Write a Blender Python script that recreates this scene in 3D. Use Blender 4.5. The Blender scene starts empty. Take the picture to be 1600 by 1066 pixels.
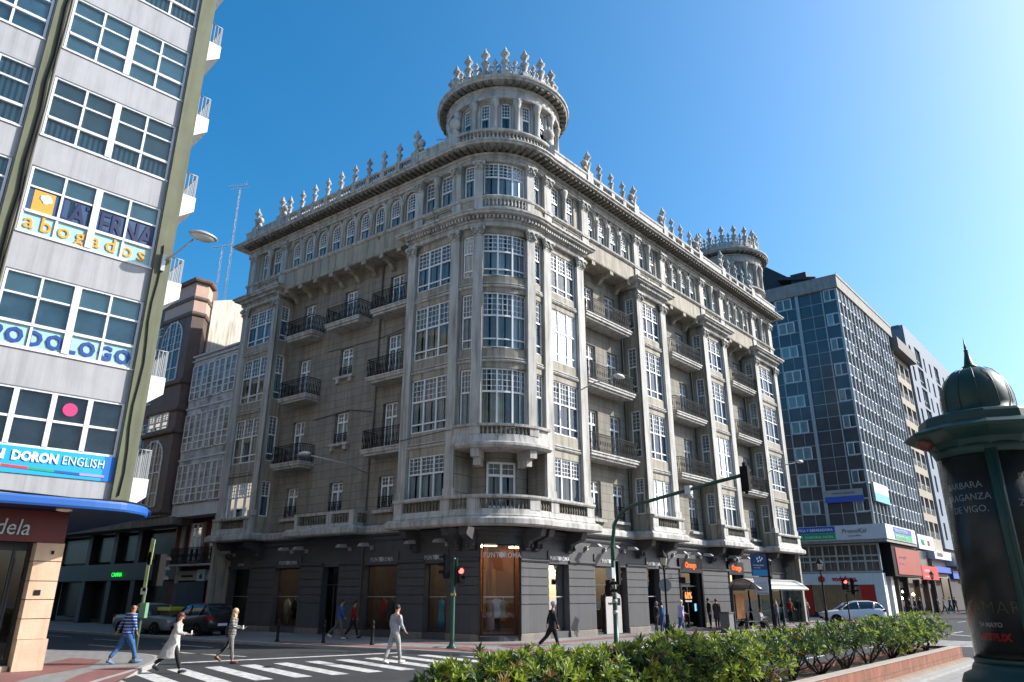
import bpy, bmesh, math, random
from mathutils import Vector, Matrix
sc=bpy.context.scene
RAD=math.radians
rnd=random.Random(11)
# ---------------------------------------------------------------- camera
cd=bpy.data.cameras.new('camera'); cam=bpy.data.objects.new('camera',cd); sc.collection.objects.link(cam)
cam.location=(0,0,2.0); cam.rotation_euler=(RAD(90+19.47),0,0)
cd.sensor_width=36; cd.lens=25.2; cd.clip_start=.1; cd.clip_end=3000
sc.camera=cam
# ---------------------------------------------------------------- world, sun, exposure
SAZ,SEL=82.0,34.0          # compass azimuth from +Y towards +X, elevation
w=bpy.data.worlds.new('World'); sc.world=w; w.use_nodes=True
nt=w.node_tree; bg=nt.nodes['Background']
sky=nt.nodes.new('ShaderNodeTexSky'); sky.sky_type='NISHITA'; sky.sun_disc=False
sky.sun_elevation=RAD(SEL); sky.sun_rotation=RAD(SAZ); sky.air_density=1.0; sky.dust_density=3.2; sky.ozone_density=6
hs_=nt.nodes.new('ShaderNodeHueSaturation'); hs_.inputs['Saturation'].default_value=1.3; hs_.inputs['Hue'].default_value=.487; nt.links.new(sky.outputs[0],hs_.inputs['Color']); nt.links.new(hs_.outputs[0],bg.inputs[0]); bg.inputs[1].default_value=.13
sd=bpy.data.lights.new('sun','SUN'); sun=bpy.data.objects.new('sun',sd); sc.collection.objects.link(sun)
sd.energy=4.3; sd.angle=RAD(.5); sd.color=(1,.95,.87)
tosun=Vector((math.sin(RAD(SAZ))*math.cos(RAD(SEL)),math.cos(RAD(SAZ))*math.cos(RAD(SEL)),math.sin(RAD(SEL))))
sun.rotation_euler=tosun.to_track_quat('Z','Y').to_euler(); sun.location=(60,0,60)
sc.view_settings.view_transform='Standard'; sc.view_settings.look='None'
sc.view_settings.exposure=0.9; sc.view_settings.gamma=1
sc.cycles.use_denoising=True; sc.cycles.max_bounces=6; sc.cycles.transparent_max_bounces=10
sc.cycles.sample_clamp_indirect=4
# ---------------------------------------------------------------- materials
MATS={}
def M(name,col=(.5,.5,.5),rough=.7,var=.12,scale=2.,grime=0.,metal=0.,bump=0.,brick=None,spec=.4,emit=0,coat=0,stripes=None,bscale=None):
    if name in MATS: return MATS[name]
    m=bpy.data.materials.new(name); MATS[name]=m; m.use_nodes=True
    n=m.node_tree.nodes; L=m.node_tree.links; b=n['Principled BSDF']
    b.inputs['Roughness'].default_value=rough; b.inputs['Metallic'].default_value=metal
    b.inputs['Specular IOR Level'].default_value=spec; b.inputs['Coat Weight'].default_value=coat
    col=tuple(col)+(1,)
    b.inputs['Base Color'].default_value=col
    if emit:
        b.inputs['Emission Color'].default_value=col; b.inputs['Emission Strength'].default_value=emit
    g=n.new('ShaderNodeNewGeometry'); out=None
    def mixc(a,bb,fac,mode='MIX'):
        x=n.new('ShaderNodeMix'); x.data_type='RGBA'; x.blend_type=mode
        for sock,val in ((x.inputs[0],fac),(x.inputs[6],a),(x.inputs[7],bb)):
            if isinstance(val,(tuple,float,int)): sock.default_value=val
            else: L.new(val,sock)
        return x.outputs[2]
    cur=col
    if brick:
        uv=n.new('ShaderNodeUVMap'); br=n.new('ShaderNodeTexBrick')
        L.new(uv.outputs[0],br.inputs['Vector'])
        bw,bh,mort,mc,c2=brick
        br.inputs['Scale'].default_value=1; br.inputs['Brick Width'].default_value=bw; br.inputs['Row Height'].default_value=bh
        br.inputs['Mortar Size'].default_value=mort; br.inputs['Mortar Smooth'].default_value=.1
        br.inputs['Color1'].default_value=col; br.inputs['Color2'].default_value=tuple(c2)+(1,); br.inputs['Mortar'].default_value=tuple(mc)+(1,)
        br.inputs['Bias'].default_value=-.2
        cur=br.outputs['Color']
    if stripes:   # (axis,period,duty,colour2) in object space
        ax,per,duty,c2=stripes
        tc=n.new('ShaderNodeTexCoord'); sx=n.new('ShaderNodeSeparateXYZ'); L.new(tc.outputs['Object'],sx.inputs[0])
        src=sx.outputs[ax] if ax<3 else None
        if ax==3:
            at=n.new('ShaderNodeMath'); at.operation='ARCTAN2'; L.new(sx.outputs[0],at.inputs[0]); L.new(sx.outputs[1],at.inputs[1]); src=at.outputs[0]
        d=n.new('ShaderNodeMath'); d.operation='DIVIDE'; L.new(src,d.inputs[0]); d.inputs[1].default_value=per
        f=n.new('ShaderNodeMath'); f.operation='FRACT'; L.new(d.outputs[0],f.inputs[0])
        c=n.new('ShaderNodeMath'); c.operation='LESS_THAN'; L.new(f.outputs[0],c.inputs[0]); c.inputs[1].default_value=duty
        fac=c.outputs[0]
        if len(stripes)>4: pass
        cur=mixc(cur,tuple(c2)+(1,),fac)
    if var:
        ns=n.new('ShaderNodeTexNoise'); ns.inputs['Scale'].default_value=scale; ns.inputs['Detail'].default_value=6; ns.inputs['Roughness'].default_value=.6
        L.new(g.outputs['Position'],ns.inputs['Vector'])
        rp=n.new('ShaderNodeMapRange'); rp.inputs[1].default_value=.3; rp.inputs[2].default_value=.7
        rp.inputs[3].default_value=1-var; rp.inputs[4].default_value=1+var*.6; L.new(ns.outputs[0],rp.inputs[0])
        cb=n.new('ShaderNodeCombineColor')
        for i in range(3): L.new(rp.outputs[0],cb.inputs[i])
        cur=mixc(cur,cb.outputs[0],1.0,'MULTIPLY')
    if grime:
        mp=n.new('ShaderNodeMapping'); mp.inputs['Scale'].default_value=(2.6,2.6,.22); L.new(g.outputs['Position'],mp.inputs[0])
        n2=n.new('ShaderNodeTexNoise'); n2.inputs['Scale'].default_value=1.4; n2.inputs['Detail'].default_value=7; n2.inputs['Roughness'].default_value=.65; L.new(mp.outputs[0],n2.inputs['Vector'])
        r2=n.new('ShaderNodeMapRange'); r2.inputs[1].default_value=.44; r2.inputs[2].default_value=.68; r2.inputs[3].default_value=0; r2.inputs[4].default_value=grime; L.new(n2.outputs[0],r2.inputs[0])
        gc=(col[0]*.3,col[1]*.29,col[2]*.27,1)
        cur=mixc(cur,gc,r2.outputs[0])
    if not isinstance(cur,tuple): 
        L.new(cur,b.inputs['Base Color'])
        if emit: L.new(cur,b.inputs['Emission Color'])
    if bump:
        nb=n.new('ShaderNodeTexNoise'); nb.inputs['Scale'].default_value=bscale or 14; nb.inputs['Detail'].default_value=8; L.new(g.outputs['Position'],nb.inputs['Vector'])
        bp=n.new('ShaderNodeBump'); bp.inputs['Strength'].default_value=bump; bp.inputs['Distance'].default_value=.02; L.new(nb.outputs[0],bp.inputs['Height']); L.new(bp.outputs[0],b.inputs['Normal'])
    return m
def glassmat(name,tint=(.55,.66,.7),thru=.75,rough=.02,wav=.15,ior=1.65):
    if name in MATS: return MATS[name]
    m=bpy.data.materials.new(name); MATS[name]=m; m.use_nodes=True
    n=m.node_tree.nodes; L=m.node_tree.links; n.remove(n['Principled BSDF'])
    t=n.new('ShaderNodeBsdfTransparent'); t.inputs[0].default_value=tuple(c*thru for c in tint)+(1,)
    gl=n.new('ShaderNodeBsdfGlossy'); gl.inputs['Roughness'].default_value=rough; gl.inputs['Color'].default_value=(.95,.98,1,1)
    fr=n.new('ShaderNodeFresnel'); fr.inputs[0].default_value=ior
    g=n.new('ShaderNodeNewGeometry'); ns=n.new('ShaderNodeTexNoise'); ns.inputs['Scale'].default_value=.9; ns.inputs['Detail'].default_value=1; L.new(g.outputs['Position'],ns.inputs['Vector'])
    bp=n.new('ShaderNodeBump'); bp.inputs['Strength'].default_value=wav; bp.inputs['Distance'].default_value=.05; L.new(ns.outputs[0],bp.inputs['Height'])
    L.new(bp.outputs[0],gl.inputs['Normal']); L.new(bp.outputs[0],fr.inputs['Normal'])
    mx=n.new('ShaderNodeMixShader'); L.new(fr.outputs[0],mx.inputs[0]); L.new(t.outputs[0],mx.inputs[1]); L.new(gl.outputs[0],mx.inputs[2])
    L.new(mx.outputs[0],n['Material Output'].inputs[0]); return m
# ---------------------------------------------------------------- geometry helpers
class Fr:
    """facade frame: x to the right seen from outside, y into the building, z up"""
    def __init__(s,ox,oy,ang,oz=0): s.o=(ox,oy,oz); s.a=ang; s.c=math.cos(ang); s.s=math.sin(ang)
    def pt(s,p): x,y,z=p; return (s.o[0]+x*s.c-y*s.s, s.o[1]+x*s.s+y*s.c, s.o[2]+z)
    def sub(s,x,y,rot=0,z=0): q=s.pt((x,y,z)); return Fr(q[0],q[1],s.a+rot,q[2])
class MB:
    def __init__(s,fr=None): s.v=[];s.f=[];s.uv=[];s.mi=[];s.sm=[];s.fr=fr;s.m=0;s.marks=[(0,0,0)]
    def mark(s):
        q=(len(s.v),len(s.f),len(s.uv))
        if q!=s.marks[-1]: s.marks.append(q)
        return s
    def parts(s,name,mats,parent):
        s.mark(); off=wloc(parent)
        for (v0,f0,u0),(v1,f1,u1) in zip(s.marks,s.marks[1:]):
            q=MB(); q.v=s.v[v0:v1]; q.f=[[i-v0 for i in f] for f in s.f[f0:f1]]; q.uv=s.uv[u0:u1]; q.mi=s.mi[f0:f1]; q.sm=s.sm[f0:f1]
            if q.f: link(q.mesh(name,mats,off),name,parent)
    def split(s,name,mats):
        s.mark(); out=[]
        for (v0,f0,u0),(v1,f1,u1) in zip(s.marks,s.marks[1:]):
            q=MB(); q.v=s.v[v0:v1]; q.f=[[i-v0 for i in f] for f in s.f[f0:f1]]; q.uv=s.uv[u0:u1]; q.mi=s.mi[f0:f1]; q.sm=s.sm[f0:f1]
            if q.f: out.append(q.mesh(name,mats))
        return out
    def add(s,vs,fs,sm=False,uvs=None):
        k=len(s.v)
        for f in fs:
            s.f.append([i+k for i in f]); s.mi.append(s.m); s.sm.append(sm)
            if uvs: s.uv+= [uvs[i] for i in f]
            else:
                a,b,c=(Vector(vs[f[i]]) for i in (0,1,2)); n=(b-a).cross(c-a)
                ax=max(range(3),key=lambda i:abs(n[i]))
                for i in f:
                    p=vs[i]; s.uv.append((p[1],p[2]) if ax==0 else (p[0],p[2]) if ax==1 else (p[0],p[1]))
        s.v+= [s.fr.pt(p) for p in vs] if s.fr else [tuple(p) for p in vs]
        return s
    def box(s,x0,x1,y0,y1,z0,z1):
        vs=[(x,y,z) for z in (z0,z1) for y in (y0,y1) for x in (x0,x1)]
        return s.add(vs,[(0,1,3,2),(4,5,7,6),(0,1,5,4),(2,3,7,6),(0,2,6,4),(1,3,7,5)])
    def quad(s,*p): return s.add(list(p),[tuple(range(len(p)))])
    def prism(s,poly,z0,z1):
        n=len(poly); vs=[(x,y,z0) for x,y in poly]+[(x,y,z1) for x,y in poly]
        return s.add(vs,[tuple(range(n)),tuple(range(n,2*n))]+[(i,(i+1)%n,n+(i+1)%n,n+i) for i in range(n)])
    def prismy(s,poly,y0,y1):   # polygon in xz extruded along y
        n=len(poly); vs=[(x,y0,z) for x,z in poly]+[(x,y1,z) for x,z in poly]
        return s.add(vs,[tuple(range(n)),tuple(range(n,2*n))]+[(i,(i+1)%n,n+(i+1)%n,n+i) for i in range(n)])
    def prismx(s,poly,x0,x1):
        n=len(poly); vs=[(x0,y,z) for y,z in poly]+[(x1,y,z) for y,z in poly]
        return s.add(vs,[tuple(range(n)),tuple(range(n,2*n))]+[(i,(i+1)%n,n+(i+1)%n,n+i) for i in range(n)])
    def lathe(s,prof,x=0,y=0,z=0,seg=12,sm=True,sx=1,sy=1):
        vs=[];fs=[]
        for r,h in prof:
            for i in range(seg):
                t=2*math.pi*i/seg; vs.append((x+sx*r*math.cos(t),y+sy*r*math.sin(t),z+h))
        for j in range(len(prof)-1):
            for i in range(seg):
                a=j*seg+i; b=j*seg+(i+1)%seg; fs.append((a,b,b+seg,a+seg))
        if prof[0][0]>1e-4: fs.append(tuple(range(seg)))
        if prof[-1][0]>1e-4: fs.append(tuple(range(len(vs)-seg,len(vs))))
        return s.add(vs,fs,sm)
    def tube(s,pts,r,seg=6,sm=True,cap=True):
        P=[Vector(p) for p in pts]; n=len(P); rr=r if isinstance(r,(list,tuple)) else [r]*n
        vs=[];fs=[]; up=None
        for i,p in enumerate(P):
            d=(P[min(i+1,n-1)]-P[max(i-1,0)]).normalized()
            if up is None: up=Vector((0,0,1)) if abs(d.z)<.9 else Vector((1,0,0))
            a=d.cross(up).normalized(); b=a.cross(d).normalized(); up=b
            for k in range(seg):
                t=2*math.pi*k/seg+math.pi/seg; vs.append(tuple(p+a*math.cos(t)*rr[i]+b*math.sin(t)*rr[i]))
        for j in range(n-1):
            for k in range(seg):
                q=j*seg+k; q2=j*seg+(k+1)%seg; fs.append((q,q2,q2+seg,q+seg))
        if cap: fs.append(tuple(range(seg))); fs.append(tuple(range(len(vs)-seg,len(vs))))
        return s.add(vs,fs,sm)
    def ball(s,x,y,z,r,seg=10,sx=1,sy=1,sz=1):
        k=max(4,seg//2+1)
        pr=[(r*math.sin(math.pi*i/k),-r*math.cos(math.pi*i/k)*sz) for i in range(k+1)]
        pr[0]=(1e-5,pr[0][1]); pr[-1]=(1e-5,pr[-1][1])
        return s.lathe(pr,x,y,z,seg,True,sx,sy)
    def mesh(s,name,mats,off=(0,0,0)):
        me=bpy.data.meshes.new(name)
        me.from_pydata([(a-off[0],b-off[1],c-off[2]) for a,b,c in s.v],[],s.f)
        for mm in (mats if isinstance(mats,(list,tuple)) else [mats]): me.materials.append(mm)
        me.polygons.foreach_set('material_index',s.mi); me.polygons.foreach_set('use_smooth',s.sm)
        uv=me.uv_layers.new(name='UVMap'); uv.data.foreach_set('uv',[c for p in s.uv for c in p])
        bm=bmesh.new(); bm.from_mesh(me); bmesh.ops.recalc_face_normals(bm,faces=bm.faces); bm.to_mesh(me); bm.free()
        return me
    def build(s,name,mats,parent=None,world=True,label=None):
        off=wloc(parent) if (parent and world) else (0,0,0)
        return link(s.mesh(name,mats,off),name,parent,label=label)
def wloc(o):
    l=Vector((0,0,0))
    while o: l+=Vector(o.location); o=o.parent
    return l
def link(me,name,parent=None,loc=(0,0,0),rz=0,label=None):
    o=bpy.data.objects.new(name,me); sc.collection.objects.link(o); o.location=loc; o.rotation_euler=(0,0,rz)
    if parent: o.parent=parent
    if label: o['label']=label
    return o
def thing(name,label,cat,loc=(0,0,0),rz=0,group=None):
    o=bpy.data.objects.new(name,None); sc.collection.objects.link(o); o.location=loc; o.rotation_euler=(0,0,rz)
    o['label']=label; o['category']=cat
    if group: o['group']=group
    o.empty_display_size=.3
    return o
def tag(o,label,cat,group=None,kind=None):
    if label: o['label']=label
    if cat: o['category']=cat
    if group: o['group']=group
    if kind: o['kind']=kind
    return o
def struct(o): o['kind']='structure'; return o
def copytree(o,loc,rz,label=None,group=None,parent=None):
    c=o.copy(); sc.collection.objects.link(c)
    if parent is None: c.location=loc; c.rotation_euler=(0,0,rz)
    c.parent=parent
    if label: c['label']=label
    if group: c['group']=group
    for ch in list(o.children): copytree(ch,None,None,parent=c)
    return c
def onframe(me,name,fr,x,y,z,parent,label=None):
    p=fr.pt((x,y,z)); w0=wloc(parent)
    return link(me,name,parent,(p[0]-w0[0],p[1]-w0[1],p[2]-w0[2]),fr.a,label)
class Path:
    def __init__(s,pts,closed=False):
        s.p=[tuple(q) for q in pts]; s.closed=closed; s.s=[0]
        for a,b in zip(s.p,s.p[1:]): s.s.append(s.s[-1]+math.dist(a,b))
        s.len=s.s[-1]
    def seg(s,t):
        for i in range(len(s.p)-1):
            if t<=s.s[i+1]+1e-9: return i
        return len(s.p)-2
    def at(s,t,off=0,i=None):
        if i is None: i=s.seg(t)
        a,b=s.p[i],s.p[i+1]; L=s.s[i+1]-s.s[i]; k=(t-s.s[i])/L; d=((b[0]-a[0])/L,(b[1]-a[1])/L)
        return (a[0]+d[0]*(t-s.s[i])-d[1]*off, a[1]+d[1]*(t-s.s[i])+d[0]*off)   # off>0 = inward
    def ang(s,t): i=s.seg(t); a,b=s.p[i],s.p[i+1]; return math.atan2(b[1]-a[1],b[0]-a[0])
    def sub(s,t0,t1):
        pts=[s.at(t0,0,s.seg(t0+1e-6))]+[s.p[i] for i in range(len(s.p)) if t0+1e-6<s.s[i]<t1-1e-6]+[s.at(t1)]
        return Path(pts)
    def miter(s,i):
        p=s.p; n=len(p)
        def nn(a,b): L=math.dist(a,b); return ((b[1]-a[1])/L,-(b[0]-a[0])/L)
        if s.closed: n1=nn(p[i-1],p[i]); n2=nn(p[i],p[(i+1)%n])
        else: n1=nn(p[i-1],p[i]) if i>0 else nn(p[0],p[1]); n2=nn(p[i],p[i+1]) if i<n-1 else n1
        m=(n1[0]+n2[0],n1[1]+n2[1]); d=1+n1[0]*n2[0]+n1[1]*n2[1]
        return (m[0]/d,m[1]/d)
    def offset(s,inw): 
        return Path([(q[0]-s.miter(i)[0]*inw,q[1]-s.miter(i)[1]*inw) for i,q in enumerate(s.p)],s.closed)
def sweep(mb,path,prof):
    """prof: closed polygon of (out,z)"""
    n=len(path.p); m=len(prof); vs=[];uv=[]; per=[0]
    for a,b in zip(prof,prof[1:]): per.append(per[-1]+math.dist(a,b))
    for i,q in enumerate(path.p):
        mx,my=path.miter(i)
        for k,(o,z) in enumerate(prof): vs.append((q[0]+mx*o,q[1]+my*o,z)); uv.append((path.s[i],z if abs(prof[k][1]-prof[k-1][1])>1e-3 else per[k]))
    fs=[]
    for i in range(n-1 if not path.closed else n):
        j=(i+1)%n
        for k in range(m): k2=(k+1)%m; fs.append((i*m+k,j*m+k,j*m+k2,i*m+k2))
    if not path.closed: fs.append(tuple(range(m))); fs.append(tuple(range((n-1)*m,n*m)))
    return mb.add(vs,fs,False,uv)
def pwall(mb,path,z0,z1,holes,depth=.25,t0=0,t1=None):
    """wall face along a path with rectangular / arched holes (a,b,za,zb[,arch])"""
    t1=path.len if t1 is None else t1
    def in_(v,a,b): return a-1e-6<=v<=b+1e-6
    xs=sorted({round(v,4) for v in [t0,t1]+[q for h in holes for q in h[:2] if in_(q,t0,t1)]+[q for q in path.s if t0<q<t1]})
    zs=sorted({round(v,4) for v in [z0,z1]+[q for h in holes for q in h[2:4] if z0<q<z1]})
    for a,b in zip(xs,xs[1:]):
        i=path.seg((a+b)/2); A=path.at(a,0,i); B=path.at(b,0,i)
        for c,d in zip(zs,zs[1:]):
            cx,cz=(a+b)/2,(c+d)/2
            if any(h[0]<cx<h[1] and h[2]<cz<h[3] for h in holes): continue
            mb.add([(A[0],A[1],c),(B[0],B[1],c),(B[0],B[1],d),(A[0],A[1],d)],[(0,1,2,3)],False,[(a,c),(b,c),(b,d),(a,d)])
    for h in holes:
        a,b,c,d=h[:4]; arch=len(h)>4
        if not(t0-1e-6<=a and b<=t1+1e-6): continue
        def P(t,off,z): i=path.seg((a+b)/2) if b-a<3 else None; q=path.at(t,off,i); return (q[0],q[1],z)
        top=d-(b-a)/2 if arch else d
        q=lambda *p,u: mb.add(list(p),[(0,1,2,3)],False,u)
        for t in (a,b): q(P(t,0,c),P(t,depth,c),P(t,depth,top),P(t,0,top),u=[(0,c),(depth,c),(depth,top),(0,top)])
        q(P(a,0,c),P(b,0,c),P(b,depth,c),P(a,depth,c),u=[(a,0),(b,0),(b,depth),(a,depth)])
        if not arch: q(P(a,0,d),P(b,0,d),P(b,depth,d),P(a,depth,d),u=[(a,0),(b,0),(b,depth),(a,depth)])
        else:
            N=10; r=(b-a)/2; cx=(a+b)/2
            for k in range(N):
                u0,u1=math.pi*(1-k/N),math.pi*(1-(k+1)/N)
                x0,y0,x1,y1=cx+r*math.cos(u0),top+r*math.sin(u0),cx+r*math.cos(u1),top+r*math.sin(u1)
                q(P(x0,0,y0),P(x1,0,y1),P(x1,0,d),P(x0,0,d),u=[(x0,y0),(x1,y1),(x1,d),(x0,d)])
                q(P(x0,0,y0),P(x1,0,y1),P(x1,depth,y1),P(x0,depth,y0),u=[(x0,y0),(x1,y1),(x1,y1),(x0,y0)])
    return mb
def along(path,step,t0=0,t1=None,ends=False):
    t1=path.len if t1 is None else t1; n=max(1,round((t1-t0)/step)); st=(t1-t0)/n
    return [t0+st*(i+.5) for i in range(n)] if not ends else [t0+st*i for i in range(n+1)]
def boxat(mb,path,t,hw,o0,o1,z0,z1):
    """box centred at path position t, out from o0 to o1"""
    q=path.at(t); a=path.ang(t); f=mb.fr; mb.fr=Fr(q[0],q[1],a); mb.box(-hw,hw,-o1,-o0,z0,z1); mb.fr=f
def text(s,size,fr,x,y,z,mat,parent,name='lettering',align='LEFT',ext=.012,bold=0,sx=1,shear=0,space=1,label=None,fit=0):
    c=bpy.data.curves.new('txt','FONT'); c.body=s; c.size=size; c.extrude=ext; c.align_x=align; c.offset=bold; c.shear=shear; c.space_character=space; c.resolution_u=2
    o=bpy.data.objects.new('txt',c); sc.collection.objects.link(o)
    dg=bpy.context.evaluated_depsgraph_get(); me=bpy.data.meshes.new_from_object(o.evaluated_get(dg)); bpy.data.objects.remove(o)
    
    if fit:
        xs=[v.co.x for v in me.vertices]; sx=fit/(max(xs)-min(xs))
    me.materials.clear(); me.materials.append(mat)
    me.transform(Matrix(((sx,0,0,0),(0,0,-1,0),(0,1,0,0),(0,0,0,1))))
    if fr: return onframe(me,name,fr,x,y,z,parent,label)
    return link(me,name,parent,(x,y,z),0,label)
# ---------------------------------------------------------------- site frames
def azv(a): return (math.sin(RAD(a)),math.cos(RAD(a)))
C0=(-.553,32.578); dR=azv(41.2); dL=azv(-53.6)
nR=(dR[1],-dR[0]); nL=(-dL[1],dL[0])
def PR(u,off=0): return (C0[0]+u*dR[0]-off*nR[0],C0[1]+u*dR[1]-off*nR[1])
def PL(u,off=0): return (C0[0]+u*dL[0]-off*nL[0],C0[1]+u*dL[1]-off*nL[1])
FR=Fr(C0[0],C0[1],math.atan2(dR[1],dR[0])); FL=Fr(C0[0],C0[1],math.atan2(-dL[1],-dL[0]))
# ---------------------------------------------------------------- shared materials
pale=M('pale_stone',(.42,.41,.385),.75,.14,1.2,grime=.8,bump=.25)
cream=M('cream_render',(.315,.29,.235),.8,.14,1.0,grime=.75,bump=.3)
block=M('block_wall',(.235,.22,.185),.85,.16,.8,grime=.5,bump=.35,brick=(1.5,.46,.012,(.085,.08,.068),(.205,.19,.158)))
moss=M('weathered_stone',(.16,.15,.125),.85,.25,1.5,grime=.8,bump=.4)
greyp=M('grey_painted_stone',(.135,.14,.155),.6,.10,1.2,grime=.3,bump=.1)
greyl=M('pale_grey_paint',(.20,.20,.21),.6,.08,1.2,grime=.25,bump=.1)
whitew=M('white_window_paint',(.66,.67,.68),.45,.06,2)
iron=M('black_iron',(.010,.010,.011),.7,.1,8,spec=.2)
curt=M('grey_curtain',(.50,.52,.53),.9,.25,1.2,stripes=(0,.11,.42,(.38,.40,.42)))
curt3=M('blue_grey_curtain',(.42,.46,.50),.9,.25,1.2,stripes=(0,.13,.42,(.2,.25,.3)))
curt4=M('beige_curtain',(.50,.47,.40),.9,.25,1.2,stripes=(0,.12,.42,(.36,.34,.29)))
curt2=M('white_net_curtain',(.52,.54,.54),.9,.2,1.2,stripes=(0,.09,.4,(.48,.5,.5)))
tealb=M('teal_blind',(.12,.24,.27),.9,.1,2)
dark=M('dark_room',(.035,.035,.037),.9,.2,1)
glass=glassmat('window_glass',(.75,.85,.9),.92,rough=.0,wav=.035,ior=1.45)
dimglass=glassmat('dim_glass',(.86,.84,.8),.9,.03,.2,1.15)
shopglass=glassmat('shop_glass',(.8,.82,.82),.9,.01,.05)
blueglass=glassmat('blue_glass',(.35,.5,.58),.7,.03,.2)
slate=M('slate_roof',(.045,.047,.052),.7,.2,2,bump=.3)
concrete=M('concrete',(.30,.29,.27),.85,.15,1.2,grime=.4,bump=.3)
whitep=M('white_paint',(.72,.72,.71),.6,.06,1.5,grime=.15)
# ---------------------------------------------------------------- windows
def bend(vs,w,Rb):
    o=[]
    for x,y,z in vs: t=(x-w/2)/Rb; r=Rb-y; o.append((w/2+r*math.sin(t),Rb-r*math.cos(t),z))
    return o
WC={}
def window_mesh(w,h,n=3,gc=3,gr=4,gh=.42,low=.16,arch=False,bendr=0,fw=.07,cur=curt,door=False):
    key=(round(w,2),round(h,2),n,gc,gr,gh,low,arch,bendr,cur.name,door)
    if key in WC: return WC[key]
    f=MB(); g=MB(); c=MB(); d0,d1=0,.09
    lw=w/n; zl=h*low if low else 0; zg=h*(1-gh); t=fw
    def xs(a,b,z0,z1,y0=d0,y1=d1):
        k=4 if bendr and b-a>.3 else 1
        for i in range(k): f.box(a+(b-a)*i/k,a+(b-a)*(i+1)/k,y0,y1,z0,z1)
    r=w/2; sp=h-r
    def top(x): return sp+math.sqrt(max(0,r*r-(x-r)**2)) if arch else h
    if arch:
        N=10
        for k in range(N):
            a0,a1=math.pi*k/N,math.pi*(k+1)/N
            P=lambda a,q:(r+q*math.cos(a),sp+q*math.sin(a))
            f.prismy([P(a0,r),P(a1,r),P(a1,r-t),P(a0,r-t)],d0,d1)
    else: xs(0,w,h-t,h)
    xs(0,w,0,t)
    for i in range(n+1):
        x=i*lw; a=max(0,x-t*.6 if 0<i<n else x-t); b=min(w,x+t*.6 if 0<i<n else x+t)
        f.box(a,b,d0-.02*(0<i<n),d1,0,sp if arch and i in(0,n) else h)
    xs(t,w-t,zg-t*.6,zg+t*.6,d0-.015)
    if low: xs(t,w-t,zl-t*.5,zl+t*.5)
    for i in range(n):
        a=i*lw+t*.5; b=(i+1)*lw-t*.5
        for k in range(1,gc):
            x=a+(b-a)*k/gc; f.box(x-.014,x+.014,.02,.06,zg,top(x)-.01)
        for k in range(1,gr):
            z=zg+(h-zg)*k/gr; e=0
            if arch and z>sp: e=r-math.sqrt(max(0,r*r-(z-sp)**2))
            if bendr:
                m_=(a+b)/2; f.box(a,m_,.02,.06,z-.014,z+.014); f.box(m_,b,.02,.06,z-.014,z+.014)
            elif b-a-2*e>.1: f.box(a+e,b-e,.02,.06,z-.014,z+.014)
    if door:
        xs(t,w-t,0,h*.3,.01,.05)
    K=6 if bendr else 1
    for i in range(K):
        a,b=w*i/K,w*(i+1)/K
        if arch:
            N=12; pts=[(.0,.045,0),(w,.045,0)]+[(r+r*.98*math.cos(math.pi*k/N),.045,sp+r*.98*math.sin(math.pi*k/N)) for k in range(N+1)]
            g.quad(*pts)
        else: g.quad((a,.045,0),(b,.045,0),(b,.045,h),(a,.045,h))
    NC=int(w/.05); pv=[]
    for i in range(NC+1): x=w*i/NC; pv.append((x,.13+.022*math.sin(x*58)+.015*math.sin(x*23+h)))
    ztop=h if not arch else sp
    for (x0,y0),(x1,y1) in zip(pv,pv[1:]):
        ph=((x0/lw)%1)
        if .42<ph<.56 and lw>.5: continue
        c.quad((x0,y0,.02),(x1,y1,.02),(x1,y1,ztop),(x0,y0,ztop))
    if bendr:
        for q in (f,g,c): q.v=bend(q.v,w,bendr)
    WC[key]=(f.mesh('window_frame',whitew),g.mesh('window_pane',glass),c.mesh('curtain',cur)); return WC[key]
cr=random.Random(5)
def put_window(fr,x,y,z,parent,name='window',**k):
    if k.get('cur') is curt: k['cur']=cr.choice([curt,curt,curt3,curt4,curt2])
    elif k.get('cur') is curt2: k['cur']=cr.choice([curt2,curt2,curt,curt3])
    me=window_mesh(**k)
    o=onframe(me[0],name,fr,x,y,z,parent)
    link(me[1],'pane',o); link(me[2],'curtain',o); return o
def baluster(mb,x,y,z,h,r=.075,seg=6):
    mb.lathe([(r*.8,0),(r*.8,.06*h),(r*.45,.12*h),(r*1.0,.34*h),(r*.55,.68*h),(r*.4,.82*h),(r*.8,.9*h),(r*.8,h)],x,y,z,seg)
def finial(mb,x,y,z,h,r=.3,seg=10):
    mb.lathe([(r*.8,0),(r*.8,.05*h),(r*.5,.08*h),(r*.45,.13*h),(r*.68,.24*h),(r*.66,.33*h),(r*.98,.37*h),(r*1.0,.395*h),(r*.5,.42*h),(r*.40,.52*h),(r*.5,.61*h),(r*1.0,.68*h),(r*1.03,.705*h),(r*.6,.74*h),(r*.62,.79*h),(r*.5,.84*h),(r*.25,.87*h),(r*.3,.92*h),(r*.1,.96*h),(.01,h)],x,y,z,seg)
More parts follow.
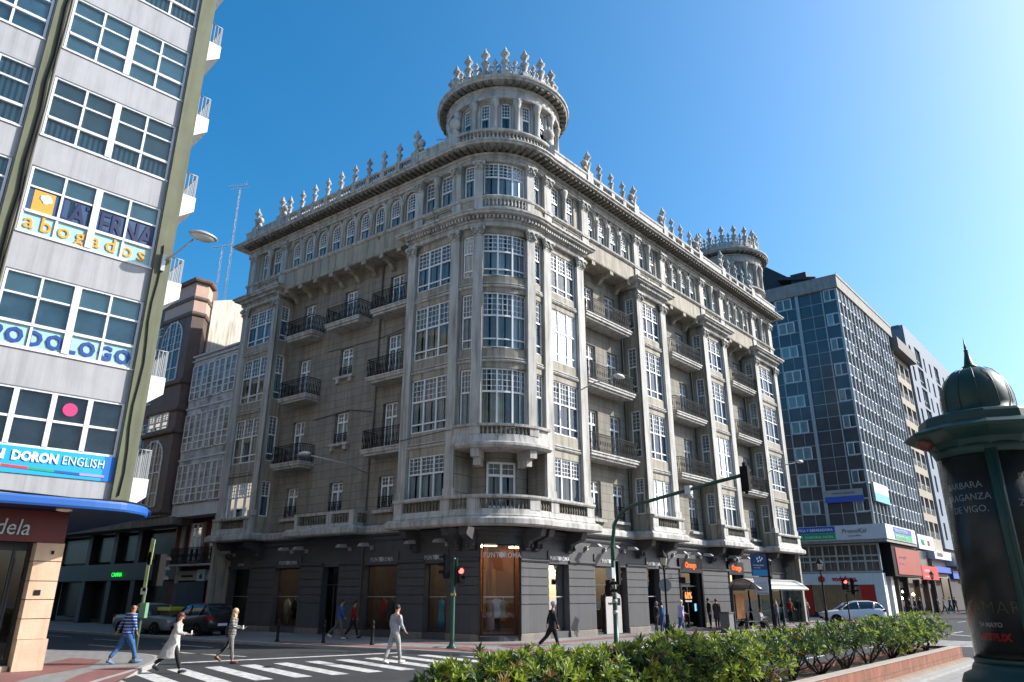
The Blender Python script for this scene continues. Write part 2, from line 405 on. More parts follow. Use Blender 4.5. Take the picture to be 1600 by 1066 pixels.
def capital(mb,t,path,hw,o,z,h=.62):
    for k,(a,e,hh) in enumerate([(0,.0,.08),(.08,.03,.12),(.2,.07,.12),(.32,.12,.14),(.46,.2,.07),(.53,.16,.09)]):
        boxat(mb,path,t,hw+e*.6,0,o+e,z+a*h/.62,z+(a+hh)*h/.62-.004)
    q=path.at(t); an=path.ang(t); f=mb.fr; mb.fr=Fr(q[0],q[1],an)
    for sx in (-1,1):
        mb.ball(sx*(hw+.05),-(o+.13),z+h*.72,.1,8); mb.ball(sx*hw*.5,-(o+.1),z+h*.42,.085,6); mb.ball(sx*hw*.9,-(o+.08),z+h*.3,.075,6)
    mb.ball(0,-(o+.16),z+h*.62,.09,6); mb.fr=f
# ================================================================= MAIN APARTMENT BUILDING
def circ3(a,b,c):
    ax,ay=a;bx,by=b;cx,cy=c
    d=2*(ax*(by-cy)+bx*(cy-ay)+cx*(ay-by))
    ux=((ax*ax+ay*ay)*(by-cy)+(bx*bx+by*by)*(cy-ay)+(cx*cx+cy*cy)*(ay-by))/d
    uy=((ax*ax+ay*ay)*(cx-bx)+(bx*bx+by*by)*(ax-cx)+(cx*cx+cy*cy)*(bx-ax))/d
    return (ux,uy),math.dist((ux,uy),a)
A_,B_,M_=PL(2.75),PR(3.45),(-.28,33.72)
CC,RC=circ3(A_,M_,B_)
NA=14
def arcpts():
    a0=math.atan2(A_[1]-CC[1],A_[0]-CC[0]); a1=math.atan2(B_[1]-CC[1],B_[0]-CC[0])
    if a1<a0: a1+=2*math.pi
    return [(CC[0]+RC*math.cos(a0+(a1-a0)*k/NA),CC[1]+RC*math.sin(a0+(a1-a0)*k/NA)) for k in range(NA+1)]
ARC=arcpts(); BEND=round(RC,2)
LEND,REND=22.2,35.5
P0=Path([PL(LEND)]+ARC+[PR(REND)])
def uL(p,u): return p.s[1]-(u-2.75)
def uR(p,u): return p.s[1+NA]+(u-3.45)
PW=P0.offset(1.2)
BAYS=[(3.45,7.1),(12.9,16.5),(21.95,25.75),(31.0,35.5)]
def jog(f,w,ends=True,wide=False):
    pts=[]
    if ends: pts.append(PL(LEND,8))
    pts+=[PL(LEND,f),PL(18.3,f),PL(18.3,w)]
    if wide: pts+=[PL(14.9,w),PL(14.9,w-.9),PL(9.8,w-.9),PL(9.8,w)]
    pts+=[PL(6.5,w),PL(6.5,f)]
    n=len(pts); pts+=list(P0.offset(f).p[1:NA+2])
    pts+=[PR(7.1,f)]
    for a,b in BAYS[1:]:
        pts+=[PR(BAYS[BAYS.index((a,b))-1][1],w),PR(a,w),PR(a,f),PR(b,f)]
    if ends: pts.append(PR(REND,8))
    return Path(pts)
T=thing('apartment_building','six storey cream stone corner building with two crowned turrets and clothes shops below','building',(CC[0],CC[1],0))
Z1,ZS=5.35,[6.4,9.72,13.62,17.55,22.2]      # ledge top and window sills
# --- upper walls
m=MB()
FLH=[(6.35,8.0),(9.35,12.05),(13.4,16.05),(17.45,19.8)]
COLS=[(7.95,9.1),(11.95,13.1),(15.9,17.05)]
holes=[]
for fi,(a,b) in enumerate(FLH):
    for ci,(u0,u1) in enumerate(COLS):
        zz=a
        if ci==1 and fi in (1,2): zz=a+.85
        if fi==0: zz=6.3
        holes.append((uL(PW,u1),uL(PW,u0),zz,b))
RW=[(8.72,9.87),(11.1,12.25),(17.65,18.8),(20.1,21.2),(27.05,28.2),(29.5,30.65)]
for fi,(a,b) in enumerate(FLH):
    for u0,u1 in RW: holes.append((uR(PW,u0),uR(PW,u1),6.0 if fi==0 else a,b))
pwall(m,PW,5.0,20.8,holes,.3,0,uL(PW,6.4)); m.mark(); pwall(m,PW,5.0,20.8,holes,.3,uR(PW,7.0),PW.len)
m.parts('wall',block,T)
# inner core
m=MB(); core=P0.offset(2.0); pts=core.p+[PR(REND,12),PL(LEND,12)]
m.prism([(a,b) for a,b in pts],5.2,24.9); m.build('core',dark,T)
m=MB(); m.prism([p for p in P0.offset(.3).p]+[PR(REND-.1,13),PL(LEND-.1,13)],24.92,25.3); m.build('roof',slate,T)
# end walls
m=MB(); sweep(m,Path([PR(REND,.02),PR(REND,13)]),[(0,0),(0,25.1),(-.3,25.1),(-.3,0)]); m.mark(); sweep(m,Path([PL(LEND,13),PL(LEND,.02)]),[(0,0),(0,25.1),(-.3,25.1),(-.3,0)]); m.parts('end_wall',cream,T)
for (u0,u1) in COLS:
    for fi,(a,b) in enumerate(FLH):
        ci=COLS.index((u0,u1)); z0=a+(.85 if ci==1 and fi in(1,2) else 0); z0=6.3 if fi==0 else z0
        put_window(FL,-u1+.02,1.36,z0,T,'french_window',w=u1-u0-.04,h=b-z0,n=2,gc=2,gr=2,gh=.3,low=0,cur=curt2,fw=.09)
for (u0,u1) in RW:
    for fi,(a,b) in enumerate(FLH):
        z0=6.0 if fi==0 else a
        put_window(FR,u0+.02,1.36,z0,T,'french_window',w=u1-u0-.04,h=b-z0,n=2,gc=2,gr=2,gh=.3,low=0,cur=curt2,fw=.09)
# --- bays: walls, pilasters, windows, spandrels
def bayset(path,t0,t1,nl,first=0,name='window',pil=True,fr=None,xx=None,low0=False):
    pass
mW=MB(); mP=MB(); mS=MB(); mC=MB()
WZ=[(6.4,8.5),(9.72,12.55),(13.62,16.6),(17.55,19.95)]
def spandrels(path,a,b,zlist,o=0):
    for z in zlist:
        mS.mark(); sweep(mS,path.sub(a,b),[(o-.05,z-.05),(o+.06,z-.05),(o+.11,z+.02),(o+.11,z+.07),(o-.05,z+.07)])
        sweep(mS,path.sub(a,b),[(o-.05,z+.14),(o+.08,z+.14),(o+.08,z+.2),(o-.05,z+.2)])
SPZ=[8.95,12.92,16.95]
P1=P0.offset(.15)
def flatbay(side,u0,u1,fr,xw,n=3,pw=.6,zmin=5.3,sidew=None):
    """bay between u0 and u1: two pilasters, one wide window per floor"""
    uf=uL if side=='L' else uR
    a,b=sorted((uf(P1,u0),uf(P1,u1))); a0,b0=sorted((uf(P0,u0),uf(P0,u1)))
    hs=[(a+pw,b-pw,z0,z1) for z0,z1 in WZ]
    pwall(mW,P1,zmin,20.7,hs,.12,a+.02,b-.02)
    for z0,z1 in WZ:
        w=b-a-2*pw; q=P1.at(a+pw,.06); f=Fr(q[0],q[1],P1.ang((a+b)/2))
        put_window(f,.01,0,z0,T,'bay_window',w=w-.02,h=z1-z0,n=n,low=.16 if z0>7 else 0,cur=curt)
    spandrels(P1,a+pw,b-pw,SPZ)
    mW.mark()
    for t in (a0+pw/2,b0-pw/2):
        mP.mark(); mC.mark()
        boxat(mP,P0,t,pw/2,-.14,.02,6.4,19.75); boxat(mP,P0,t,pw/2+.05,-.14,.07,6.4,6.75)
        capital(mC,t,P0,pw/2,.04,19.72)
        boxat(mP,P0,t,pw/2,-.14,.02,20.3,20.7)
flatbay('L',2.8,6.5,FL,0,pw=.55)
for a,b in BAYS: flatbay('R',a,b,FR,0,pw=.62)
flatbay('L',18.3,LEND-.05,FL,0,pw=.55)
# bay sides (return walls) with side windows on the shown flanks
def flank(fr,x,lookneg,win=True):
    f=fr.sub(x,1.2,-math.pi/2) if lookneg else fr.sub(x,.0,math.pi/2)
    q0=f.pt((0,0,0)); q1=f.pt((1.2,0,0)); pth=Path([q0[:2],q1[:2]])
    hs=[(.3,.95,z0,z1) for z0,z1 in WZ] if win else []
    mW.mark(); pwall(mW,pth,5.3,20.7,hs,.12); mW.mark()
    if win:
        for z0,z1 in WZ: put_window(f,.31,.05,z0,T,'side_window',w=.63,h=z1-z0,n=1,gc=2,gr=5,gh=.42,low=.16 if z0>7 else 0,cur=curt)
for a,b in BAYS[1:]: flank(FR,a,True,True)
for a,b in BAYS: flank(FR,b,False,False)
flank(FL,-6.5,True,False); flank(FL,-18.3,False,True)
# curved corner
La=P0.s[1+NA]-P0.s[1]; mid=(P0.s[1]+P0.s[1+NA])/2; a0,a1=P0.s[1],P0.s[1+NA]
hc=1.2; pw2=.5; m1=(P1.s[1]+P1.s[1+NA])/2
nw0=hc+pw2+.05
hsn=[]
for z0,z1 in WZ[1:]: hsn+=[(m1-hc,m1+hc,z0,z1),(P1.s[1]+.12,m1-nw0+.05,z0,z1),(m1+nw0-.05,P1.s[1+NA]-.02,z0,z1)]
pwall(mW,P1,8.55,20.7,hsn,.1,uL(P1,2.82),uR(P1,3.5))
for z0,z1 in WZ[1:]:
    lo=.16 if z0>10 else 0
    q=P1.at(m1); f=Fr(q[0],q[1],P1.ang(m1)); rb=round(RC-.15,2)
    put_window(f,-hc+.01,.05,z0,T,'curved_window',w=2*hc-.02,h=z1-z0,n=3,low=lo,bendr=rb,cur=curt)
    for s,(t0,t1) in ((0,(P1.s[1]+.12,m1-nw0+.05)),(1,(m1+nw0-.05,P1.s[1+NA]-.02))):
        tm=(t0+t1)/2; A=P1.at(t0,.05); B=P1.at(t1,.05); f=Fr(A[0],A[1],math.atan2(B[1]-A[1],B[0]-A[0]))
        put_window(f,.01,0,z0,T,'narrow_window',w=math.dist(A,B)-.02,h=z1-z0,n=1,low=lo,cur=curt)
spandrels(P1,uL(P1,2.82),uR(P1,3.5),SPZ[1:])
for s in (-1,1):
    mP.mark(); mC.mark(); t=mid+s*(hc+pw2/2+.02); boxat(mP,P0,t,pw2/2,-.2,.05,8.6,19.75); capital(mC,t,P0,pw2/2,.06,19.72); boxat(mP,P0,t,pw2/2,-.2,.05,20.3,20.7)
# loggia behind the first floor of the corner
PLg=P0.offset(1.25)
cu=(PLg.s[1]+PLg.s[1+NA])/2
m=MB(); pwall(m,PLg,5.3,8.7,[(cu-.75,cu+.75,5.9,8.1)],.15,uL(PLg,2.75),uR(PLg,3.45)); 
for (p,q) in ((PL(2.8,0),PL(2.8,1.3)),(PR(3.5,0),PR(3.5,1.3))):
    m.mark()
    sweep(m,Path([p,q]),[(0,5.3),(0,8.7),(.05,8.7),(.05,5.3)])
m.parts('loggia_wall',block,T)
q=PLg.at(cu,.05); f=Fr(q[0],q[1],PLg.ang(cu)); put_window(f,-.73,.03,5.9,T,'loggia_door',w=1.46,h=2.2,n=2,gc=2,gr=2,gh=.3,low=0,cur=curt2,fw=.1)
# corner balcony of the second floor
m=MB(); cp=P0.sub(uL(P0,2.78),uR(P0,3.47))
sweep(m,cp,[(-1.2,8.55),(.22,8.55),(.34,8.66),(.34,8.78),(.2,8.84),(.14,9.2),(-.2,9.2),(-1.2,9.2)])
sweep(m,cp,[(-.1,9.58),(.24,9.58),(.26,9.7),(-.1,9.7)])
for t in (mid-hc-.27,mid+hc+.27): boxat(m,P0,t,.27,-.1,.17,9.2,9.58)
for sa,sb in ((a0,mid-hc-.5),(mid+hc+.5,a1)):
    sweep(m,P0.sub(sa,sb),[(-.15,9.2),(.1,9.2),(.1,9.58),(-.15,9.58)])
m.build('corner_balcony',pale,T); m=MB()
for t in (mid-1.45,mid+1.45):
    m.mark(); boxat(m,P0,t,.2,-1.0,.1,8.15,8.55); boxat(m,P0,t,.16,-1.0,-.25,7.8,8.15)
m.parts('balcony_bracket',pale,T)
m=MB()
for t in along(P0,.22,mid-hc+.02,mid+hc-.02): q=P0.at(t,-.02); baluster(m,q[0],q[1],9.2,.38,.07)
m.build('corner_balusters',pale,T)
mW.parts('bay_wall',cream,T); mP.parts('pilaster',pale,T); mS.parts('string_moulding',pale,T)
# --- base ledge, bay parapets
m=MB(); lj=jog(0,1.2,wide=True)
sweep(m,lj,[(-.3,4.98),(.3,4.98),(.38,5.06),(.38,5.28),(.3,5.34),(.22,5.42),(-.3,5.42)]); m.build('first_floor_ledge',pale,T)
m=MB(); 
for (a,b) in [(uL(P0,LEND-.1),uL(P0,18.35)),(uL(P0,6.45),uR(P0,7.05))]+[(uR(P0,x),uR(P0,y)) for x,y in BAYS[1:]]:
    m.mark(); sp=P0.sub(a,b)
    sweep(m,sp,[(-.2,5.42),(.26,5.42),(.22,5.5),(.18,5.72),(-.2,5.72)])
    sweep(m,sp,[(-.2,6.2),(.26,6.2),(.3,6.27),(.3,6.36),(-.2,6.36)])
    n=MB(); posts=[a+.3,b-.3]
    if b-a>8: posts=[a+.3,uL(P0,3.1),mid-1.45,mid+1.45,uR(P0,3.8),b-.3]
    for t in posts: boxat(m,P0,t,.3,-.1,.2,5.7,6.2)
    posts=sorted(posts)
    for p,q in zip(posts,posts[1:]):
        n.mark()
        for t in along(P0,.21,p+.34,q-.34): c=P0.at(t,-.06); baluster(n,c[0],c[1],5.72,.48,.075)
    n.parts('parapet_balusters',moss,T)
# wide balustrade balcony on the left front
m.mark(); wb=Path([PL(14.7,1.2),PL(14.7,.42),PL(10,.42),PL(10,1.2)])
sweep(m,wb,[(-.12,5.42),(.12,5.42),(.12,5.6),(-.12,5.6)]); sweep(m,wb,[(-.14,6.1),(.14,6.1),(.16,6.25),(-.14,6.25)])
n=MB(); 
for t in (.8,.8+4.7,.8+2.9): boxat(m,wb,t-.1,.2,-.12,.13,5.6,6.1)
for t in along(wb,.22): c=wb.at(t); baluster(n,c[0],c[1],5.6,.5,.075)
n.build('balcony_balusters',moss,T)
m.parts('bay_parapet',pale,T)
# window rails on first floor recess
def ironrail(w,d=.0,h=1.0,step=.115,bars=True):
    m=MB()
    def run(a,b):
        L=math.dist(a,b); n=max(2,int(L/step))
        m.tube([(a[0],a[1],h),(b[0],b[1],h)],.025,4,False); m.tube([(a[0],a[1],.07),(b[0],b[1],.07)],.018,4,False); m.tube([(a[0],a[1],h-.14),(b[0],b[1],h-.14)],.013,4,False); m.tube([(a[0],a[1],.2),(b[0],b[1],.2)],.011,4,False)
        for i in range(n+1):
            x=a[0]+(b[0]-a[0])*i/n; y=a[1]+(b[1]-a[1])*i/n
            m.box(x-.011,x+.011,y-.011,y+.011,.0,h)
            if i%2==0: m.box(x-.024,x+.024,y-.02,y+.02,h*.42,h*.62)
            else: m.box(x-.03,x+.03,y-.012,y+.012,h*.1,h*.2)
    if d>0: run((0,d),(0,0)); run((0,0),(w,0)); run((w,0),(w,d))
    else: run((0,0),(w,0))
    return m.mesh('railing',iron)
BC={}
def balcony(fr,x0,x1,ztop,yb=.15,yw=1.2,name='balcony'):
    w=round(x1-x0,2)
    if w not in BC:
        m=MB(); D=yw-yb
        m.prismy([(0,-.17),(w,-.17),(w,-.02),(0,-.02)],0,D)
        m.box(-.05,w+.05,-.05,D,-.02,.06)
        m.box(.12,w-.12,.1,D,-.3,-.17)
        BC[w]=(m.mesh('balcony',pale),ironrail(w-.08,D-.04,1.02))
    o=onframe(BC[w][0],name,fr,x0,yb,ztop,T); link(BC[w][1],'railing',o,(.04,.03,.06)); return o
for z in (9.28,13.33,17.38):
    balcony(FL,-9.55,-6.62,z); balcony(FL,-17.4,-14.75,z)
    for a,b in ((7.5,12.3),(17.4,21.6),(26.7,31.0)): balcony(FR,a+.0,b,z)
balcony(FL,-13.55,-10.55,17.38)
r1=ironrail(1.1,0,.75); r2=ironrail(1.1,0,.6)
for u0,u1 in COLS:
    onframe(r2,'window_rail',FL,-u1+.03,1.22,6.3,T)
for z in (10.2,14.25): onframe(r2,'window_rail',FL,-13.07,1.22,z,T)
for u0,u1 in RW: onframe(r1,'window_rail',FR,u0+.03,1.22,6.0,T)
m=MB()
for z in (10.2,14.25): m.mark(); m.fr=FL; m.box(-13.4,-11.7,.95,1.25,z-.15,z); m.box(-13.2,-12.95,1.0,1.25,z-.4,z-.15); m.box(-12.1,-11.85,1.0,1.25,z-.4,z-.15)
for u0,u1 in COLS: m.mark(); m.box(-u1-.2,-u0+.2,1.0,1.25,6.05,6.2)
m.fr=FR
for u0,u1 in RW: m.mark(); m.box(u0-.15,u1+.15,1.0,1.25,5.75,5.9)
m.parts('window_sill',pale,T)
# drain pipes
m=MB(FR)
for x in (12.75,15.9-3.1,21.75,20.95,30.8,29.2): pass
for x in (12.7,21.8,30.85): m.mark(); m.tube([(x,1.1,5.5),(x,1.1,20.6)],.06,6)
m.mark(); m.fr=FL; m.tube([(-9.9,1.1,.3),(-9.9,1.1,9),(-9.75,1.1,9.6),(-9.75,1.1,20.6),(-9.2,1.0,20.9),(-9.1,-.05,21.9)],.05,6)
m.parts('drain_pipe',moss,T)
m=MB(FL); m.tube([(-15,1.12,11.9),(-11.9,1.14,12.1),(-9.9,1.12,11.7)],.02,4); m.mark(); m.tube([(-14.2,1.12,16.1),(-9.9,1.12,16.0),(-7,1.12,16.3)],.015,4)
m.mark(); m.tube([(-6.4,-.08,9.4),(-3,-.08,9.55),(-2.9,-.1,9.5)],.018,4); m.mark(); m.tube([(-9.1,-.02,21.9),(-9.1,-.02,23.8)],.02,4)
m.parts('facade_cable',iron,T)
# --- entablature above fourth floor
m=MB()
for (a,b) in [(uL(P0,LEND),uL(P0,18.3)),(uL(P0,6.5),uR(P0,7.1))]+[(uR(P0,x),uR(P0,y)) for x,y in BAYS[1:]]:
    m.mark(); sp=P0.sub(max(0,a),min(b,P0.len))
    sweep(m,sp,[(-1.3,20.33),(.06,20.33),(.1,20.4),(.06,20.62),(-1.3,20.62)])
    pj=Path([sp.at(0,1.15)]+sp.p+[sp.at(sp.len,1.15)]) if True else sp
    sweep(m,pj,[(-.1,20.6),(.14,20.6),(.16,20.86),(.5,20.93),(.52,21.02),(.6,21.06),(.6,21.16),(.1,21.24),(-.1,21.24)])
    for t in along(sp,.2,.0,sp.len): boxat(m,sp,t,.055,.1,.36,20.68,20.85)
m.parts('lower_cornice',pale,T)
# arcade floor band with soffit
m=MB(); PA=P0.offset(.02)
sweep(m,PA,[(-1.4,20.78),(0,20.78),(.04,20.84),(.04,21.0),(0,21.03),(0,21.98),(-1.4,21.98)])
m.build('arcade_band',cream,T)
m=MB(); sweep(m,PA,[(-.5,21.98),(.05,21.98),(.14,22.06),(.16,22.14),(.1,22.2),(-.5,22.2)]); m.build('attic_sill',pale,T); m=MB()
for side,(a,b) in [('L',(6.5,18.3))]+[('R',(BAYS[i][1],BAYS[i+1][0])) for i in range(3)]:
    n_=8 if side=='L' else 3
    for i in range(n_):
        u=a+(b-a)*(i+.6)/n_ if side=='L' else a+(b-a)*(i+.6)/n_
        fr=FL if side=='L' else FR; x=-u if side=='L' else u; m.mark(); m.fr=fr
        m.prismx([(1.2,20.1),(1.2,20.78),(.12,20.78),(.12,20.6),(.35,20.52),(.75,20.42),(1.0,20.15)],x-.14,x+.14); m.box(x-.17,x+.17,.02,.22,20.55,20.78); m.fr=None
m.parts('bracket',cream,T)
# --- fifth floor
mA=MB(); H5=[]; zb,zt=22.22,24.28
mD=MB()
def pairs(u0,u1,side):
    uf=uL if side=='L' else uR; a,b=sorted((uf(P1,u0),uf(P1,u1))); H5.append((a,b,zb,zt-.02))
    q=P1.at(a,.08); f=Fr(q[0],q[1],P1.ang((a+b)/2)); put_window(f,.01,0,zb,T,'attic_window',w=b-a-.02,h=zt-zb-.02,n=1,gc=3,gr=4,gh=.5,low=0,cur=curt2)
def arch(u,side,w=.86):
    uf=uL if side=='L' else uR; c=uf(P1,u); a,b=c-w/2,c+w/2; H5.append((a,b,zb,24.2,1))
    q=P1.at(a,.12); f=Fr(q[0],q[1],P1.ang(c)); put_window(f,.01,0,zb,T,'arched_window',w=w-.02,h=24.2-zb-.01,n=1,gc=4,gr=6,gh=.58,low=0,arch=True,cur=curt2)
    # archivolt
    sp=24.2-w/2; N=10
    f2=Fr(*P1.at(c),P1.ang(c)); mD.mark(); mD.fr=f2
    for (r0,r1,o) in ((w/2+.02,w/2+.1,.06),(w/2+.12,w/2+.24,.1)):
        for k in range(N):
            t0,t1=math.pi*k/N,math.pi*(k+1)/N
            mD.prismy([(r0*math.cos(t0),sp+r0*math.sin(t0)),(r0*math.cos(t1),sp+r0*math.sin(t1)),(r1*math.cos(t1),sp+r1*math.sin(t1)),(r1*math.cos(t0),sp+r1*math.sin(t0))],-o,.02)
    mD.fr=None
mCo=MB()
def colon(t,z0=22.2,z1=23.74):
    q=P1.at(t,-.03); mCo.mark(); mCo.lathe([(.16,0),(.16,.1),(.11,.14),(.10,z1-z0-.35),(.12,z1-z0-.33),(.12,z1-z0-.28),(.2,z1-z0-.04),(.2,z1-z0)],q[0],q[1],z0,8)
ua=[6.72+1.31*i for i in range(9)]
for u in ua: arch(u,'L')
for i in range(8): colon(uL(P1,(ua[i]+ua[i+1])/2))
for a,b in ((3.55,4.4),(4.72,5.57),(18.8,19.65),(20.0,20.85)): pairs(a,b,'L')
RA=[8.25,17.35,26.4]
for r in RA:
    for i in range(4): arch(r+1.28*i,'R')
    for i in range(3): colon(uR(P1,r+1.28*i+.64))
for a,b in ((4.35,5.2),(5.7,6.55),(13.65,14.5),(15.0,15.85),(22.85,23.7),(24.1,24.95),(32.05,32.9),(33.4,34.25)): pairs(a,b,'R')
cen=m1; H5+=[(cen-hc,cen+hc,zb,zt),(P1.s[1]+.1,cen-nw0+.03,zb,zt),(cen+nw0-.03,P1.s[1+NA]-.03,zb,zt)]
q=P1.at(m1); f=Fr(q[0],q[1],P1.ang(m1)); put_window(f,-hc+.01,.05,zb,T,'curved_window',w=2*hc-.02,h=zt-zb,n=3,low=0,bendr=rb,cur=curt)
for t0,t1 in ((P1.s[1]+.1,cen-nw0+.03),(cen+nw0-.03,P1.s[1+NA]-.03)):
    A=P1.at(t0,.05); B=P1.at(t1,.05); f=Fr(A[0],A[1],math.atan2(B[1]-A[1],B[0]-A[0])); put_window(f,.01,0,zb,T,'narrow_window',w=math.dist(A,B)-.02,h=zt-zb,n=1,low=0,cur=curt)
pwall(mA,P1,22.0,24.7,H5,.2); mA.build('attic_wall',cream,T)
mD.parts('archivolt',pale,T); mD=MB()
PILU=[('L',3.05),('L',5.85),('L',18.2),('L',21.6),('R',3.85),('R',7.4),('R',13.2),('R',16.55),('R',22.25),('R',25.5),('R',31.45),('R',34.95)]
for s,u in PILU:
    t=uL(P0,u) if s=='L' else uR(P0,u)
    t=min(max(t,.35),P0.len-.35); mD.mark(); mC.mark()
    boxat(mD,P0,t,.31,-.16,.06,21.25,24.3); boxat(mD,P0,t,.35,-.16,.12,22.0,22.22); capital(mC,t,P0,.29,.07,23.72,.6)
for s,u in [('L',4.56),('L',19.83),('R',5.45),('R',14.75),('R',23.9),('R',33.15)]:
    t=uL(P0,u) if s=='L' else uR(P0,u); q=P0.at(t,.02); mCo.mark(); mCo.lathe([(.2,0),(.2,.12),(.14,.18),(.125,1.5),(.15,1.52),(.15,1.58),(.24,1.9),(.24,2.06)],q[0],q[1],22.2,10)
for s in (-1,1):
    mD.mark(); mC.mark(); t=mid+s*(hc+pw2/2+.02); boxat(mD,P0,t,.24,-.2,.06,21.25,24.3); capital(mC,t,P0,.22,.07,23.72,.6)
# panels and small balusters below attic windows
mD.parts('attic_pilaster',pale,T); mCo.parts('attic_column',pale,T); mD=MB()
for t in along(P0,.2,mid-hc,mid+hc): q=P0.at(t,-.04); baluster(mD,q[0],q[1],21.55,.42,.065)
sweep(mD,P0.sub(mid-hc,mid+hc),[(-.1,21.24),(.1,21.24),(.1,21.5),(-.1,21.5)])
n=MB()
for s,(a,b) in [('L',(3.45,4.45)),('L',(4.65,5.5)),('L',(18.7,19.7)),('L',(19.9,20.9)),('R',(4.3,5.3)),('R',(5.6,6.9))]+[('R',x) for p in ((13.7,14.6),(14.9,16.1),(22.7,23.7),(24.,25.1),(31.9,33),(33.2,34.5)) for x in [p]]:
    uf=uL if s=='L' else uR; x0,x1=sorted((uf(P0,a),uf(P0,b))); n.mark(); pth=P0.sub(x0,x1)
    for z0,z1 in ((21.42,21.46),(21.82,21.86)): sweep(n,pth,[(-.05,z0),(.012,z0),(.012,z1),(-.05,z1)])
    for t in (x0+.02,x1-.02): boxat(n,P0,t,.02,-.05,.012,21.42,21.86)
n.parts('panel_moulding',moss,T)
mD.build('attic_balustrade',pale,T); mC.parts('capital',pale,T)
# --- top cornice with modillions
m=MB(); tp=Path([PL(LEND,10)]+P0.p+[PR(REND,10)])
sweep(m,tp,[(-.3,24.3),(.03,24.3),(.05,24.4),(.12,24.44),(.1,24.5),(.03,24.52),(.03,24.66),(.14,24.7),(.16,24.8),(-.3,24.8)])
sweep(m,tp,[(-.3,24.98),(.84,24.98),(.86,25.06),(.94,25.12),(.94,25.2),(.2,25.27),(-.3,25.27)])
m.build('top_cornice',pale,T)
n=MB()
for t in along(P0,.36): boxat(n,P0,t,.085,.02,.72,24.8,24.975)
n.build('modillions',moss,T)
# roof parapet
m=MB(); pp=Path([PL(LEND,9)]+P0.offset(-.55).p+[PR(REND,9)]); PB=P0.offset(-.55)
sweep(m,pp,[(-.25,25.2),(.05,25.2),(.05,25.42),(-.25,25.42)]); sweep(m,pp,[(-.25,25.9),(.02,25.9),(.06,25.96),(.06,26.05),(-.25,26.05)])
sol=[(0,uL(PB,17.9)),(uL(PB,5.7),uL(PB,2.9)),(uR(PB,3.6),uR(PB,7.3))]+[(uR(PB,a),uR(PB,b)) for a,b in ((12.9,16.4),(21.9,25.2),(31.2,REND))]
for a,b in sol: sweep(m,PB.sub(a,min(b,PB.len)),[(-.22,25.4),(0,25.4),(0,25.92),(-.22,25.92)])
fl=[17.61-1.287*i for i in range(9)]; fr_=[8.55,9.87,11.2,17.6,18.9,20.25,26.6,27.9,29.2]
for u in fl: boxat(m,PB,uL(PB,u),.17,-.26,.03,25.4,26.1)
for u in fr_: boxat(m,PB,uR(PB,u),.17,-.26,.03,25.4,26.1)
BIG=[('L',5.9),('L',17.95+.6),('L',21.3),('R',7.35),('R',12.6),('R',16.4),('R',21.6),('R',25.4),('R',30.9)]
for s,u in BIG: t=uL(PB,u) if s=='L' else uR(PB,u); boxat(m,PB,t,.27,-.4,.08,25.2,26.25)
m.build('roof_parapet',pale,T)
n=MB()
for a,b in [(uL(PB,17.5),uL(PB,6.1)),(uL(PB,2.7),uR(PB,3.4)),(uR(PB,7.6),uR(PB,12.4)),(uR(PB,16.7),uR(PB,21.4)),(uR(PB,25.7),uR(PB,30.6))]:
    n.mark()
    for t in along(PB,.23,a,b): q=PB.at(t,.11); baluster(n,q[0],q[1],25.42,.48,.075,6)
n.parts('roof_balusters',pale,T)
fm=MB(); finial(fm,0,0,0,1.42,.195); fme=fm.mesh('finial',pale)
fb=MB(); finial(fb,0,0,0,1.6,.24); fb.ball(.36,0,.5,.24,10); fb.lathe([(.2,0),(.16,.1),(.1,.28)],.36,0,0,10); fbm=fb.mesh('finial',pale)
w0=wloc(T)
for s,lst in (('L',fl),('R',fr_)):
    for u in lst: q=PB.at(uL(PB,u) if s=='L' else uR(PB,u),.1); link(fme,'finial',T,(q[0]-w0[0],q[1]-w0[1],26.1))
for s,u in BIG: 
    t=uL(PB,u) if s=='L' else uR(PB,u); q=PB.at(t,.12); o=link(fbm,'corner_finial',T,(q[0]-w0[0],q[1]-w0[1],26.25),PB.ang(t)+(0 if s=='L' else math.pi))
# ball urns on parapet of the corner
m=MB()
for p in (PL(3.0,-.4),PR(3.6,-.4)): m.mark(); m.lathe([(.26,0),(.26,.35),(.18,.4),(.12,.5),(.16,.55),(.3,.75),(.33,.95),(.26,1.15),(.1,1.28),(.06,1.34),(.09,1.42),(.01,1.5)],p[0],p[1],26.05,12); m.box(p[0]-.3,p[0]+.3,p[1]-.3,p[1]+.3,25.25,26.12)
m.parts('urn',pale,T)
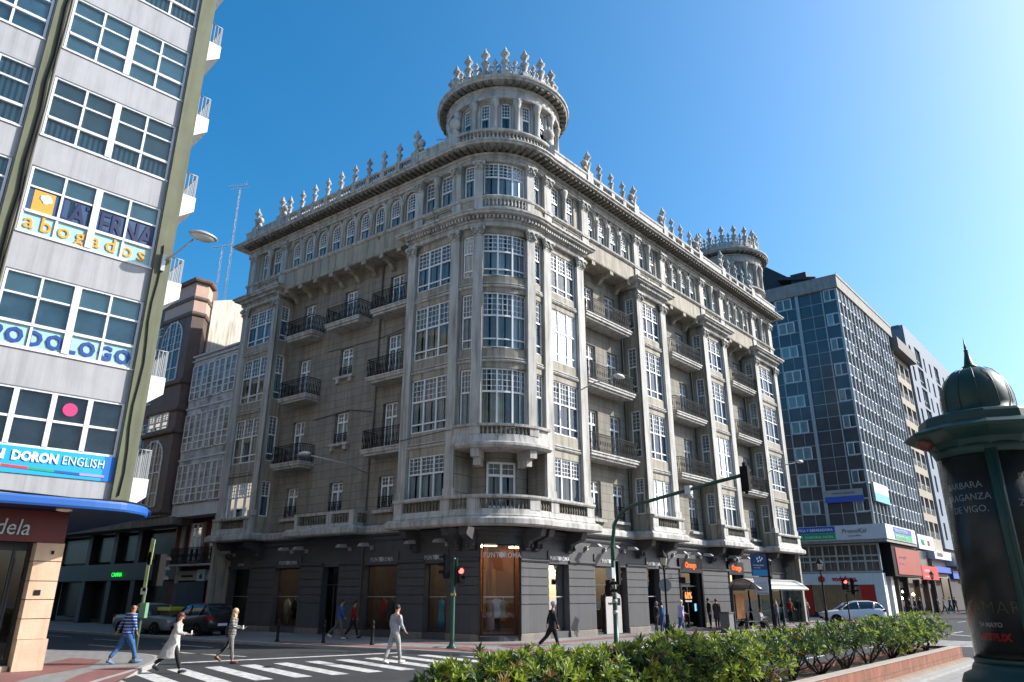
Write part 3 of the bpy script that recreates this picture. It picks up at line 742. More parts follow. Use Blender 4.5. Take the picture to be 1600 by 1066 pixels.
# --- turrets
def turret(cx,cy,z0,k,name='turret'):
    r=3.12*k
    def ring(rad,n=48): return Path([(cx+rad*math.cos(-math.pi/2+2*math.pi*i/n),cy+rad*math.sin(-math.pi/2+2*math.pi*i/n)) for i in range(n)],True)
    NWn=16; m=MB(); P=Path([(cx+r*math.cos(-math.pi/2+2*math.pi*(i-.15)/32),cy+r*math.sin(-math.pi/2+2*math.pi*(i-.15)/32)) for i in range(33)])
    seg=P.len/32; hs=[]; wh=1.95
    for j in range(NWn): c=(2*j+.5)*seg; hs.append((c-seg*.5+.03,c+seg*.5-.03,z0+1.15,z0+1.15+wh))
    pwall(m,P,z0,z0+3.5,hs,.18)
    o=m.build(name,pale,T); wo=wloc(o)
    nn=MB(); 
    wm=None
    for j,h in enumerate(hs):
        A=P.at(h[0],.1,2*j); B=P.at(h[1],.1,2*j); w_=math.dist(A,B)-.01; f=Fr(A[0],A[1],math.atan2(B[1]-A[1],B[0]-A[0]))
        if wm is None:
            fm_,gm_,cm_=window_mesh(w=w_,h=wh,n=1,gc=3,gr=4,gh=.48,low=0,cur=tealb)
            wm=fm_.copy(); wm.materials.append(glass); wm.materials.append(tealb); bm=bmesh.new(); bm.from_mesh(fm_)
            k0=len(bm.faces)
            bm.from_mesh(gm_); 
            for fc in list(bm.faces)[k0:]: fc.material_index=1
            k0=len(bm.faces); bm.from_mesh(cm_)
            bm.faces.ensure_lookup_table()
            for fc in list(bm.faces)[k0:]: fc.material_index=2
            bm.to_mesh(wm); bm.free()
        p=f.pt((0,0,h[2])); link(wm,'turret_window',o,(p[0]-wo[0],p[1]-wo[1],p[2]-wo[2]),f.a)
    cl=MB()
    for j in range(NWn):
        cl.mark()
        a=-math.pi/2+2*math.pi*(2*j+1+.35)/32; x,y=cx+(r+.12)*math.cos(a),cy+(r+.12)*math.sin(a)
        cl.lathe([(.2,0),(.2,.12),(.155,.2),(.135,1.65),(.16,1.67),(.16,1.72),(.22,1.9),(.26,2.1),(.27,2.22)],x,y,z0+1.0,10)
        for d in (-1,1): cl.ball(x+.2*math.cos(a)*.6-d*.18*math.sin(a),y+.2*math.sin(a)*.6+d*.18*math.cos(a),z0+3.1,.085,6)
    cl.parts('turret_column',pale,o)
    e=MB(); P2=ring(r)
    sweep(e,P2,[(-.3,z0+.9),(.3,z0+.9),(.3,z0+1.0),(.2,z0+1.08),(-.3,z0+1.08)])
    sweep(e,P2,[(-.3,z0+3.22),(.3,z0+3.22),(.34,z0+3.34),(.26,z0+3.38),(.22,z0+3.8),(.34,z0+3.86),(.34,z0+3.95),(-.3,z0+3.95)])
    sweep(e,P2,[(-.3,z0+4.12),(.78,z0+4.12),(.82,z0+4.2),(.9,z0+4.25),(.92,z0+4.36),(.7,z0+4.42),(.3,z0+4.5),(.24,z0+4.62),(.24,z0+4.9),(-.3,z0+4.95)])
    e.build('turret_cornice',pale,o)
    d=MB()
    for t in along(P2,.37): boxat(d,P2,min(t,P2.len-.01),.085,.2,.74,z0+3.94,z0+4.115)
    d.build('turret_modillions',moss,o)
    b=MB(); b.lathe([(r+.1,z0+4.9),(r-.6,z0+5.1),(.01,z0+5.35)],cx,cy,0,32); b.build('turret_roof',slate,o)
    # crown
    cr=MB(); n=17
    ft=MB(); ft.box(-.22,.22,-.22,.22,0,.34); finial(ft,0,0,.34,1.82,.26,14); ftm=ft.mesh('crown_finial',pale)
    fs=MB(); fs.box(-.15,.15,-.15,.15,0,.24); finial(fs,0,0,.24,1.05,.15,10)
    for s in (-1,1):
        fs.tube([(s*.1,0,.3),(s*.28,0,.4),(s*.34,0,.6),(s*.26,0,.72),(s*.17,0,.64)],.055,6); fs.ball(s*.3,0,.2,.13,8); fs.ball(s*.27,0,.75,.065,6)
    fsm=fs.mesh('crown_scroll_finial',pale)
    for j in range(n):
        a=-math.pi/2+2*math.pi*j/n+.05; R1=r+.05
        link(ftm,'crown_finial',o,(cx+R1*math.cos(a)-wo[0],cy+R1*math.sin(a)-wo[1],z0+4.85),a+math.pi/2)
        a+=math.pi/n; link(fsm,'crown_scroll_finial',o,(cx+R1*math.cos(a)-wo[0],cy+R1*math.sin(a)-wo[1],z0+4.9),a+math.pi/2)
    return o
turret(-.55,37.0,25.25,1.0)
q=PR(34.0,2.9); turret(q[0],q[1],26.3,.92)
m=MB(); m.lathe([(3.2,25.2),(3.2,26.4)],q[0],q[1],0,32); m.build('turret_base',pale,T)
# penthouse, chimneys and roof antenna
m=MB(FL); m.box(-17.5,-7.2,3.6,8,25.2,27.4); m.prismx([(3.1,27.4),(8,27.4),(8,27.9),(3.1,27.6)],-17.8,-6.9); m.build('penthouse',whitep,T)
m=MB(FL); m.box(-9.3,-8.6,2.6,3.3,25.2,28.3); m.mark(); m.box(-8.2,-7.7,2.8,3.3,25.2,28.5); m.mark(); m.fr=FR; m.prismx([(2.5,25.2),(6,25.2),(6,28.5),(4.5,28.5)],13.2,16); m.parts('chimney',pale,T)
m=MB(FL); m.lathe([(.5,0),(.9,.3),(.8,.9),(.5,1.4),(.05,1.7)],-6.9,1.9,25.3,9,False); m.mark(); m.lathe([(.4,0),(.7,.3),(.5,.9),(.05,1.3)],-7.6,1.6,25.3,8,False); m.parts('roof_shrub',M('dark_ivy',(.02,.035,.015),.9,.5,8),T)
def antenna(base,h,lab,yagi=True,grp=None):
    t=thing('antenna_mast',lab,'antenna',base)
    m=MB(); r=.11
    for k in range(3):
        a=2.1*k; m.tube([(r*math.cos(a),r*math.sin(a),0),(r*.6*math.cos(a),r*.6*math.sin(a),h)],.018,4,False)
    n=int(h/.35)
    for i in range(n):
        z=i*h/n; rr=r*(1-.4*z/h); a=2.1*(i%3); b=2.1*((i+1)%3)
        m.tube([(rr*math.cos(a),rr*math.sin(a),z),(rr*math.cos(b),rr*math.sin(b),z+h/n)],.01,3,False)
    m.build('mast',M('galvanised_steel',(.35,.36,.37),.5,.1,5,metal=.6),t,False)
    if yagi:
        m=MB(); m.tube([(-.9,0,h),(.7,.1,h+.25)],.02,4,False)
        for i in range(9): x=-.85+i*.18; m.tube([(x,-.3,h+.02+.14*i*.2),(x,.3,h+.02+.14*i*.2)],.012,4,False)
        m.box(.5,.75,-.25,.25,h,h+.4) if False else m.tube([(.6,-.35,h-.1),(.65,-.35,h+.5)],.012,4,False)
        m.build('aerial',M('galvanised_steel'),t,False)
    return t
p=PL(6.0,2.6); antenna((p[0],p[1],25.3),3.6,'lattice television antenna beside the big turret on the main building roof')
# ================================================================= GROUND
ZR=-.12
asph=M('asphalt',(.028,.029,.031),.85,.38,.5,bump=.5,bscale=60)
def sheet(name,poly,z,mat,label=None):
    m=MB(); m.quad(*[(x,y,z) for x,y in poly]); return struct(m.build(name,mat))
sheet('road',[(-250,-120),(260,-120),(260,330),(-250,330)],ZR,asph)
pave=M('grey_paving',(.21,.205,.20),.8,.14,1.5,grime=0,bump=.2,brick=(.4,.4,.012,(.11,.107,.10),(.19,.185,.178)))
redp=M('red_paving',(.20,.085,.078),.8,.18,1.5,bump=.2,brick=(.4,.4,.012,(.12,.07,.06),(.175,.08,.07)))
kerbm=M('kerb_granite',(.29,.285,.27),.8,.15,3,bump=.3)
white_line=M('road_paint',(.52,.52,.50),.75,.35,9,grime=.75)
def smooth(pts,k=3):
    out=[]
    for i in range(len(pts)-1):
        p0=pts[max(i-1,0)];p1=pts[i];p2=pts[i+1];p3=pts[min(i+2,len(pts)-1)]
        for j in range(k):
            t=j/k; out.append(tuple(.5*((2*b)+(-a+c)*t+(2*a-5*b+4*c-d)*t*t+(-a+3*b-3*c+d)*t**3) for a,b,c,d in zip(p0,p1,p2,p3)))
    return out+[pts[-1]]
curb=[PL(60,-4.9),PL(30,-4.9),PL(9.5,-4.85)]+smooth([PL(7.5,-4.7),(-4.9,30.55),(-3.6,29.7),(-2.0,28.7),(-.3,27.85),(1.6,27.55),(3.3,28.3),(4.5,30.2),PR(4.5,-4.3)],3)+[PR(36,-4.3)]+smooth([PR(37.2,-4.1),PR(38.6,-3),PR(39,-1)])+[PR(39,40)]
m=MB(); m.prism(curb+[PL(60,40)],ZR-.1,0.0); struct(m.build('pavement',pave))
cpath=Path(curb); m=MB(); sweep(m,cpath,[(-.16,ZR-.1),(.02,ZR-.1),(.02,-.012),(0,.006),(-.16,.006)]); struct(m.build('kerb',kerbm))
def strip(name,path,i0,i1,z,mat):
    m=MB(); sweep(m,path,[(-i0,z-.002),(-i0,z),(-i1,z),(-i1,z-.002)]); return struct(m.build(name,mat))
s0=cpath.s[2]; s1=cpath.s[2+1+24]+4
strip('red_paving_band',cpath.sub(s0,cpath.s[-6]),.3,1.25,.005,redp)
strip('red_paving_band',PW.sub(uL(PW,4.5),PW.len).offset(-2.3),0,.85,.005,redp)
for i,(a,b,c) in enumerate(((9.0,2.4,5.2),(15,2.4,5.2),(21.,2.4,5.2))):
    m=MB(FR); m.quad((a,-4.0,.009),(a+.8,-4.0,.009),(a+2.2,-1.2,.009),(a+1.4,-1.2,.009)); struct(m.build('red_paving_band',redp))
m=MB()
for q in ([(-.6,31.8),(.2,31.9),(2.0,28.9),(1.1,28.6)],[(-2.6,31.1),(-1.9,31.5),(-.2,29.0),(-.9,28.6)]): m.quad(*[(x,y,.009) for x,y in q])
struct(m.build('red_paving_band',redp))
# pavement round the office building on the left
isl=smooth([(-22,31.5),(-17.2,29.6),(-14.6,28.7),(-12.4,27.2),(-11.3,24.9),(-10.75,23.0),(-10.4,21.3),(-10.15,19.6),(-9.8,17.4),(-10.5,15.4),(-14,11.5)],3)+[(-40,-16)]
m=MB(); m.prism(list(reversed(isl))+[(-24,32),(-46,60),(-70,20)],ZR-.1,0.0) if False else m.prism([(-24,33)]+isl[3:],ZR-.1,0.0); struct(m.build('pavement',pave))
ip=Path(list(reversed(isl))) ; ip=Path(isl)
m=MB(); sweep(m,Path(list(isl)),[(-.02,ZR-.1),(.18,ZR-.1),(.18,.006),(-.0,.006),(-.02,-.01)]) if False else sweep(m,Path(isl).offset(0),[(-.02,ZR-.1),(-.02,-.012),(0,.006),(.17,.006),(.17,ZR-.1)]); struct(m.build('kerb',kerbm))
m=MB()
def pz2(px,py):
    F=1120.;P=RAD(19.47); X=px-800;U=533-py; r=(X,F*math.cos(P)-U*math.sin(P),F*math.sin(P)+U*math.cos(P)); t=-2.0/r[2]; return (r[0]*t,r[1]*t)
for q in ([(-40,1062),(0,1052),(112,1028),(160,1031),(140,1042),(60,1056),(-10,1075)],[(60,1085),(120,1056),(160,1044),(226,1041),(205,1054),(180,1066),(160,1080)],[(-40,1036),(0,1030),(30,1027),(44,1026),(0,1036),(-40,1044)]):
    m.quad(*[(*pz2(x,y),.005) for x,y in q])
struct(m.build('red_paving_band',redp))
# median pavement with the planter
PE=(14.15,24.5)
FM=Fr(PE[0],PE[1],math.atan2(dR[1],dR[0]))      # x along the avenue, y towards the avenue side (left)
m=MB(FM); m.prism([(-50,1.9),(.7,1.9),(1.4,1.6),(1.7,.9),(1.7,-40),(-50,-40)],ZR-.1,0.0); struct(m.build('pavement',M('grey_slabs',(.26,.25,.24),.85,.15,1.5,bump=.3,brick=(.6,.4,.01,(.13,.13,.12),(.23,.225,.21)))))
m=MB(FM); q=Path([FM.pt((x,y,0))[:2] for x,y in [(1.7,-40),(1.7,.9),(1.4,1.6),(.7,1.9),(-50,1.9)]]); m=MB(); sweep(m,q,[(-.02,ZR-.1),(-.02,.006),(.16,.006),(.16,ZR-.1)]) if False else sweep(m,q,[(.02,ZR-.1),(.02,.006),(-.16,.006),(-.16,ZR-.1)]); struct(m.build('kerb',kerbm))
# road paint
def road_marks(name,quads,lab=None):
    m=MB()
    for q in quads: m.quad(*[(x,y,ZR+.005) for x,y in q])
    return struct(m.build(name,white_line))
k=1.06; d=(.613,-.790); e=(.790,.613); qs=[]
for i in range(-4,11):
    ox,oy=-9.0*1.06+e[0]*1.02*k*i+.05, 22.9*1.06-.1+e[1]*1.02*k*i
    L=4.55 if i>-3 else 3.6
    if i>=8: L=4.3
    a=(ox,oy); b=(ox+d[0]*L,oy+d[1]*L); w_=.5
    qs.append([a,b,(b[0]+e[0]*w_,b[1]+e[1]*w_),(a[0]+e[0]*w_,a[1]+e[1]*w_)])
road_marks('zebra_crossing',qs)
def line(a,b,w_=.16):
    L=math.dist(a,b); n=((b[1]-a[1])/L*w_/2,-(b[0]-a[0])/L*w_/2)
    return [(a[0]+n[0],a[1]+n[1]),(b[0]+n[0],b[1]+n[1]),(b[0]-n[0],b[1]-n[1]),(a[0]-n[0],a[1]-n[1])]
road_marks('stop_line',[line((-10.9,25.7),(-3.9,30.3),.34),line((-12.6,29.9),(-9.6,28.2),.15)])
ln=[line(PL(6+i*7,-9.2),PL(9+i*7,-9.2),.13) for i in range(7)]+[line(PL(8,-12.6),PL(50,-12.6),.13)]+[line(PL(10+i*6.5,-6.9),PL(14+i*6.5,-6.9),.13) for i in range(5)]
road_marks('lane_line',ln)
rl=[line(PR(a,-8.1),PR(a+3,-8.1),.15) for a in range(6,130,8)]+[line(PR(a,-11.6),PR(a+3,-11.6),.15) for a in range(2,130,8)]+[line(PR(-4,-14.5),PR(9,-14.5),.15),line(PR(17,-16),PR(60,-16),.15)]+[line(PR(14+i*.95,-15.6),PR(14+i*.95,-6),.5) for i in range(0,5)]
road_marks('lane_line',rl)
road_marks('bus_lane_line',[line(PR(22,-14.9),PR(27,-8.8),.3),line(PR(18,-17.5),PR(31,-17.5),.15),line(PR(19,-19.5),PR(36,-19.5),.15)])
m=MB(); m.lathe([(.33,0),(.33,.006)],-7.4,24.3,ZR+.002,20); m.lathe([(.3,0),(.3,.006)],-6.4,19.9,ZR+.002,20); struct(m.build('manhole_cover',M('cast_iron_cover',(.05,.05,.05),.6,.2,6,metal=.4)))
# ================================================================= MAIN BUILDING: SHOP FLOOR
PG=PW; cg=(PG.s[1]+PG.s[1+NA])/2
grey2=M('grey_shop_stone',(.062,.063,.068),.6,.1,1.5,grime=.25,bump=.12)
plinthm=M('plinth_stone',(.19,.165,.145),.8,.2,2,grime=.4)
OL=[(19.7,21.6),(14.95,17.2),(11.7,13.0),(7.3,9.7),(3.95,5.4)]
ORt=[(5.0,6.6),(8.95,12.0),(14.2,15.6),(18.1,20.9),(25.0,27.2),(30.2,32.2)]
hz=[(uL(PG,b),uL(PG,a),.3 if (a,b)!=(11.7,13.0) else 0.02,3.42) for a,b in OL]+[(cg-.98,cg+.98,.22,4.25)]+[(uR(PG,a),uR(PG,b),.02 if a in(8.95,18.1,30.2) else .3,3.42 if a<18 else 3.9) for a,b in ORt]
hz.sort()
m=MB(); pwall(m,PG,0,5.02,hz,.45); m.build('shop_wall',grey2,T)
# rusticated blocks, plinths and mouldings between the openings
mb=MB(); mp=MB(); mm=MB(); prev=0.0
solids=[]
for h in hz: solids.append((prev,h[0])); prev=h[1]
solids.append((prev,PG.len))
for a,b in solids:
    if b-a<.25: continue
    sp=PG.sub(a+.02,b-.02); mb.mark(); mp.mark(); mm.mark()
    for z0,z1 in [(.32,1.54),(1.58,1.96),(2.0,2.36),(2.4,2.76),(2.8,3.16),(3.2,3.44)]: sweep(mb,sp,[(-.05,z0),(.05,z0),(.05,z1),(-.05,z1)])
    sweep(mp,sp,[(-.05,0),(.1,0),(.1,.27),(.06,.3),(-.05,.3)])
    sweep(mm,sp,[(-.05,3.46),(.08,3.46),(.14,3.54),(.14,3.6),(.07,3.64),(-.05,3.64)])
mb.parts('rusticated_pier',grey2,T); mp.parts('plinth',plinthm,T); mm.parts('pier_moulding',grey2,T)
m=MB(); sweep(m,PG.sub(0,PG.len),[(-.05,4.62),(.05,4.62),(.1,4.72),(.1,4.82),(.22,4.9),(.22,4.99),(-.05,4.99)]); m.build('shop_cornice',grey2,T)
m=MB()
def console(t,big=1):
    m.mark()
    q=PG.at(t); m.fr=Fr(q[0],q[1],PG.ang(t)); w_=.2*big
    m.prismx([(0,3.95),(-.22,4.0),(-.3,4.25),(-.42,4.4),(-.75,4.5),(-1.05,4.62),(-1.15,4.97),(0,4.97)],-w_,w_)
    for sx in (-1,1): m.lathe([(.12,-.06),(.12,.06)],0,0,0,1) if False else m.ball(sx*w_*.8,-.3,4.2,.14,8,.5,1,1)
    m.fr=None
for u in (3.3,6.0,18.9,21.7): console(uL(PG,u))
for dt in (-1.35,1.35): console(cg+dt)
for a,b in BAYS: console(uR(PG,a+.5)); console(uR(PG,b-.5))
m.parts('console',grey2,T)
# frames, glass, transoms
fr_m=M('dark_shop_frame',(.03,.03,.035),.4,.1,3); steel=M('steel_bar',(.55,.56,.58),.3,.05,3,metal=.7)
for i,(a,b,z0,z1) in enumerate(hz):
    f=MB(); q0=PG.at(a,.3); q1=PG.at(b,.3); ff=Fr(q0[0],q0[1],math.atan2(q1[1]-q0[1],q1[0]-q0[0])); w_=math.dist(q0,q1)
    t=.05; f.box(0,t,0,.08,z0,z1); f.box(w_-t,w_,0,.08,z0,z1); f.box(t,w_-t,0,.08,z1-t,z1); f.box(t,w_-t,0,.08,z0,z0+t+.03)
    g=MB(); g.quad((t,.04,z0),(w_-t,.04,z0),(w_-t,.04,z1),(t,.04,z1))
    g.m=0
    isdoor=z0<.1
    if isdoor:
        f.box(w_/2-.04,w_/2+.04,-.01,.08,z0,2.5); f.box(t,w_-t,-.01,.08,2.46,2.54)
    f.fr=None; fme=f.mesh('shop_window_frame',fr_m); gme=g.mesh('shop_pane',shopglass)
    o=onframe(fme,'shop_door' if isdoor else 'shop_window',ff,0,0,0,T); link(gme,'pane',o)
    if not isdoor:
        s=MB(); s.box(t,w_-t,-.05,.0,1.87,1.91); link(s.mesh('transom',steel),'transom',o)
# shop interiors
orange=M('orange_shop_wall',(.16,.055,.016),.8,.3,1.2); shopdark=M('shop_interior',(.06,.05,.05),.8,.3,2)
lampw=M('warm_shop_light',(1,.72,.42),.5,0,1,emit=12); lampc=M('cool_shop_light',(.8,.9,1),.5,0,1,emit=5)
def isec(p,d,q,e):
    det=d[0]*(-e[1])+e[0]*d[1]; w_=(q[0]-p[0],q[1]-p[1]); t=(w_[0]*(-e[1])+e[0]*w_[1])/det; return (p[0]+t*d[0],p[1]+t*d[1])
XB=isec(PR(0,4.4),dR,PL(0,4.4),dL)
m=MB(); sweep(m,Path([PL(22,4.4),XB,PR(12.5,4.4)]),[(0,0),(0,4.9),(-.1,4.9),(-.1,0)]); m.build('shop_back_wall',orange,T)
m=MB(); sweep(m,Path([PR(12.6,4.4),PR(35.3,4.4)]),[(0,0),(0,4.9),(-.1,4.9),(-.1,0)]); 
for u in (7.0,12.4,17.6,24.0,29.6): m.mark(); q0,q1=PR(u,1.6),PR(u,4.4); sweep(m,Path([q0,q1]),[(-.06,0),(-.06,4.6),(.06,4.6),(.06,0)])
for u in (6.2,10.6,14.0,18.4): m.mark(); q0,q1=PL(u,1.6),PL(u,4.4); sweep(m,Path([q0,q1]),[(-.06,0),(-.06,4.6),(.06,4.6),(.06,0)])
m.parts('shop_partition',shopdark,T)
m=MB(); _p=PG.offset(.4).p+[PR(35.3,4.3),XB,PL(22,4.3)]; m.prism(_p,4.36,4.42); m.build('shop_ceiling',shopdark,T); m=MB(); m.prism(_p,.012,.03); m.build('shop_floor',shopdark,T)
m=MB()
for t in [uL(PG,16),uL(PG,8.5),uL(PG,4.7),cg,uR(PG,5.8),uR(PG,10.5)]: m.mark(); boxat(m,PG,t,.35 if t==cg else .9,-2.5,-2.25,4.27,4.33); m.mark(); boxat(m,PG,t,.03 if t==cg else .8,-.98,-.92,4.2,4.25)
m.parts('shop_lamp',lampw,T)
m=MB()
for t in [uR(PG,15),uR(PG,19.5),uR(PG,26),uR(PG,31)]: m.mark(); boxat(m,PG,t,.5,-2.2,-2.0,4.2,4.29)
m.parts('shop_lamp',lampc,T)
m=MB()
for k,t in enumerate([uL(PG,16),uL(PG,8.6),cg-.3,cg+.5]): m.mark(); boxat(m,PG,t,.09,-2.9,-2.7,1.2,3.2)
m.parts('shop_poster',M('amber_panel',(.75,.33,.05),.6,.2,2),T)
# lettering over the windows
signw=M('sign_letters',(.50,.51,.53),.35,.05,3,metal=.5)
def ptr(path,t,z,out,size,parent=T):
    q=path.at(t,-out); f=Fr(q[0],q[1],path.ang(t))
    text('PUNT',size,f,-.07-size*.12,0,z,signw,parent,'shop_lettering','RIGHT',bold=.004,sx=.8,space=1.15)
    text('ROMA',size,f,.07+size*.12,0,z,signw,parent,'shop_lettering','LEFT',bold=.004,sx=.8,space=1.15)
    d_=MB(f); d_.lathe([(.0001,-.01),(size*.38,-.01),(size*.38,.01),(.0001,.01)],0,0,0,14)
    me=d_; vv=[]
    d2=MB(f); N=14; d2.prismy([(size*.4*math.cos(2*math.pi*k/N),z+size*.36+size*.4*math.sin(2*math.pi*k/N)) for k in range(N)],-.02,.0); d2.build('shop_lettering_disc',signw,parent)
fas=M('black_glass_fascia',(.008,.008,.009),.5,.05,2,spec=.2)
m=MB()
for a,b in OL:
    if a==11.7: continue
    m.mark(); boxat(m,PG,uL(PG,(a+b)/2),(b-a)/2+.05,.0,.06,3.44,4.05)
for a,b in ORt[:3]: m.mark(); boxat(m,PG,uR(PG,(a+b)/2),(b-a)/2+.05,.0,.06,3.44,4.05)
m.parts('fascia_panel',grey2,T)
for a,b in [(15,17.2),(7.2,9.7),(3.9,5.4)]: ptr(PG,uL(PG,(a+b)/2),3.6,.08,.30)
ptr(PG,cg,3.62,.05,.34)
for u in (5.8,10.3,14.9): ptr(PG,uR(PG,u),3.6,.08,.28)
text('AMAR',.24,Fr(*PG.at(uL(PG,20.6),-.08),PG.ang(uL(PG,20.6))),0,0,3.62,signw,T,'shop_lettering','CENTER')
# black shop fronts of the phone shop
m=MB()
for a,b in ORt[3:]: m.mark(); boxat(m,PG,uR(PG,(a+b)/2),(b-a)/2+.12,-.1,.12,3.3,4.15); boxat(m,PG,uR(PG,a)-.06,.09,-.1,.1,0,3.3); boxat(m,PG,uR(PG,b)+.06,.09,-.1,.1,0,3.3)
m.parts('black_shop_fascia',fas,T)
osign=M('orange_lit_letters',(1,.075,.006),.5,0,1,emit=.9); 
for u in (19.4,26.1): 
    f=Fr(*PG.at(uR(PG,u),-.14),PG.ang(uR(PG,u))); text('Orange',.48,f,0,0,3.6,osign,T,'lit_lettering','CENTER',bold=.008)
f=Fr(*PG.at(uR(PG,31.2),-.14),PG.ang(uR(PG,31.2))); text('O',.4,f,0,0,3.6,osign,T,'lit_lettering','CENTER',bold=.01)
f=Fr(*PG.at(uR(PG,19.6),.25),PG.ang(uR(PG,19.6))); oc=M('orange_sticker',(.8,.28,.06),.5,.05,2); text('60%',.55,f,-.1,0,1.75,oc,T,'window_sticker','CENTER',bold=.02); text('descuento',.2,f,-.1,0,1.55,M('white_sticker',(.7,.7,.7),.5),T,'window_sticker','CENTER')
m=MB(); boxat(m,PG,uR(PG,20.4),.16,-.27,-.25,1.0,1.45); m.build('window_sticker',M('cyan_sticker',(.2,.55,.7),.5),T)
m=MB(); boxat(m,PG,uR(PG,18.9),.3,-.5,-.35,.3,1.1); m.build('window_poster',M('red_poster',(.55,.08,.04),.5,.3,3),T)
# wall lamps over the shops
lm=MB(); lm.box(-.06,.06,-.15,0,-.1,.1); lm.tube([(0,-.1,0),(0,-.45,.12)],.025,5); lm.prismx([(-.35,.06),(-.45,.24),(-.85,.2),(-1.0,.06),(-.95,.02)],-.12,.12); lme=lm.mesh('wall_lamp',M('grey_lamp_metal',(.42,.42,.43),.4,.05,3,metal=.3))
for u in (4.0,5.9,9.2,10.9,14.5,15.8,21.5): t=uL(PG,u); q=PG.at(t); onframe(lme,'wall_lamp',Fr(q[0],q[1],PG.ang(t)),0,0,4.3,T)
for u in (8.2,9.9,11.8,17.4,19.2,20.9,24.6,26.6,30.2): t=uR(PG,u); q=PG.at(t); onframe(lme,'wall_lamp',Fr(q[0],q[1],PG.ang(t)),0,0,4.3,T)
# garments hanging in the shop windows
def garment(path,t,off,z0,z1,wid,col,lab,kind='shirt',pose=0):
    q=path.at(t,off); g=thing('hanging_garment',lab,'garment',(q[0],q[1],z0),path.ang(t),'clothes hung in the shop windows')
    m=MB(); H=z1-z0; prof={'dress':[(1.0,0),(.85,.35),(.6,.62),(.62,.72),(.8,.86),(.75,.94),(.3,1)],'shirt':[(.8,0),(.78,.4),(.8,.7),(.95,.86),(.9,.94),(.3,1)],'coat':[(.9,0),(.8,.5),(.85,.8),(.95,.9),(.3,1)]}[kind]
    vs=[];fs=[];N=14
    for r,h in prof:
        for i in range(N):
            a=2*math.pi*i/N; w_=1+(.07*math.cos(5*a) if h<.7 else 0); vs.append((wid/2*r*w_*math.cos(a),.11*w_*math.sin(a),h*H))
    for j in range(len(prof)-1):
        for i in range(N): a=j*N+i;b=j*N+(i+1)%N; fs.append((a,b,b+N,a+N))
    fs.append(tuple(range(N))); m.add(vs,fs,True)
    if kind!='dress':
        for s in (-1,1): m.tube([(s*wid*.42,0,H*.9),(s*wid*.55,0,H*.7),(s*wid*.55,.02,H*.4)],[.07,.06,.05],6)
    m.build('cloth',M('cloth_'+lab.split()[0],col,.9,.2,9),g,False)
    h=MB(); h.tube([(-wid*.35,0,H*.95),(0,0,H*1.0),(wid*.35,0,H*.95)],.012,4); h.tube([(0,0,H),(0,0,H+.12)],.01,4); h.build('hanger',steel,g,False)
GA=[(cg-.6,.8,.45,1.75,.5,(.42,.26,.24),'pink patterned dress in the corner window, left of the white blouse','dress'),(cg+.02,.8,.95,1.8,.5,(.55,.57,.6),'white blouse in the middle of the corner shop window','shirt'),(cg+.03,.86,.4,1.0,.4,(.02,.02,.02),'black skirt under the white blouse in the corner window','dress'),(cg+.62,.8,.85,1.75,.4,(.36,.27,.16),'beige patterned top at the right of the corner window','shirt'),
(uL(PG,5.0),.8,.45,1.75,.45,(.05,.26,.45),'bright blue dress in the window left of the corner','dress'),(uL(PG,4.15),.8,.9,1.75,.35,(.08,.22,.36),'dull blue top beside the bright blue dress','shirt'),
(uL(PG,7.7),.8,.8,1.75,.35,(.25,.32,.36),'pale denim shirt behind the man in grey','shirt'),(uL(PG,9.0),.8,.85,1.75,.35,(.3,.04,.04),'red top hanging left of the denim shirt','shirt'),(uL(PG,8.4),.8,.8,1.75,.4,(.03,.04,.06),'navy jacket between the red top and denim shirt','coat'),
(uL(PG,16.9),.8,.4,1.75,.4,(.35,.42,.4),'long pale green coat at the left of the far window','coat'),(uL(PG,16.2),.8,.7,1.7,.35,(.04,.04,.04),'black jacket behind the pale green coat','coat'),(uL(PG,15.75),.8,.9,1.7,.3,(.32,.42,.40),'mint blouse in the far left shop window','shirt'),(uL(PG,15.3),.8,.95,1.7,.3,(.36,.42,.42),'pale grey blouse right of the mint blouse','shirt'),
(uR(PG,5.4),.8,.9,1.8,.35,(.12,.1,.1),'dark floral top behind the walking man in black','shirt')]
for g in GA: garment(PG,*g)
# leaning advertising board in the entrance
b=thing('entrance_board','pale rounded advertising board standing in the clothes shop entrance','sign board',(*PG.at(uR(PG,10.9),.2),.02),PG.ang(uR(PG,10.9)))
m=MB(); m.prismy([(-.75,0),(.75,0),(.75,1.75),(.68,1.95),(.4,2.05),(-.4,2.05),(-.68,1.95),(-.75,1.75)],-.03,.03); m.build('board',M('cream_board',(.36,.34,.33),.6,.06,2),b,False)
text('PUNTOROMA',.17,None,0,-.035,1.45,fas,b,'lettering','CENTER')

patch=M('asphalt_patch',(.022,.023,.025),.9,.2,2,bump=.5,bscale=60)
for q in ([(-1.5,22.5),(1.6,24.8),(1.0,25.6),(-2.1,23.3)],[(-14.5,31.5),(-12.8,33.2),(-13.4,33.8),(-15.1,32.1)],[(8,27.2),(13.5,33.5),(13.0,34.0),(7.5,27.7)],[(-5.6,19.0),(-4.2,20.2),(-4.6,20.7),(-6,19.5)]):
    m=MB(); m.quad(*[(x,y,ZR+.0025) for x,y in q]); struct(m.build('asphalt_patch',patch))
for (x,y,a) in ((-6.2,30.9,-.6),(6.0,31.9,.85)):
    m=MB(Fr(x,y,a,ZR)); m.box(-.35,.35,-.2,.2,0.003,.008); struct(m.build('drain_grate',M('cast_iron_cover',(.05,.05,.05),.6,.2,6,metal=.4)))
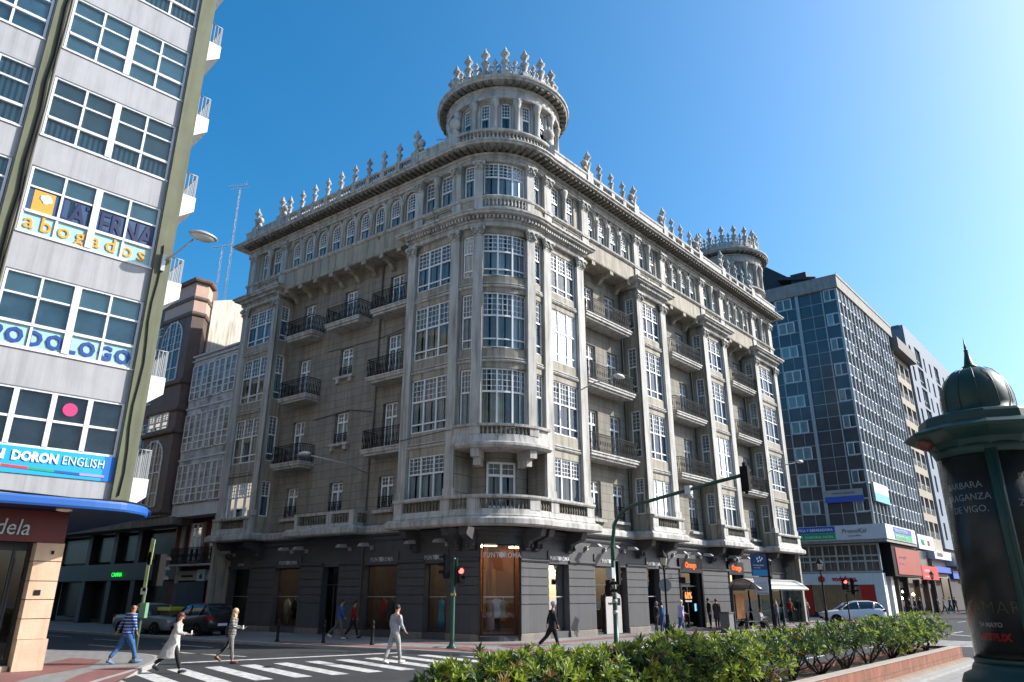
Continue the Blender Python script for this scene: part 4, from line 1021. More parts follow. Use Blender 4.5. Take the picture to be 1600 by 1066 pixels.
# ================================================================= OFFICE BUILDING (left foreground)
EO=(-12.1,21.9); FO=Fr(EO[0],EO[1],math.atan2(math.cos(RAD(45)),math.sin(RAD(45))))
OB=thing('office_building','grey office block with olive pilasters, wide white windows and a blue rounded shop canopy','building',(EO[0],EO[1],0))
panel=M('pale_grey_panel',(.34,.35,.37),.75,.06,1.5,grime=.28,bump=.1,brick=(.42,9,.008,(.30,.31,.33),(.33,.34,.36)))
olive=M('olive_pilaster',(.125,.135,.085),.75,.12,1.5,grime=.35)
alu=M('white_aluminium',(.64,.66,.68),.35,.05,2)
sandst=M('pink_sandstone',(.56,.40,.28),.75,.14,1.2,grime=.3,bump=.3)
OF=[(5.95,7.65),(8.78,11.1),(12.33,14.58),(15.7,17.95),(19.08,21.25),(22.42,24.6),(25.8,28.0)]
XB0=[(-3.92,-.02),(-8.35,-4.42),(-12.8,-8.8),(-17,-13)]
pth=Path([FO.pt((-18,0,0))[:2],FO.pt((0.02,0,0))[:2]]); m=MB(); 
hs=[(18+a,18+b,z0,z1) for a,b in XB0 for z0,z1 in OF]
pwall(m,pth,4.62,30,hs,.22); m.build('panel_wall',panel,OB)
m=MB(FO)
m.box(0,.52,-.14,10,4.6,30); m.mark(); m.box(-4.38,-4.1,-.12,.2,4.6,30); m.box(-4.16,-3.96,-.06,.2,4.6,30)
for x in (-8.8,-13,): m.mark(); m.box(x,x+.4,-.12,.2,4.6,30)
m.parts('pilaster',olive,OB)
m=MB(FO); m.tube([(-4.12,-.17,4.5)]+[(-4.1+.03*math.sin(i*2.3),-.17,4.5+i) for i in range(1,26)],.05,5); m.mark(); m.tube([(-4.02+.02*math.sin(i*1.7),-.19,4.5+i) for i in range(0,26)],.03,4); m.mark(); m.tube([(.18+.05*math.sin(i*1.3),-.17,4.8+i*.7) for i in range(0,13)],.022,4)
m.mark(); m.tube([(-8,-.1,4.75),(-4,-.12,4.72),(-1,-.16,4.62),(.3,-.3,4.64),(1.2,.2,4.6)],.04,4)
m.parts('facade_cable',iron,OB)
m=MB(FO); m.box(-18,.5,.4,12,4.6,29.9); m.build('core',dark,OB)
blind=M('window_blind',(.42,.48,.46),.7,.08,2,stripes=(2,.055,.3,(.2,.25,.25)))
rollr=M('pale_roller_blind',(.50,.66,.68),.8,.1,1)
curtO=M('office_curtain',(.42,.5,.52),.9,.2,1.5,stripes=(0,.16,.45,(.2,.28,.31)))
roomb=M('teal_reflection_backing',(.36,.53,.60),.8,.35,.8); roomd=M('grey_reflection_backing',(.20,.22,.25),.8,.6,.8)  # backing tones painted to give the panes their teal and grey reflections
bigglass=glassmat('office_glass',(.8,.93,.97),.97,.02,.25,1.5)
def office_window(fr,x0,x1,z0,z1,style,parent):
    w=x1-x0; h=z1-z0; f=MB(); t=.07
    f.box(0,w,0,.1,0,t); f.box(0,w,0,.1,h-t,h); f.box(0,t,0,.1,t,h-t); f.box(w-t,w,0,.1,t,h-t)
    n=4
    if style=='big':
        for k in range(1,4): f.box(w*k/4-.07,w*k/4+.07,-.02,.1,t,h-t)
        f.box(t,w-t,-.01,.09,h*.47,h*.47+.07)
    else:
        f.box(w/2-.1,w/2+.1,-.03,.1,t,h-t)
        for k in (1,3): f.box(w*k/4-.035,w*k/4+.035,.0,.08,t,h-t)
        f.box(t,w-t,-.02,.09,h*.30,h*.30+.09); f.box(t,w-t,.0,.08,h*.68,h*.68+.06)
        f.box(-.03,w+.03,-.07,.05,-.05,0)
    g=MB(); g.quad((t,.05,t),(w-t,.05,t),(w-t,.05,h-t),(t,.05,h-t))
    o=onframe(f.mesh('office_window',alu),'office_window',fr,x0,.03,z0,parent); link(g.mesh('pane',bigglass),'pane',o)
    b=MB(); b.quad((t,.21,0),(w-t,.21,0),(w-t,.21,h),(t,.21,h)); link(b.mesh('reflection_backing',roomb if style!='big' else roomd),'reflection_backing',o); b=MB()  # full-height sheet added behind the glass, its colour standing for reflected tone
    if style=='blind': b.quad((t,.16,h*.3),(w-t,.16,h*.3),(w-t,.16,h),(t,.16,h)); link(b.mesh('blind',blind),'blind',o); b=MB(); b.quad((t,.17,0),(w-t,.17,0),(w-t,.17,h*.3),(t,.17,h*.3)); link(b.mesh('curtain',curtO),'curtain',o)
    elif style=='roller': b.quad((t,.16,h*.68),(w-t,.16,h*.68),(w-t,.16,h),(t,.16,h)); link(b.mesh('blind',rollr),'blind',o)
    elif style=='curtain': b.quad((t,.16,0),(w-t,.16,0),(w-t,.16,h),(t,.16,h)); link(b.mesh('curtain',curtO),'curtain',o)
    elif style=='pale': b.quad((t,.16,h*.0),(w-t,.16,0),(w-t,.16,h),(t,.16,h)); link(b.mesh('blind',rollr),'blind',o)
    elif style=='film': 
        b.quad((t,.046,t),(w-t,.046,t),(w-t,.046,h*.3),(t,.046,h*.3)); link(b.mesh('window_film',M('pale_blue_film',(.30,.52,.55),.6,.05,2)),'window_film',o)
        b=MB(); b.quad((t,.16,h*.68),(w-t,.16,h*.68),(w-t,.16,h),(t,.16,h)); link(b.mesh('blind',rollr),'blind',o)
    return o
st=[['big','film','film','blind','pale','curtain','roller'],['big','film','curtain','curtain','roller','pale','roller'],['big']+['curtain']*6,['big']+['curtain']*6]
ow={}
for bi,(a,b) in enumerate(XB0):
    for fi,(z0,z1) in enumerate(OF): ow[bi,fi]=office_window(FO,a+.02,b-.02,z0,z1,st[bi][fi],OB)
navy=M('navy_letters',(.004,.014,.07),.5,0); orl=M('amber_letters',(.62,.30,.04),.5,0); navyf=M('navy_film',(.02,.06,.14),.5,.1,2); whl=M('white_letters',(.75,.75,.75),.5,0)
m=MB(FO); m.box(-2.55,-.1,.074,.078,13.08,13.85); m.mark(); m.box(-3.85,-2.7,.074,.078,13.08,13.85); m.parts('window_film',navyf,OB)
m=MB(FO); m.box(-3.68,-3.1,.066,.072,13.06,13.82); m.build('window_sign',orl,OB)
m=MB(FO); 
for x,z,r in ((-3.42,13.6,.1),(-3.32,13.64,.11),(-3.25,13.57,.09),(-3.35,13.52,.1)): m.ball(x,.058,z,r,8,1,.05,1)
m.build('window_sign_emblem',M('pale_cyan',(.45,.7,.75),.5,0),OB)
text('LATERNA',1.02,FO,-2.98,.06,13.08,navy,OB,'window_lettering',bold=.025,fit=2.85)
text('abogados',.7,FO,-3.78,.055,12.5,orl,OB,'window_lettering',bold=.006,space=1.4,fit=3.5)
text('PODOLOGO',.62,FO,-3.9,.055,8.92,M('blue_letters',(.01,.05,.25),.5,0),OB,'window_lettering',bold=.025,space=1.3,fit=3.75)
# sign band
m=MB(FO); m.box(-9,-.35,-.03,.05,5.2,5.94); m.build('sign_board',M('cyan_sign',(.01,.33,.72),.45,.03,2),OB)
m=MB(FO); m.box(-.35,-.03,-.028,.05,5.2,5.94); m.build('sign_board_end',M('blue_sign',(.005,.14,.48),.45,.03,2),OB)
text('HELEN',.36,FO,-4.1,-.045,5.57,whl,OB,'sign_lettering',bold=.016,fit=1.2)
text('DORON',.36,FO,-2.72,-.045,5.57,whl,OB,'sign_lettering',bold=.016,fit=1.15)
text('ENGLISH',.36,FO,-1.46,-.045,5.57,whl,OB,'sign_lettering',bold=-.002,fit=1.1)
cols=[(.02,.35,.1),(.65,.65,.05),(.7,.35,.02),(.6,.04,.05),(.02,.3,.15),(.02,.08,.3),(.35,.25,.6)]
for i,c in enumerate(cols):
    m=MB(FO); x0=-4.9+i*.66; f_=lambda x:5.33+.03*math.sin((x+5)*1.1)
    m.prismy([(x0,f_(x0)),(x0+.66,f_(x0+.66)),(x0+.66,f_(x0+.66)+.07),(x0,f_(x0)+.07)],-.045,-.03); m.build('sign_ribbon',M('ribbon_%s'%'abcdefg'[i],c,.5,0),OB)
m=MB(FO); m.lathe([(.001,0),(.2,0),(.2,.01),(.001,.01)],0,0,0,16); m=MB(FO); N=18; m.prismy([(-1.5+.2*math.cos(2*math.pi*k/N),7.2+.2*math.sin(2*math.pi*k/N)) for k in range(N)],.06,.07); m.build('window_sticker',M('magenta_sticker',(.5,.03,.15),.5,0),OB)
# side balconies
for i,z in enumerate((4.45,7.75,11.12,14.5,17.87,21.25,24.6)):
    m=MB(FO); m.prismy([(.52,z),(1.02,z+.4),(1.02,z+.95),(.52,z+.95)],.0,4.2)
    o=m.build('side_balcony',whitep,OB)
    m=MB(FO); m.tube([(.98,.06,z+1.85),(.98,4.1,z+1.85)],.025,4); m.tube([(.55,.06,z+1.85),(.98,.06,z+1.85)],.025,4)
    for k in range(26): y=.06+k*.16; m.box(.965,.995,y-.012,y+.012,z+.95,z+1.85)
    for k in range(4): x=.58+k*.12; m.box(x-.012,x+.012,.045,.075,z+.95,z+1.85)
    m.build('railing',M('grey_railing',(.25,.26,.27),.5,.05,3,metal=.3),o)
m=MB(FO); m.box(.5,.53,.2,12,4.6,29.9); m.build('side_wall',panel,OB)
# canopy
can=[(-14,-.8),(-3,-.8),(-.2,-.72),(.55,-.45),(1.1,.1),(1.42,.9),(1.5,1.8),(1.5,10)]
can=smooth(can,4); m=MB(FO); m.prism([(x,y) for x,y in can]+[(-14,10)],4.32,4.34); m.build('canopy_soffit',M('navy_soffit',(.012,.02,.06),.3,.2,2),OB)
m=MB(); cw=Path([FO.pt((x,y,0))[:2] for x,y in can]); sweep(m,cw,[(-.06,4.3),(.0,4.3),(.03,4.36),(.03,4.5),(0,4.56),(-.06,4.56)]); m.build('canopy_edge',M('blue_canopy_edge',(.02,.10,.36),.4,.05,2),OB)
m=MB(FO); m.prism([(x,y) for x,y in can]+[(-14,10)],4.5,4.545); m.build('canopy_top',M('dark_roofing',(.05,.05,.05),.8,.2,3),OB)
m=MB(FO); m.lathe([(.22,4.31),(.2,4.27),(.08,4.24),(.001,4.24)],-1.15,-.05,0,14); m.build('canopy_light',M('dim_globe',(.7,.55,.42),.4,0,1),OB)
# street level
m=MB(FO); m.box(-14,-.78,.75,.85,3.42,4.3); m.build('red_fascia',M('dark_red_fascia',(.11,.012,.012),.4,.1,2),OB)
text('Fandela',.63,FO,-1.72,.72,3.6,M('silver_letters',(.35,.40,.42),.3,0,1,metal=.3),OB,'fascia_lettering','RIGHT',shear=.15,sx=.85)
m=MB(FO)
for k,(z0,z1) in enumerate([(0,.82),(.82,1.35),(1.36,1.86),(1.87,2.36),(2.37,2.9),(2.91,3.42)]):
    e=.05 if k==0 else 0
    m.box(-1.45-.0,-.74+e,.8-e,1.5,z0+.003,z1-.008)
m.build('stone_pier',sandst,OB)
m=MB(FO); m.box(-1.35,-.85,.86,1.45,.0,3.42); m.build('pier_core',moss,OB)
m=MB(FO); m.box(-1.28,-1.12,.78,.8,1.98,2.12); m.mark(); m.box(-1.05,-.98,.78,.8,3.1,3.2); m.parts('wall_plate',iron,OB)
m=MB(FO); m.box(-8,-1.46,1.3,1.4,0,.3); m.box(-8,-1.46,1.3,1.4,3.2,3.42); 
for x in (-1.52,-1.9,-3.4,-5): m.box(x,x+.07,1.28,1.42,.0,3.42)
m.box(-1.84,-1.8,1.24,1.3,.3,3.0)
m.build('shop_front_frame',fr_m,OB)
m=MB(FO); m.quad((-8,1.34,.3),(-1.46,1.34,.3),(-1.46,1.34,3.3),(-8,1.34,3.3)); m.build('shop_pane',shopglass,OB)
m=MB(FO); m.box(-14,-.9,4.5,4.6,0,4.3); m.mark(); m.box(-.84,-.8,1.5,10,0,4.3); m.parts('shop_back_wall',shopdark,OB)
m=MB(FO); m.box(-8,-1.5,.9,1.3,0.003,.14); m.build('shop_step',M('beige_step',(.42,.34,.22),.7,.1,2),OB)
# bracket lamp on the pilaster
t=thing('wall_street_lamp','grey oval street lamp on an arm fixed to the olive pilaster','street lamp',FO.pt((.25,-.14,12.55)),FO.a)
m=MB(); m.box(-.06,.06,-.12,0,-.3,.3); m.tube([(0,-.05,.05),(.3,-.4,.4),(.62,-.72,.88)],.03,6); m.build('bracket_arm',M('lamp_grey',(.4,.41,.41),.4,.1,3,metal=.4),t,False)
m=MB(); m.lathe([(.01,.16),(.22,.13),(.42,.03),(.45,-.02),(.4,-.05)],0.85,-.95,1.0,16,True,1.1,.7); m.build('lamp_hood',M('lamp_grey'),t,False)
m=MB(); m.lathe([(.38,-.04),(.3,-.12),(.01,-.16)],0.85,-.95,1.0,16,True,1.1,.7); m.build('lamp_bowl',M('frosted_lamp_glass',(.55,.56,.52),.25,.05,3),t,False)
# ================================================================= ROSE GRANITE BUILDING
rose=M('rose_granite',(.23,.135,.10),.55,.2,2.5,grime=.2,bump=.2); rosed=M('brown_granite',(.13,.085,.07),.6,.2,2,grime=.4)
pinkt=M('pink_cladding',(.50,.33,.26),.6,.08,2)
RB=thing('granite_building','rose granite street building with arched windows, blank white party wall and dark shops','building',(*PL(29),0))
FLx=lambda u:-u
m=MB(FL); m.box(-60,-29.1,1.3,16,6.9,22.6); m.box(-60,-29.15,1.25,1.9,22.6,24.2); m.box(-29.1,-27.7,1.32,3,6.9,7.6); m.build('wall',rosed,RB)
m=MB(FL); m.prismx([(1.38,6),(1.38,23.2),(4.2,24.3),(16,24.3),(16,6)],-29.08,-28.72); m.build('party_wall',M('stained_white_wall',(.62,.58,.50),.85,.12,.7,grime=.75,bump=.2),RB)
m=MB(FL)
pf=[(-28.9,1.3),(-28.1,.5),(-28.25,-.35),(-32.2,-.35),(-33.0,.35),(-33.0,1.3)]
m.prism(pf,6.9,24.0)
m.build('oriel',rosed,RB)
def orielbits():
    pa=Path([FL.pt((x,y,0))[:2] for x,y in reversed([(-28.9,1.3),(-28.1,.5),(-28.25,-.35),(-32.2,-.35),(-33.0,.35),(-33.0,1.3)])])
    m=MB(); 
    for z,o in ((24.0,.25),(22.6,.1),(21.4,.08),(16.2,.15),(14.2,.12),(12.6,.2),(7.1,.12)): m.mark(); sweep(m,pa,[(-.1,z),(o,z),(o+.05,z+.12),(o+.05,z+.28),(-.1,z+.3)])
    m.parts('oriel_moulding',rosed,RB)
    m=MB(); sweep(m,pa,[(-.05,22.9),(.05,22.9),(.05,24.0),(-.05,24.0)]); sweep(m,pa,[(-.05,21.7),(.05,21.7),(.05,22.6),(-.05,22.6)]); m.build('oriel_frieze',pinkt,RB)
    for z0,z1,ar in ((16.6,21.3,True),(13.0,14.2,False),(7.6,12.3,True)):
        q=FL.pt((-31.9,-.42,0)); f=Fr(q[0],q[1],FL.a)
        mm_=window_mesh(w=2.7,h=z1-z0,n=3,gc=2,gr=4,gh=.5,low=.2,arch=ar,cur=curt2); o=onframe(mm_[0],'oriel_window',f,0,0,z0,RB); link(mm_[1],'pane',o); link(mm_[2],'curtain',o)
orielbits()
m=MB(FL)
m.box(-60,-26.9,-.25,1.3,6.35,6.85); m.build('stone_ledge',moss,RB)
m=MB(FL)
for x in (-60,-47,-41,-37,-33.6,-27.9): m.box(x,x+.6,1.1,2.0,0,6.4)
m.box(-60,-27.7,2.0,2.2,4.6,6.4); m.box(-60,-27.7,3.2,3.4,0,6.4); m.box(-60,-27.7,1.0,1.6,2.95,4.1); m.build('shop_fronts',M('black_shopfront',(.028,.028,.03),.45,.2,1),RB)
m=MB(FL); 
for a,b in ((-46,-41.5),(-40,-37.4),(-36.2,-34),(-33,-28)): m.mark(); m.quad((a,1.5,4.3),(b,1.5,4.3),(b,1.5,6.1),(a,1.5,6.1)); m.mark(); m.quad((a,1.9,.4),(b,1.9,.4),(b,1.9,2.9),(a,1.9,2.9))
m.parts('shop_pane',M('dark_shop_glass',(.02,.022,.025),.2,.6,1.0,spec=.3),RB)
m=MB(FL)
for a,b in ((-46,-41.5),(-36.2,-34.2),(-33,-28)): m.box(a,b,2.6,2.8,.3,2.7)
m.build('shop_display',M('dim_shop_goods',(.10,.06,.05),.8,.8,1.5),RB)
text('CANNA',.42,FL,-34.6,.9,3.2,M('green_lit_letters',(.02,.8,.06),.5,0,1,emit=.8),RB,'lit_lettering','RIGHT')
# windows on its flat wall
for x in (-36.6,-40.6,-44.6):
    for z in (8.0,12.0,16,20): 
        mm_=window_mesh(w=1.6,h=2.4,n=2,gc=1,gr=2,gh=.3,low=0,cur=curt2); o=onframe(mm_[0],'window',FL,x,1.2,z,RB); link(mm_[1],'pane',o); link(mm_[2],'curtain',o)
antenna(FL.pt((-29.4,2.6,22.6)),11.4,'tall lattice aerial mast rising behind the white party wall')
antenna(FL.pt((-31.5,3,24.2)),5.0,'thin aerial mast on the granite building behind the office balconies')
# ================================================================= WHITE GALLERY BUILDING
GB=thing('gallery_building','narrow white house with glazed timber galleries over a dark red wall and a small shop','building',(*PL(24.8),0))
gw=M('gallery_white_paint',(.52,.53,.54),.5,.1,1.5,grime=.35)
m=MB(FL); m.box(-28.6,-22.25,1.2,11,0,17.9); m.build('wall',M('dark_red_wall',(.13,.022,.018),.8,.15,2,grime=.4),GB)
m=MB(FL); m.box(-27.8,-22.22,.15,1.3,6.95,18.0); m.box(-28.15,-27.8,.6,1.25,6.95,17.8); m.box(-27.8,-22.22,-.05,1.3,18.0,18.12); m.box(-27.85,-22.22,.0,1.3,17.7,17.78); m.box(-27.85,-22.22,.02,1.3,6.8,6.95)
for z in (10.55,14.15): m.box(-27.83,-22.22,.05,.2,z,z+.12)
m.build('gallery_box',gw,GB)
for fi,z in enumerate((7.7,11.2,14.8)):
    for i in range(4):
        x=-27.65+i*1.36
        mm_=window_mesh(w=1.28,h=2.55,n=2,gc=1,gr=3,gh=.62,low=.22,cur=curt2,fw=.06); o=onframe(mm_[0],'gallery_window',FL,x,.02,z,GB); _g=mm_[1].copy() if fi==0 and i==0 else _g; _g.materials[0]=M('painted_reflection_pane',(.20,.215,.225),.25,.95,1.1,spec=.35); link(_g,'pane',o)  # opaque mottled grey panes paint in the reflection of a lit building
m=MB(FL); m.box(-27.7,-22.3,.11,.13,7.6,17.5); m.build('gallery_interior',M('grey_interior',(.42,.44,.46),.9,.7,1.6),GB)
m=MB(FL); m.box(-27.7,-27.3,1.0,1.25,2.7,6.8); m.mark(); m.box(-22.7,-22.25,1.0,1.25,2.7,6.8); m.mark(); m.box(-26.7,-26.5,1.05,1.25,3.9,6.5); m.mark(); m.box(-25.3,-25.1,1.05,1.25,3.9,6.5); m.mark(); m.box(-23.6,-23.4,1.05,1.25,3.9,6.5)
m.parts('door_surround',concrete,GB)
for x in (-26.5,-24.4+.2):
    mm_=window_mesh(w=1.2,h=2.5,n=2,gc=1,gr=2,gh=.35,low=0,cur=curt2); o=onframe(mm_[0],'french_window',FL,x,1.02,3.95,GB); link(mm_[1],'pane',o); link(mm_[2],'curtain',o)
m=MB(FL); m.box(-27.6,-22.6,.35,1.2,3.72,3.84); bb=m.build('front_balcony',concrete,GB)
mm=ironrail(4.9,.75,1.0,.1); onframe(mm,'railing',FL,-27.55,.4,3.84,bb)
m=MB(FL); m.box(-27.6,-22.5,1.0,1.2,2.85,3.45); m.build('shop_sign_board',concrete,GB)
m=MB(FL); m.box(-24.9,-24.0,.85,1.0,2.8,3.5); m.box(-27.5,-26.7,-.3,-.25,2.85,3.5); m.box(-23.9,-23.5,.95,1.0,2.85,3.45); m.build('illuminated_sign',M('pale_blue_sign',(.28,.38,.45),.5,.1,2),GB)
text('EXPENDEDURIA',.2,FL,-27.0,.97,3.05,iron,GB,'sign_lettering'); text('e',.6,FL,-24.45,.83,2.95,navy,GB,'sign_lettering','CENTER',bold=.02); text('E',.5,FL,-27.1,-.32,3.0,navy,GB,'sign_lettering','CENTER')
m=MB(FL); m.box(-27.2,-24.2,1.05,1.18,.1,2.75); m.box(-23.7,-22.8,1.05,1.18,.1,2.75); m.build('shop_front',M('dark_blue_shopfront',(.012,.02,.05),.3,.5,1.5),GB)
# ================================================================= GLASS-FACED CORNER BLOCK
GP=PR(57.4); DG=40.8
FGR=Fr(GP[0],GP[1],math.atan2(math.cos(RAD(DG)),math.sin(RAD(DG)))); FGL=Fr(GP[0],GP[1],FL.a)
GL=thing('glazed_block','tall corner block clad in dark blue glass panels with pale mullions, above a phone shop','building',(GP[0],GP[1],0))
bluepan=M('blue_glass_panel',(.045,.055,.068),.2,.25,.6,spec=.7,bump=.02,bscale=.5)
mull=M('pale_mullion',(.36,.38,.39),.45,.08,2,metal=.2)
ZB,ZT=8.6,35.3; LN=22.5
m=MB(FGL); m.box(-24,-.0,0.1,24,8.6,35.3); m.fr=FGR; m.box(.0,LN,0.1,20,8.6,35.25); m.build('glass_cladding',bluepan,GL)
m=MB(FGL); m.box(-24.3,0,-.25,24,35.3,36.9); m.fr=FGR; m.box(-.25,LN+.2,-.25,20,35.32,36.88); m.box(-.3,LN+.3,-.32,-.25,36.7,37.0); m.build('concrete_parapet',concrete,GL)
m=MB(FGL); m.prism([(-24,.8),(-1.5,.8),(-1.5,20),(-24,20)],36.9,37.0); m.prismy([(-24,37),(-3.2,37),(-8.5,41.5),(-24,41.5)],2.5,20); m.box(-5,-3.2,1.0,3.5,37,38.6); m.prismy([(-6.5,38.2),(-2.2,37.2),(-2.1,37.5),(-6.4,38.6)],.6,4); m.build('roof',slate,GL)
m=MB(FGL)
for x in (-1.65,-4.3,-4.55,-7.0,-9.4,-11.8): m.box(x-.06,x+.06,-.06,.12,8.6,35.3)
for x in (-4.42,): m.box(x-.18,x+.18,-.12,.1,8.6,35.3)
for x in (-.35,-2.9,-5.7,-8.2,-10.6): m.box(x-.025,x+.025,.04,.12,8.6,35.3)
NF=9; HF=(ZT-ZB)/NF
for k in range(NF*2+1): z=ZB+k*HF/2; m.box(-14,0,.03,.12,z-.03,z+.03)
m.fr=FGR
NCc=16
for i in range(NCc+1): x=LN*i/NCc; m.box(x-.05,x+.05,-.10,.12,ZB,ZT)
for i in range(NCc): x=LN*(i+.5)/NCc; m.box(x-.02,x+.02,.02,.12,ZB,ZT)
for k in range(NF*2+1): z=ZB+k*HF/2; m.box(0,LN,.03,.12,z-.03,z+.03)
m.build('mullions',mull,GL)
wf=MB(); W_,H_=LN/NCc-.16,HF/2-.1
wf.box(0,W_,0,.08,0,.09); wf.box(0,W_,0,.08,H_-.09,H_); 
for x in (0,W_/2-.04,W_-.08): wf.box(x,x+.08,0,.08,.09,H_-.09)
gm=MB(); gm.quad((0,.04,0),(W_,.04,0),(W_,.04,H_),(0,.04,H_)); cm=MB(); cm.quad((0,.06,H_*.0),(W_,.06,0),(W_,.06,H_),(0,.06,H_))
wfm=wf.mesh('window',whitew); gmm=gm.mesh('pane',glass); cms=[cm.mesh('blind',c) for c in (curt2,rollr,M('pale_blind_room',(.35,.42,.45),.8,.3,1))]
rr=random.Random(4); cnt=0
for k in range(NF):
    z=ZB+k*HF+HF/2+.05
    for i in range(NCc):
        if (i%4==3) and rr.random()<.7: continue
        if k==0 and i<5: continue
        o=onframe(wfm,'window',FGR,LN*i/NCc+.08,-.0,z,GL); cnt+=1
        q=rr.random()
        if q<.8: link(cms[0 if q<.35 else 1 if q<.6 else 2],'blind',o)
        link(gmm,'pane',o)
    for x in (-1.45,-6.95):
        if k==0 and x>-2: pass
        o=onframe(wfm,'window',FGL,x,.0,z,GL); o.scale=(1.05 if x>-2 else 1.45,1,1) if False else (1.1 if x>-2 else 1.5,1,1)
        link(cms[rr.randrange(3)],'blind',o); link(gmm,'pane',o)
# first floor band of windows and shop signs
m=MB(FGL); m.box(-24,-.0,.05,2,4.05,4.5); m.box(-24,0,.3,2,4.5,7.0); m.fr=FGR; m.box(0,LN,.3,2,4.05,7.0); m.build('first_floor',bluepan,GL)
m=MB(FGL)
for i in range(10): x=-.05-i*1.35; m.box(x-.09,x+.09,-.05,.3,4.3,7.0); m.box(x-.75,x-.69,.05,.3,4.4,6.8)
for z in (4.1,5.15,5.7,6.8): m.box(-14,0,.0,.3,z,z+.16)
m.build('first_floor_mullions',mull,GL)
m=MB(FGL); m.box(-14,1.1,-1.2,.3,7.0,7.35); m.fr=FGR; m.box(-1.05,11,-1.2,.3,7.0,7.33); m.build('sign_ledge',concrete,GL)
wsg=M('white_sign',(.62,.62,.63),.5,.06,2); bsg=M('royal_blue_sign',(.03,.09,.42),.5,.05,2); gsg=M('green_sign',(.01,.35,.13),.5,.05,2)
m=MB(FGL); m.box(-14,1.19,-1.3,-1.2,7.3,8.75); m.fr=FGR; m.box(-1.19,10.6,-1.3,-1.2,7.3,8.74); m.build('sign_board',wsg,GL)
m=MB(FGL); m.box(-14,-3.6,-1.33,-1.3,8.05,8.7); m.mark(); m.fr=FGR; m.box(1.6,8.8,-1.33,-1.3,8.0,8.6); m.parts('blue_sign_panel',bsg,GL)
m=MB(FGL); m.box(-14,-3.6,-1.33,-1.3,7.38,8.03); m.fr=FGR; m.box(1.8,8.8,-1.33,-1.3,7.38,7.95); m.build('green_sign_panel',gsg,GL)
text('CIRUGIA PLASTICA ESTETICA Y REPARADORA',.36,FGL,-3.8,-1.35,8.25,whl,GL,'sign_lettering','RIGHT',bold=.01); text('881 924 352 352 / TRAT. CORPORAL FACIAL',.33,FGL,-3.8,-1.35,7.55,whl,GL,'sign_lettering','RIGHT')
text('PronoKal',.62,FGL,-1.8,-1.33,7.95,M('grey_letters',(.12,.10,.10),.5,0),GL,'sign_lettering','CENTER',shear=.2); text('Group clinica',.24,FGL,-1.8,-1.33,7.6,M('grey_letters'),GL,'sign_lettering','CENTER')
text('CIRUGIA PLASTICA ESTETICA',.4,FGR,1.8,-1.35,8.15,whl,GL,'sign_lettering'); text('MEDICINA ESTETICA LASER',.38,FGR,2.0,-1.35,7.52,whl,GL,'sign_lettering')
m=MB(FGL); m.box(-4.35,-.55,-.3,-.1,11.2,12.5); m.fr=FGR; m.box(.6,6.0,-.35,-.12,11.2,13.2); m.build('hanging_board',concrete if False else M('grey_board',(.33,.33,.33),.6,.1,2),GL)
m=MB(FGL); m.box(-4.35,-.55,-.33,-.3,11.2,11.8); m.build('blue_board_strip',bsg,GL)
m=MB(FGR); m.box(.62,5.98,-.4,-.35,12.1,13.18); m.build('white_board_panel',wsg,GL); m=MB(FGR); m.box(.62,5.98,-.4,-.35,11.22,12.1); m.build('sky_blue_board_panel',M('sky_blue_board',(.12,.38,.62),.5,.05,2),GL)
text('salud y bienestar',.34,FGL,-2.45,-.32,12.05,M('grey_letters'),GL,'sign_lettering','CENTER')
# screen, red sign and street level
m=MB(FGR); m.box(1.2,12.2,-.9,.2,3.75,6.95); m.build('screen_housing',iron,GL)
m=MB(FGR); m.box(2.4,12.0,-.98,-.9,3.95,6.6); m.build('screen_panel',M('dull_red_screen',(.26,.045,.04),.4,.2,.4,emit=.12),GL)
text('RED DE SALUD',.42,FGR,3.4,-1.0,5.5,M('pale_pink_letters',(.5,.3,.3),.5,0),GL,'screen_lettering'); text('abierto hoy',.36,FGR,3.4,-1.0,4.95,M('pale_pink_letters'),GL,'screen_lettering')
m=MB(FGR); m.box(12.6,20.5,-.9,-.6,3.6,5.1); m.build('red_sign_board',M('red_sign',(.50,.02,.02),.5,.08,2),GL); text('LA NUEVA PIEL',.45,FGR,13.2,-.93,4.4,whl,GL,'sign_lettering'); text('solarium belleza',.3,FGR,13.4,-.93,3.85,whl,GL,'sign_lettering')
m=MB(FGR); m.box(12,19.5,-1.2,-.9,6.9,8.5); m.build('white_sign_board',wsg,GL); text('VIVE',.8,FGR,13.2,-1.23,7.4,gsg,GL,'sign_lettering',bold=.03); text('FIT',.8,FGR,16.3,-1.23,7.4,M('red_sign'),GL,'sign_lettering',bold=.03)
m=MB(FGL); m.box(-24,-10.1,.2,.6,2.6,4.05); m.box(-10.1,-.0,-.05,.6,2.95,4.05)
for a,b in ((-10.1,-7.9),(-.9,0)): m.box(a,b,-.05,.6,0,2.95)
m.fr=FGR; m.box(0,.9,-.02,.6,0,4.05); m.box(2.6,3.6,-.02,.6,0,4.05); m.build('white_shop_piers',whitep,GL)
m=MB(FGL); m.box(-7.85,-7.1,.1,.22,0,2.9); m.mark(); m.box(-2.3,-.95,.1,.22,0,2.9); m.mark(); m.box(-16,-10.2,.5,.7,0,2.6); m.parts('red_shop_panel',M('vivid_red',(.50,.01,.01),.5,.1,2),GL)
m=MB(FGL); m.box(-7.9,-.9,2.2,2.4,0,3); m.box(-24,0,3,3.2,0,4.05); m.fr=FGR; m.box(.9,LN,3,3.2,0,4.05); m.build('shop_interior',shopdark,GL)
m=MB(FGL); m.box(-6.0,-3.4,2.0,2.18,1.2,2.2); m.build('shop_display',orange,GL)
m=MB(FGL); m.quad((-7.9,.25,0),(-.9,.25,0),(-.9,.25,2.95),(-7.9,.25,2.95)); m.build('shop_pane',shopglass,GL)
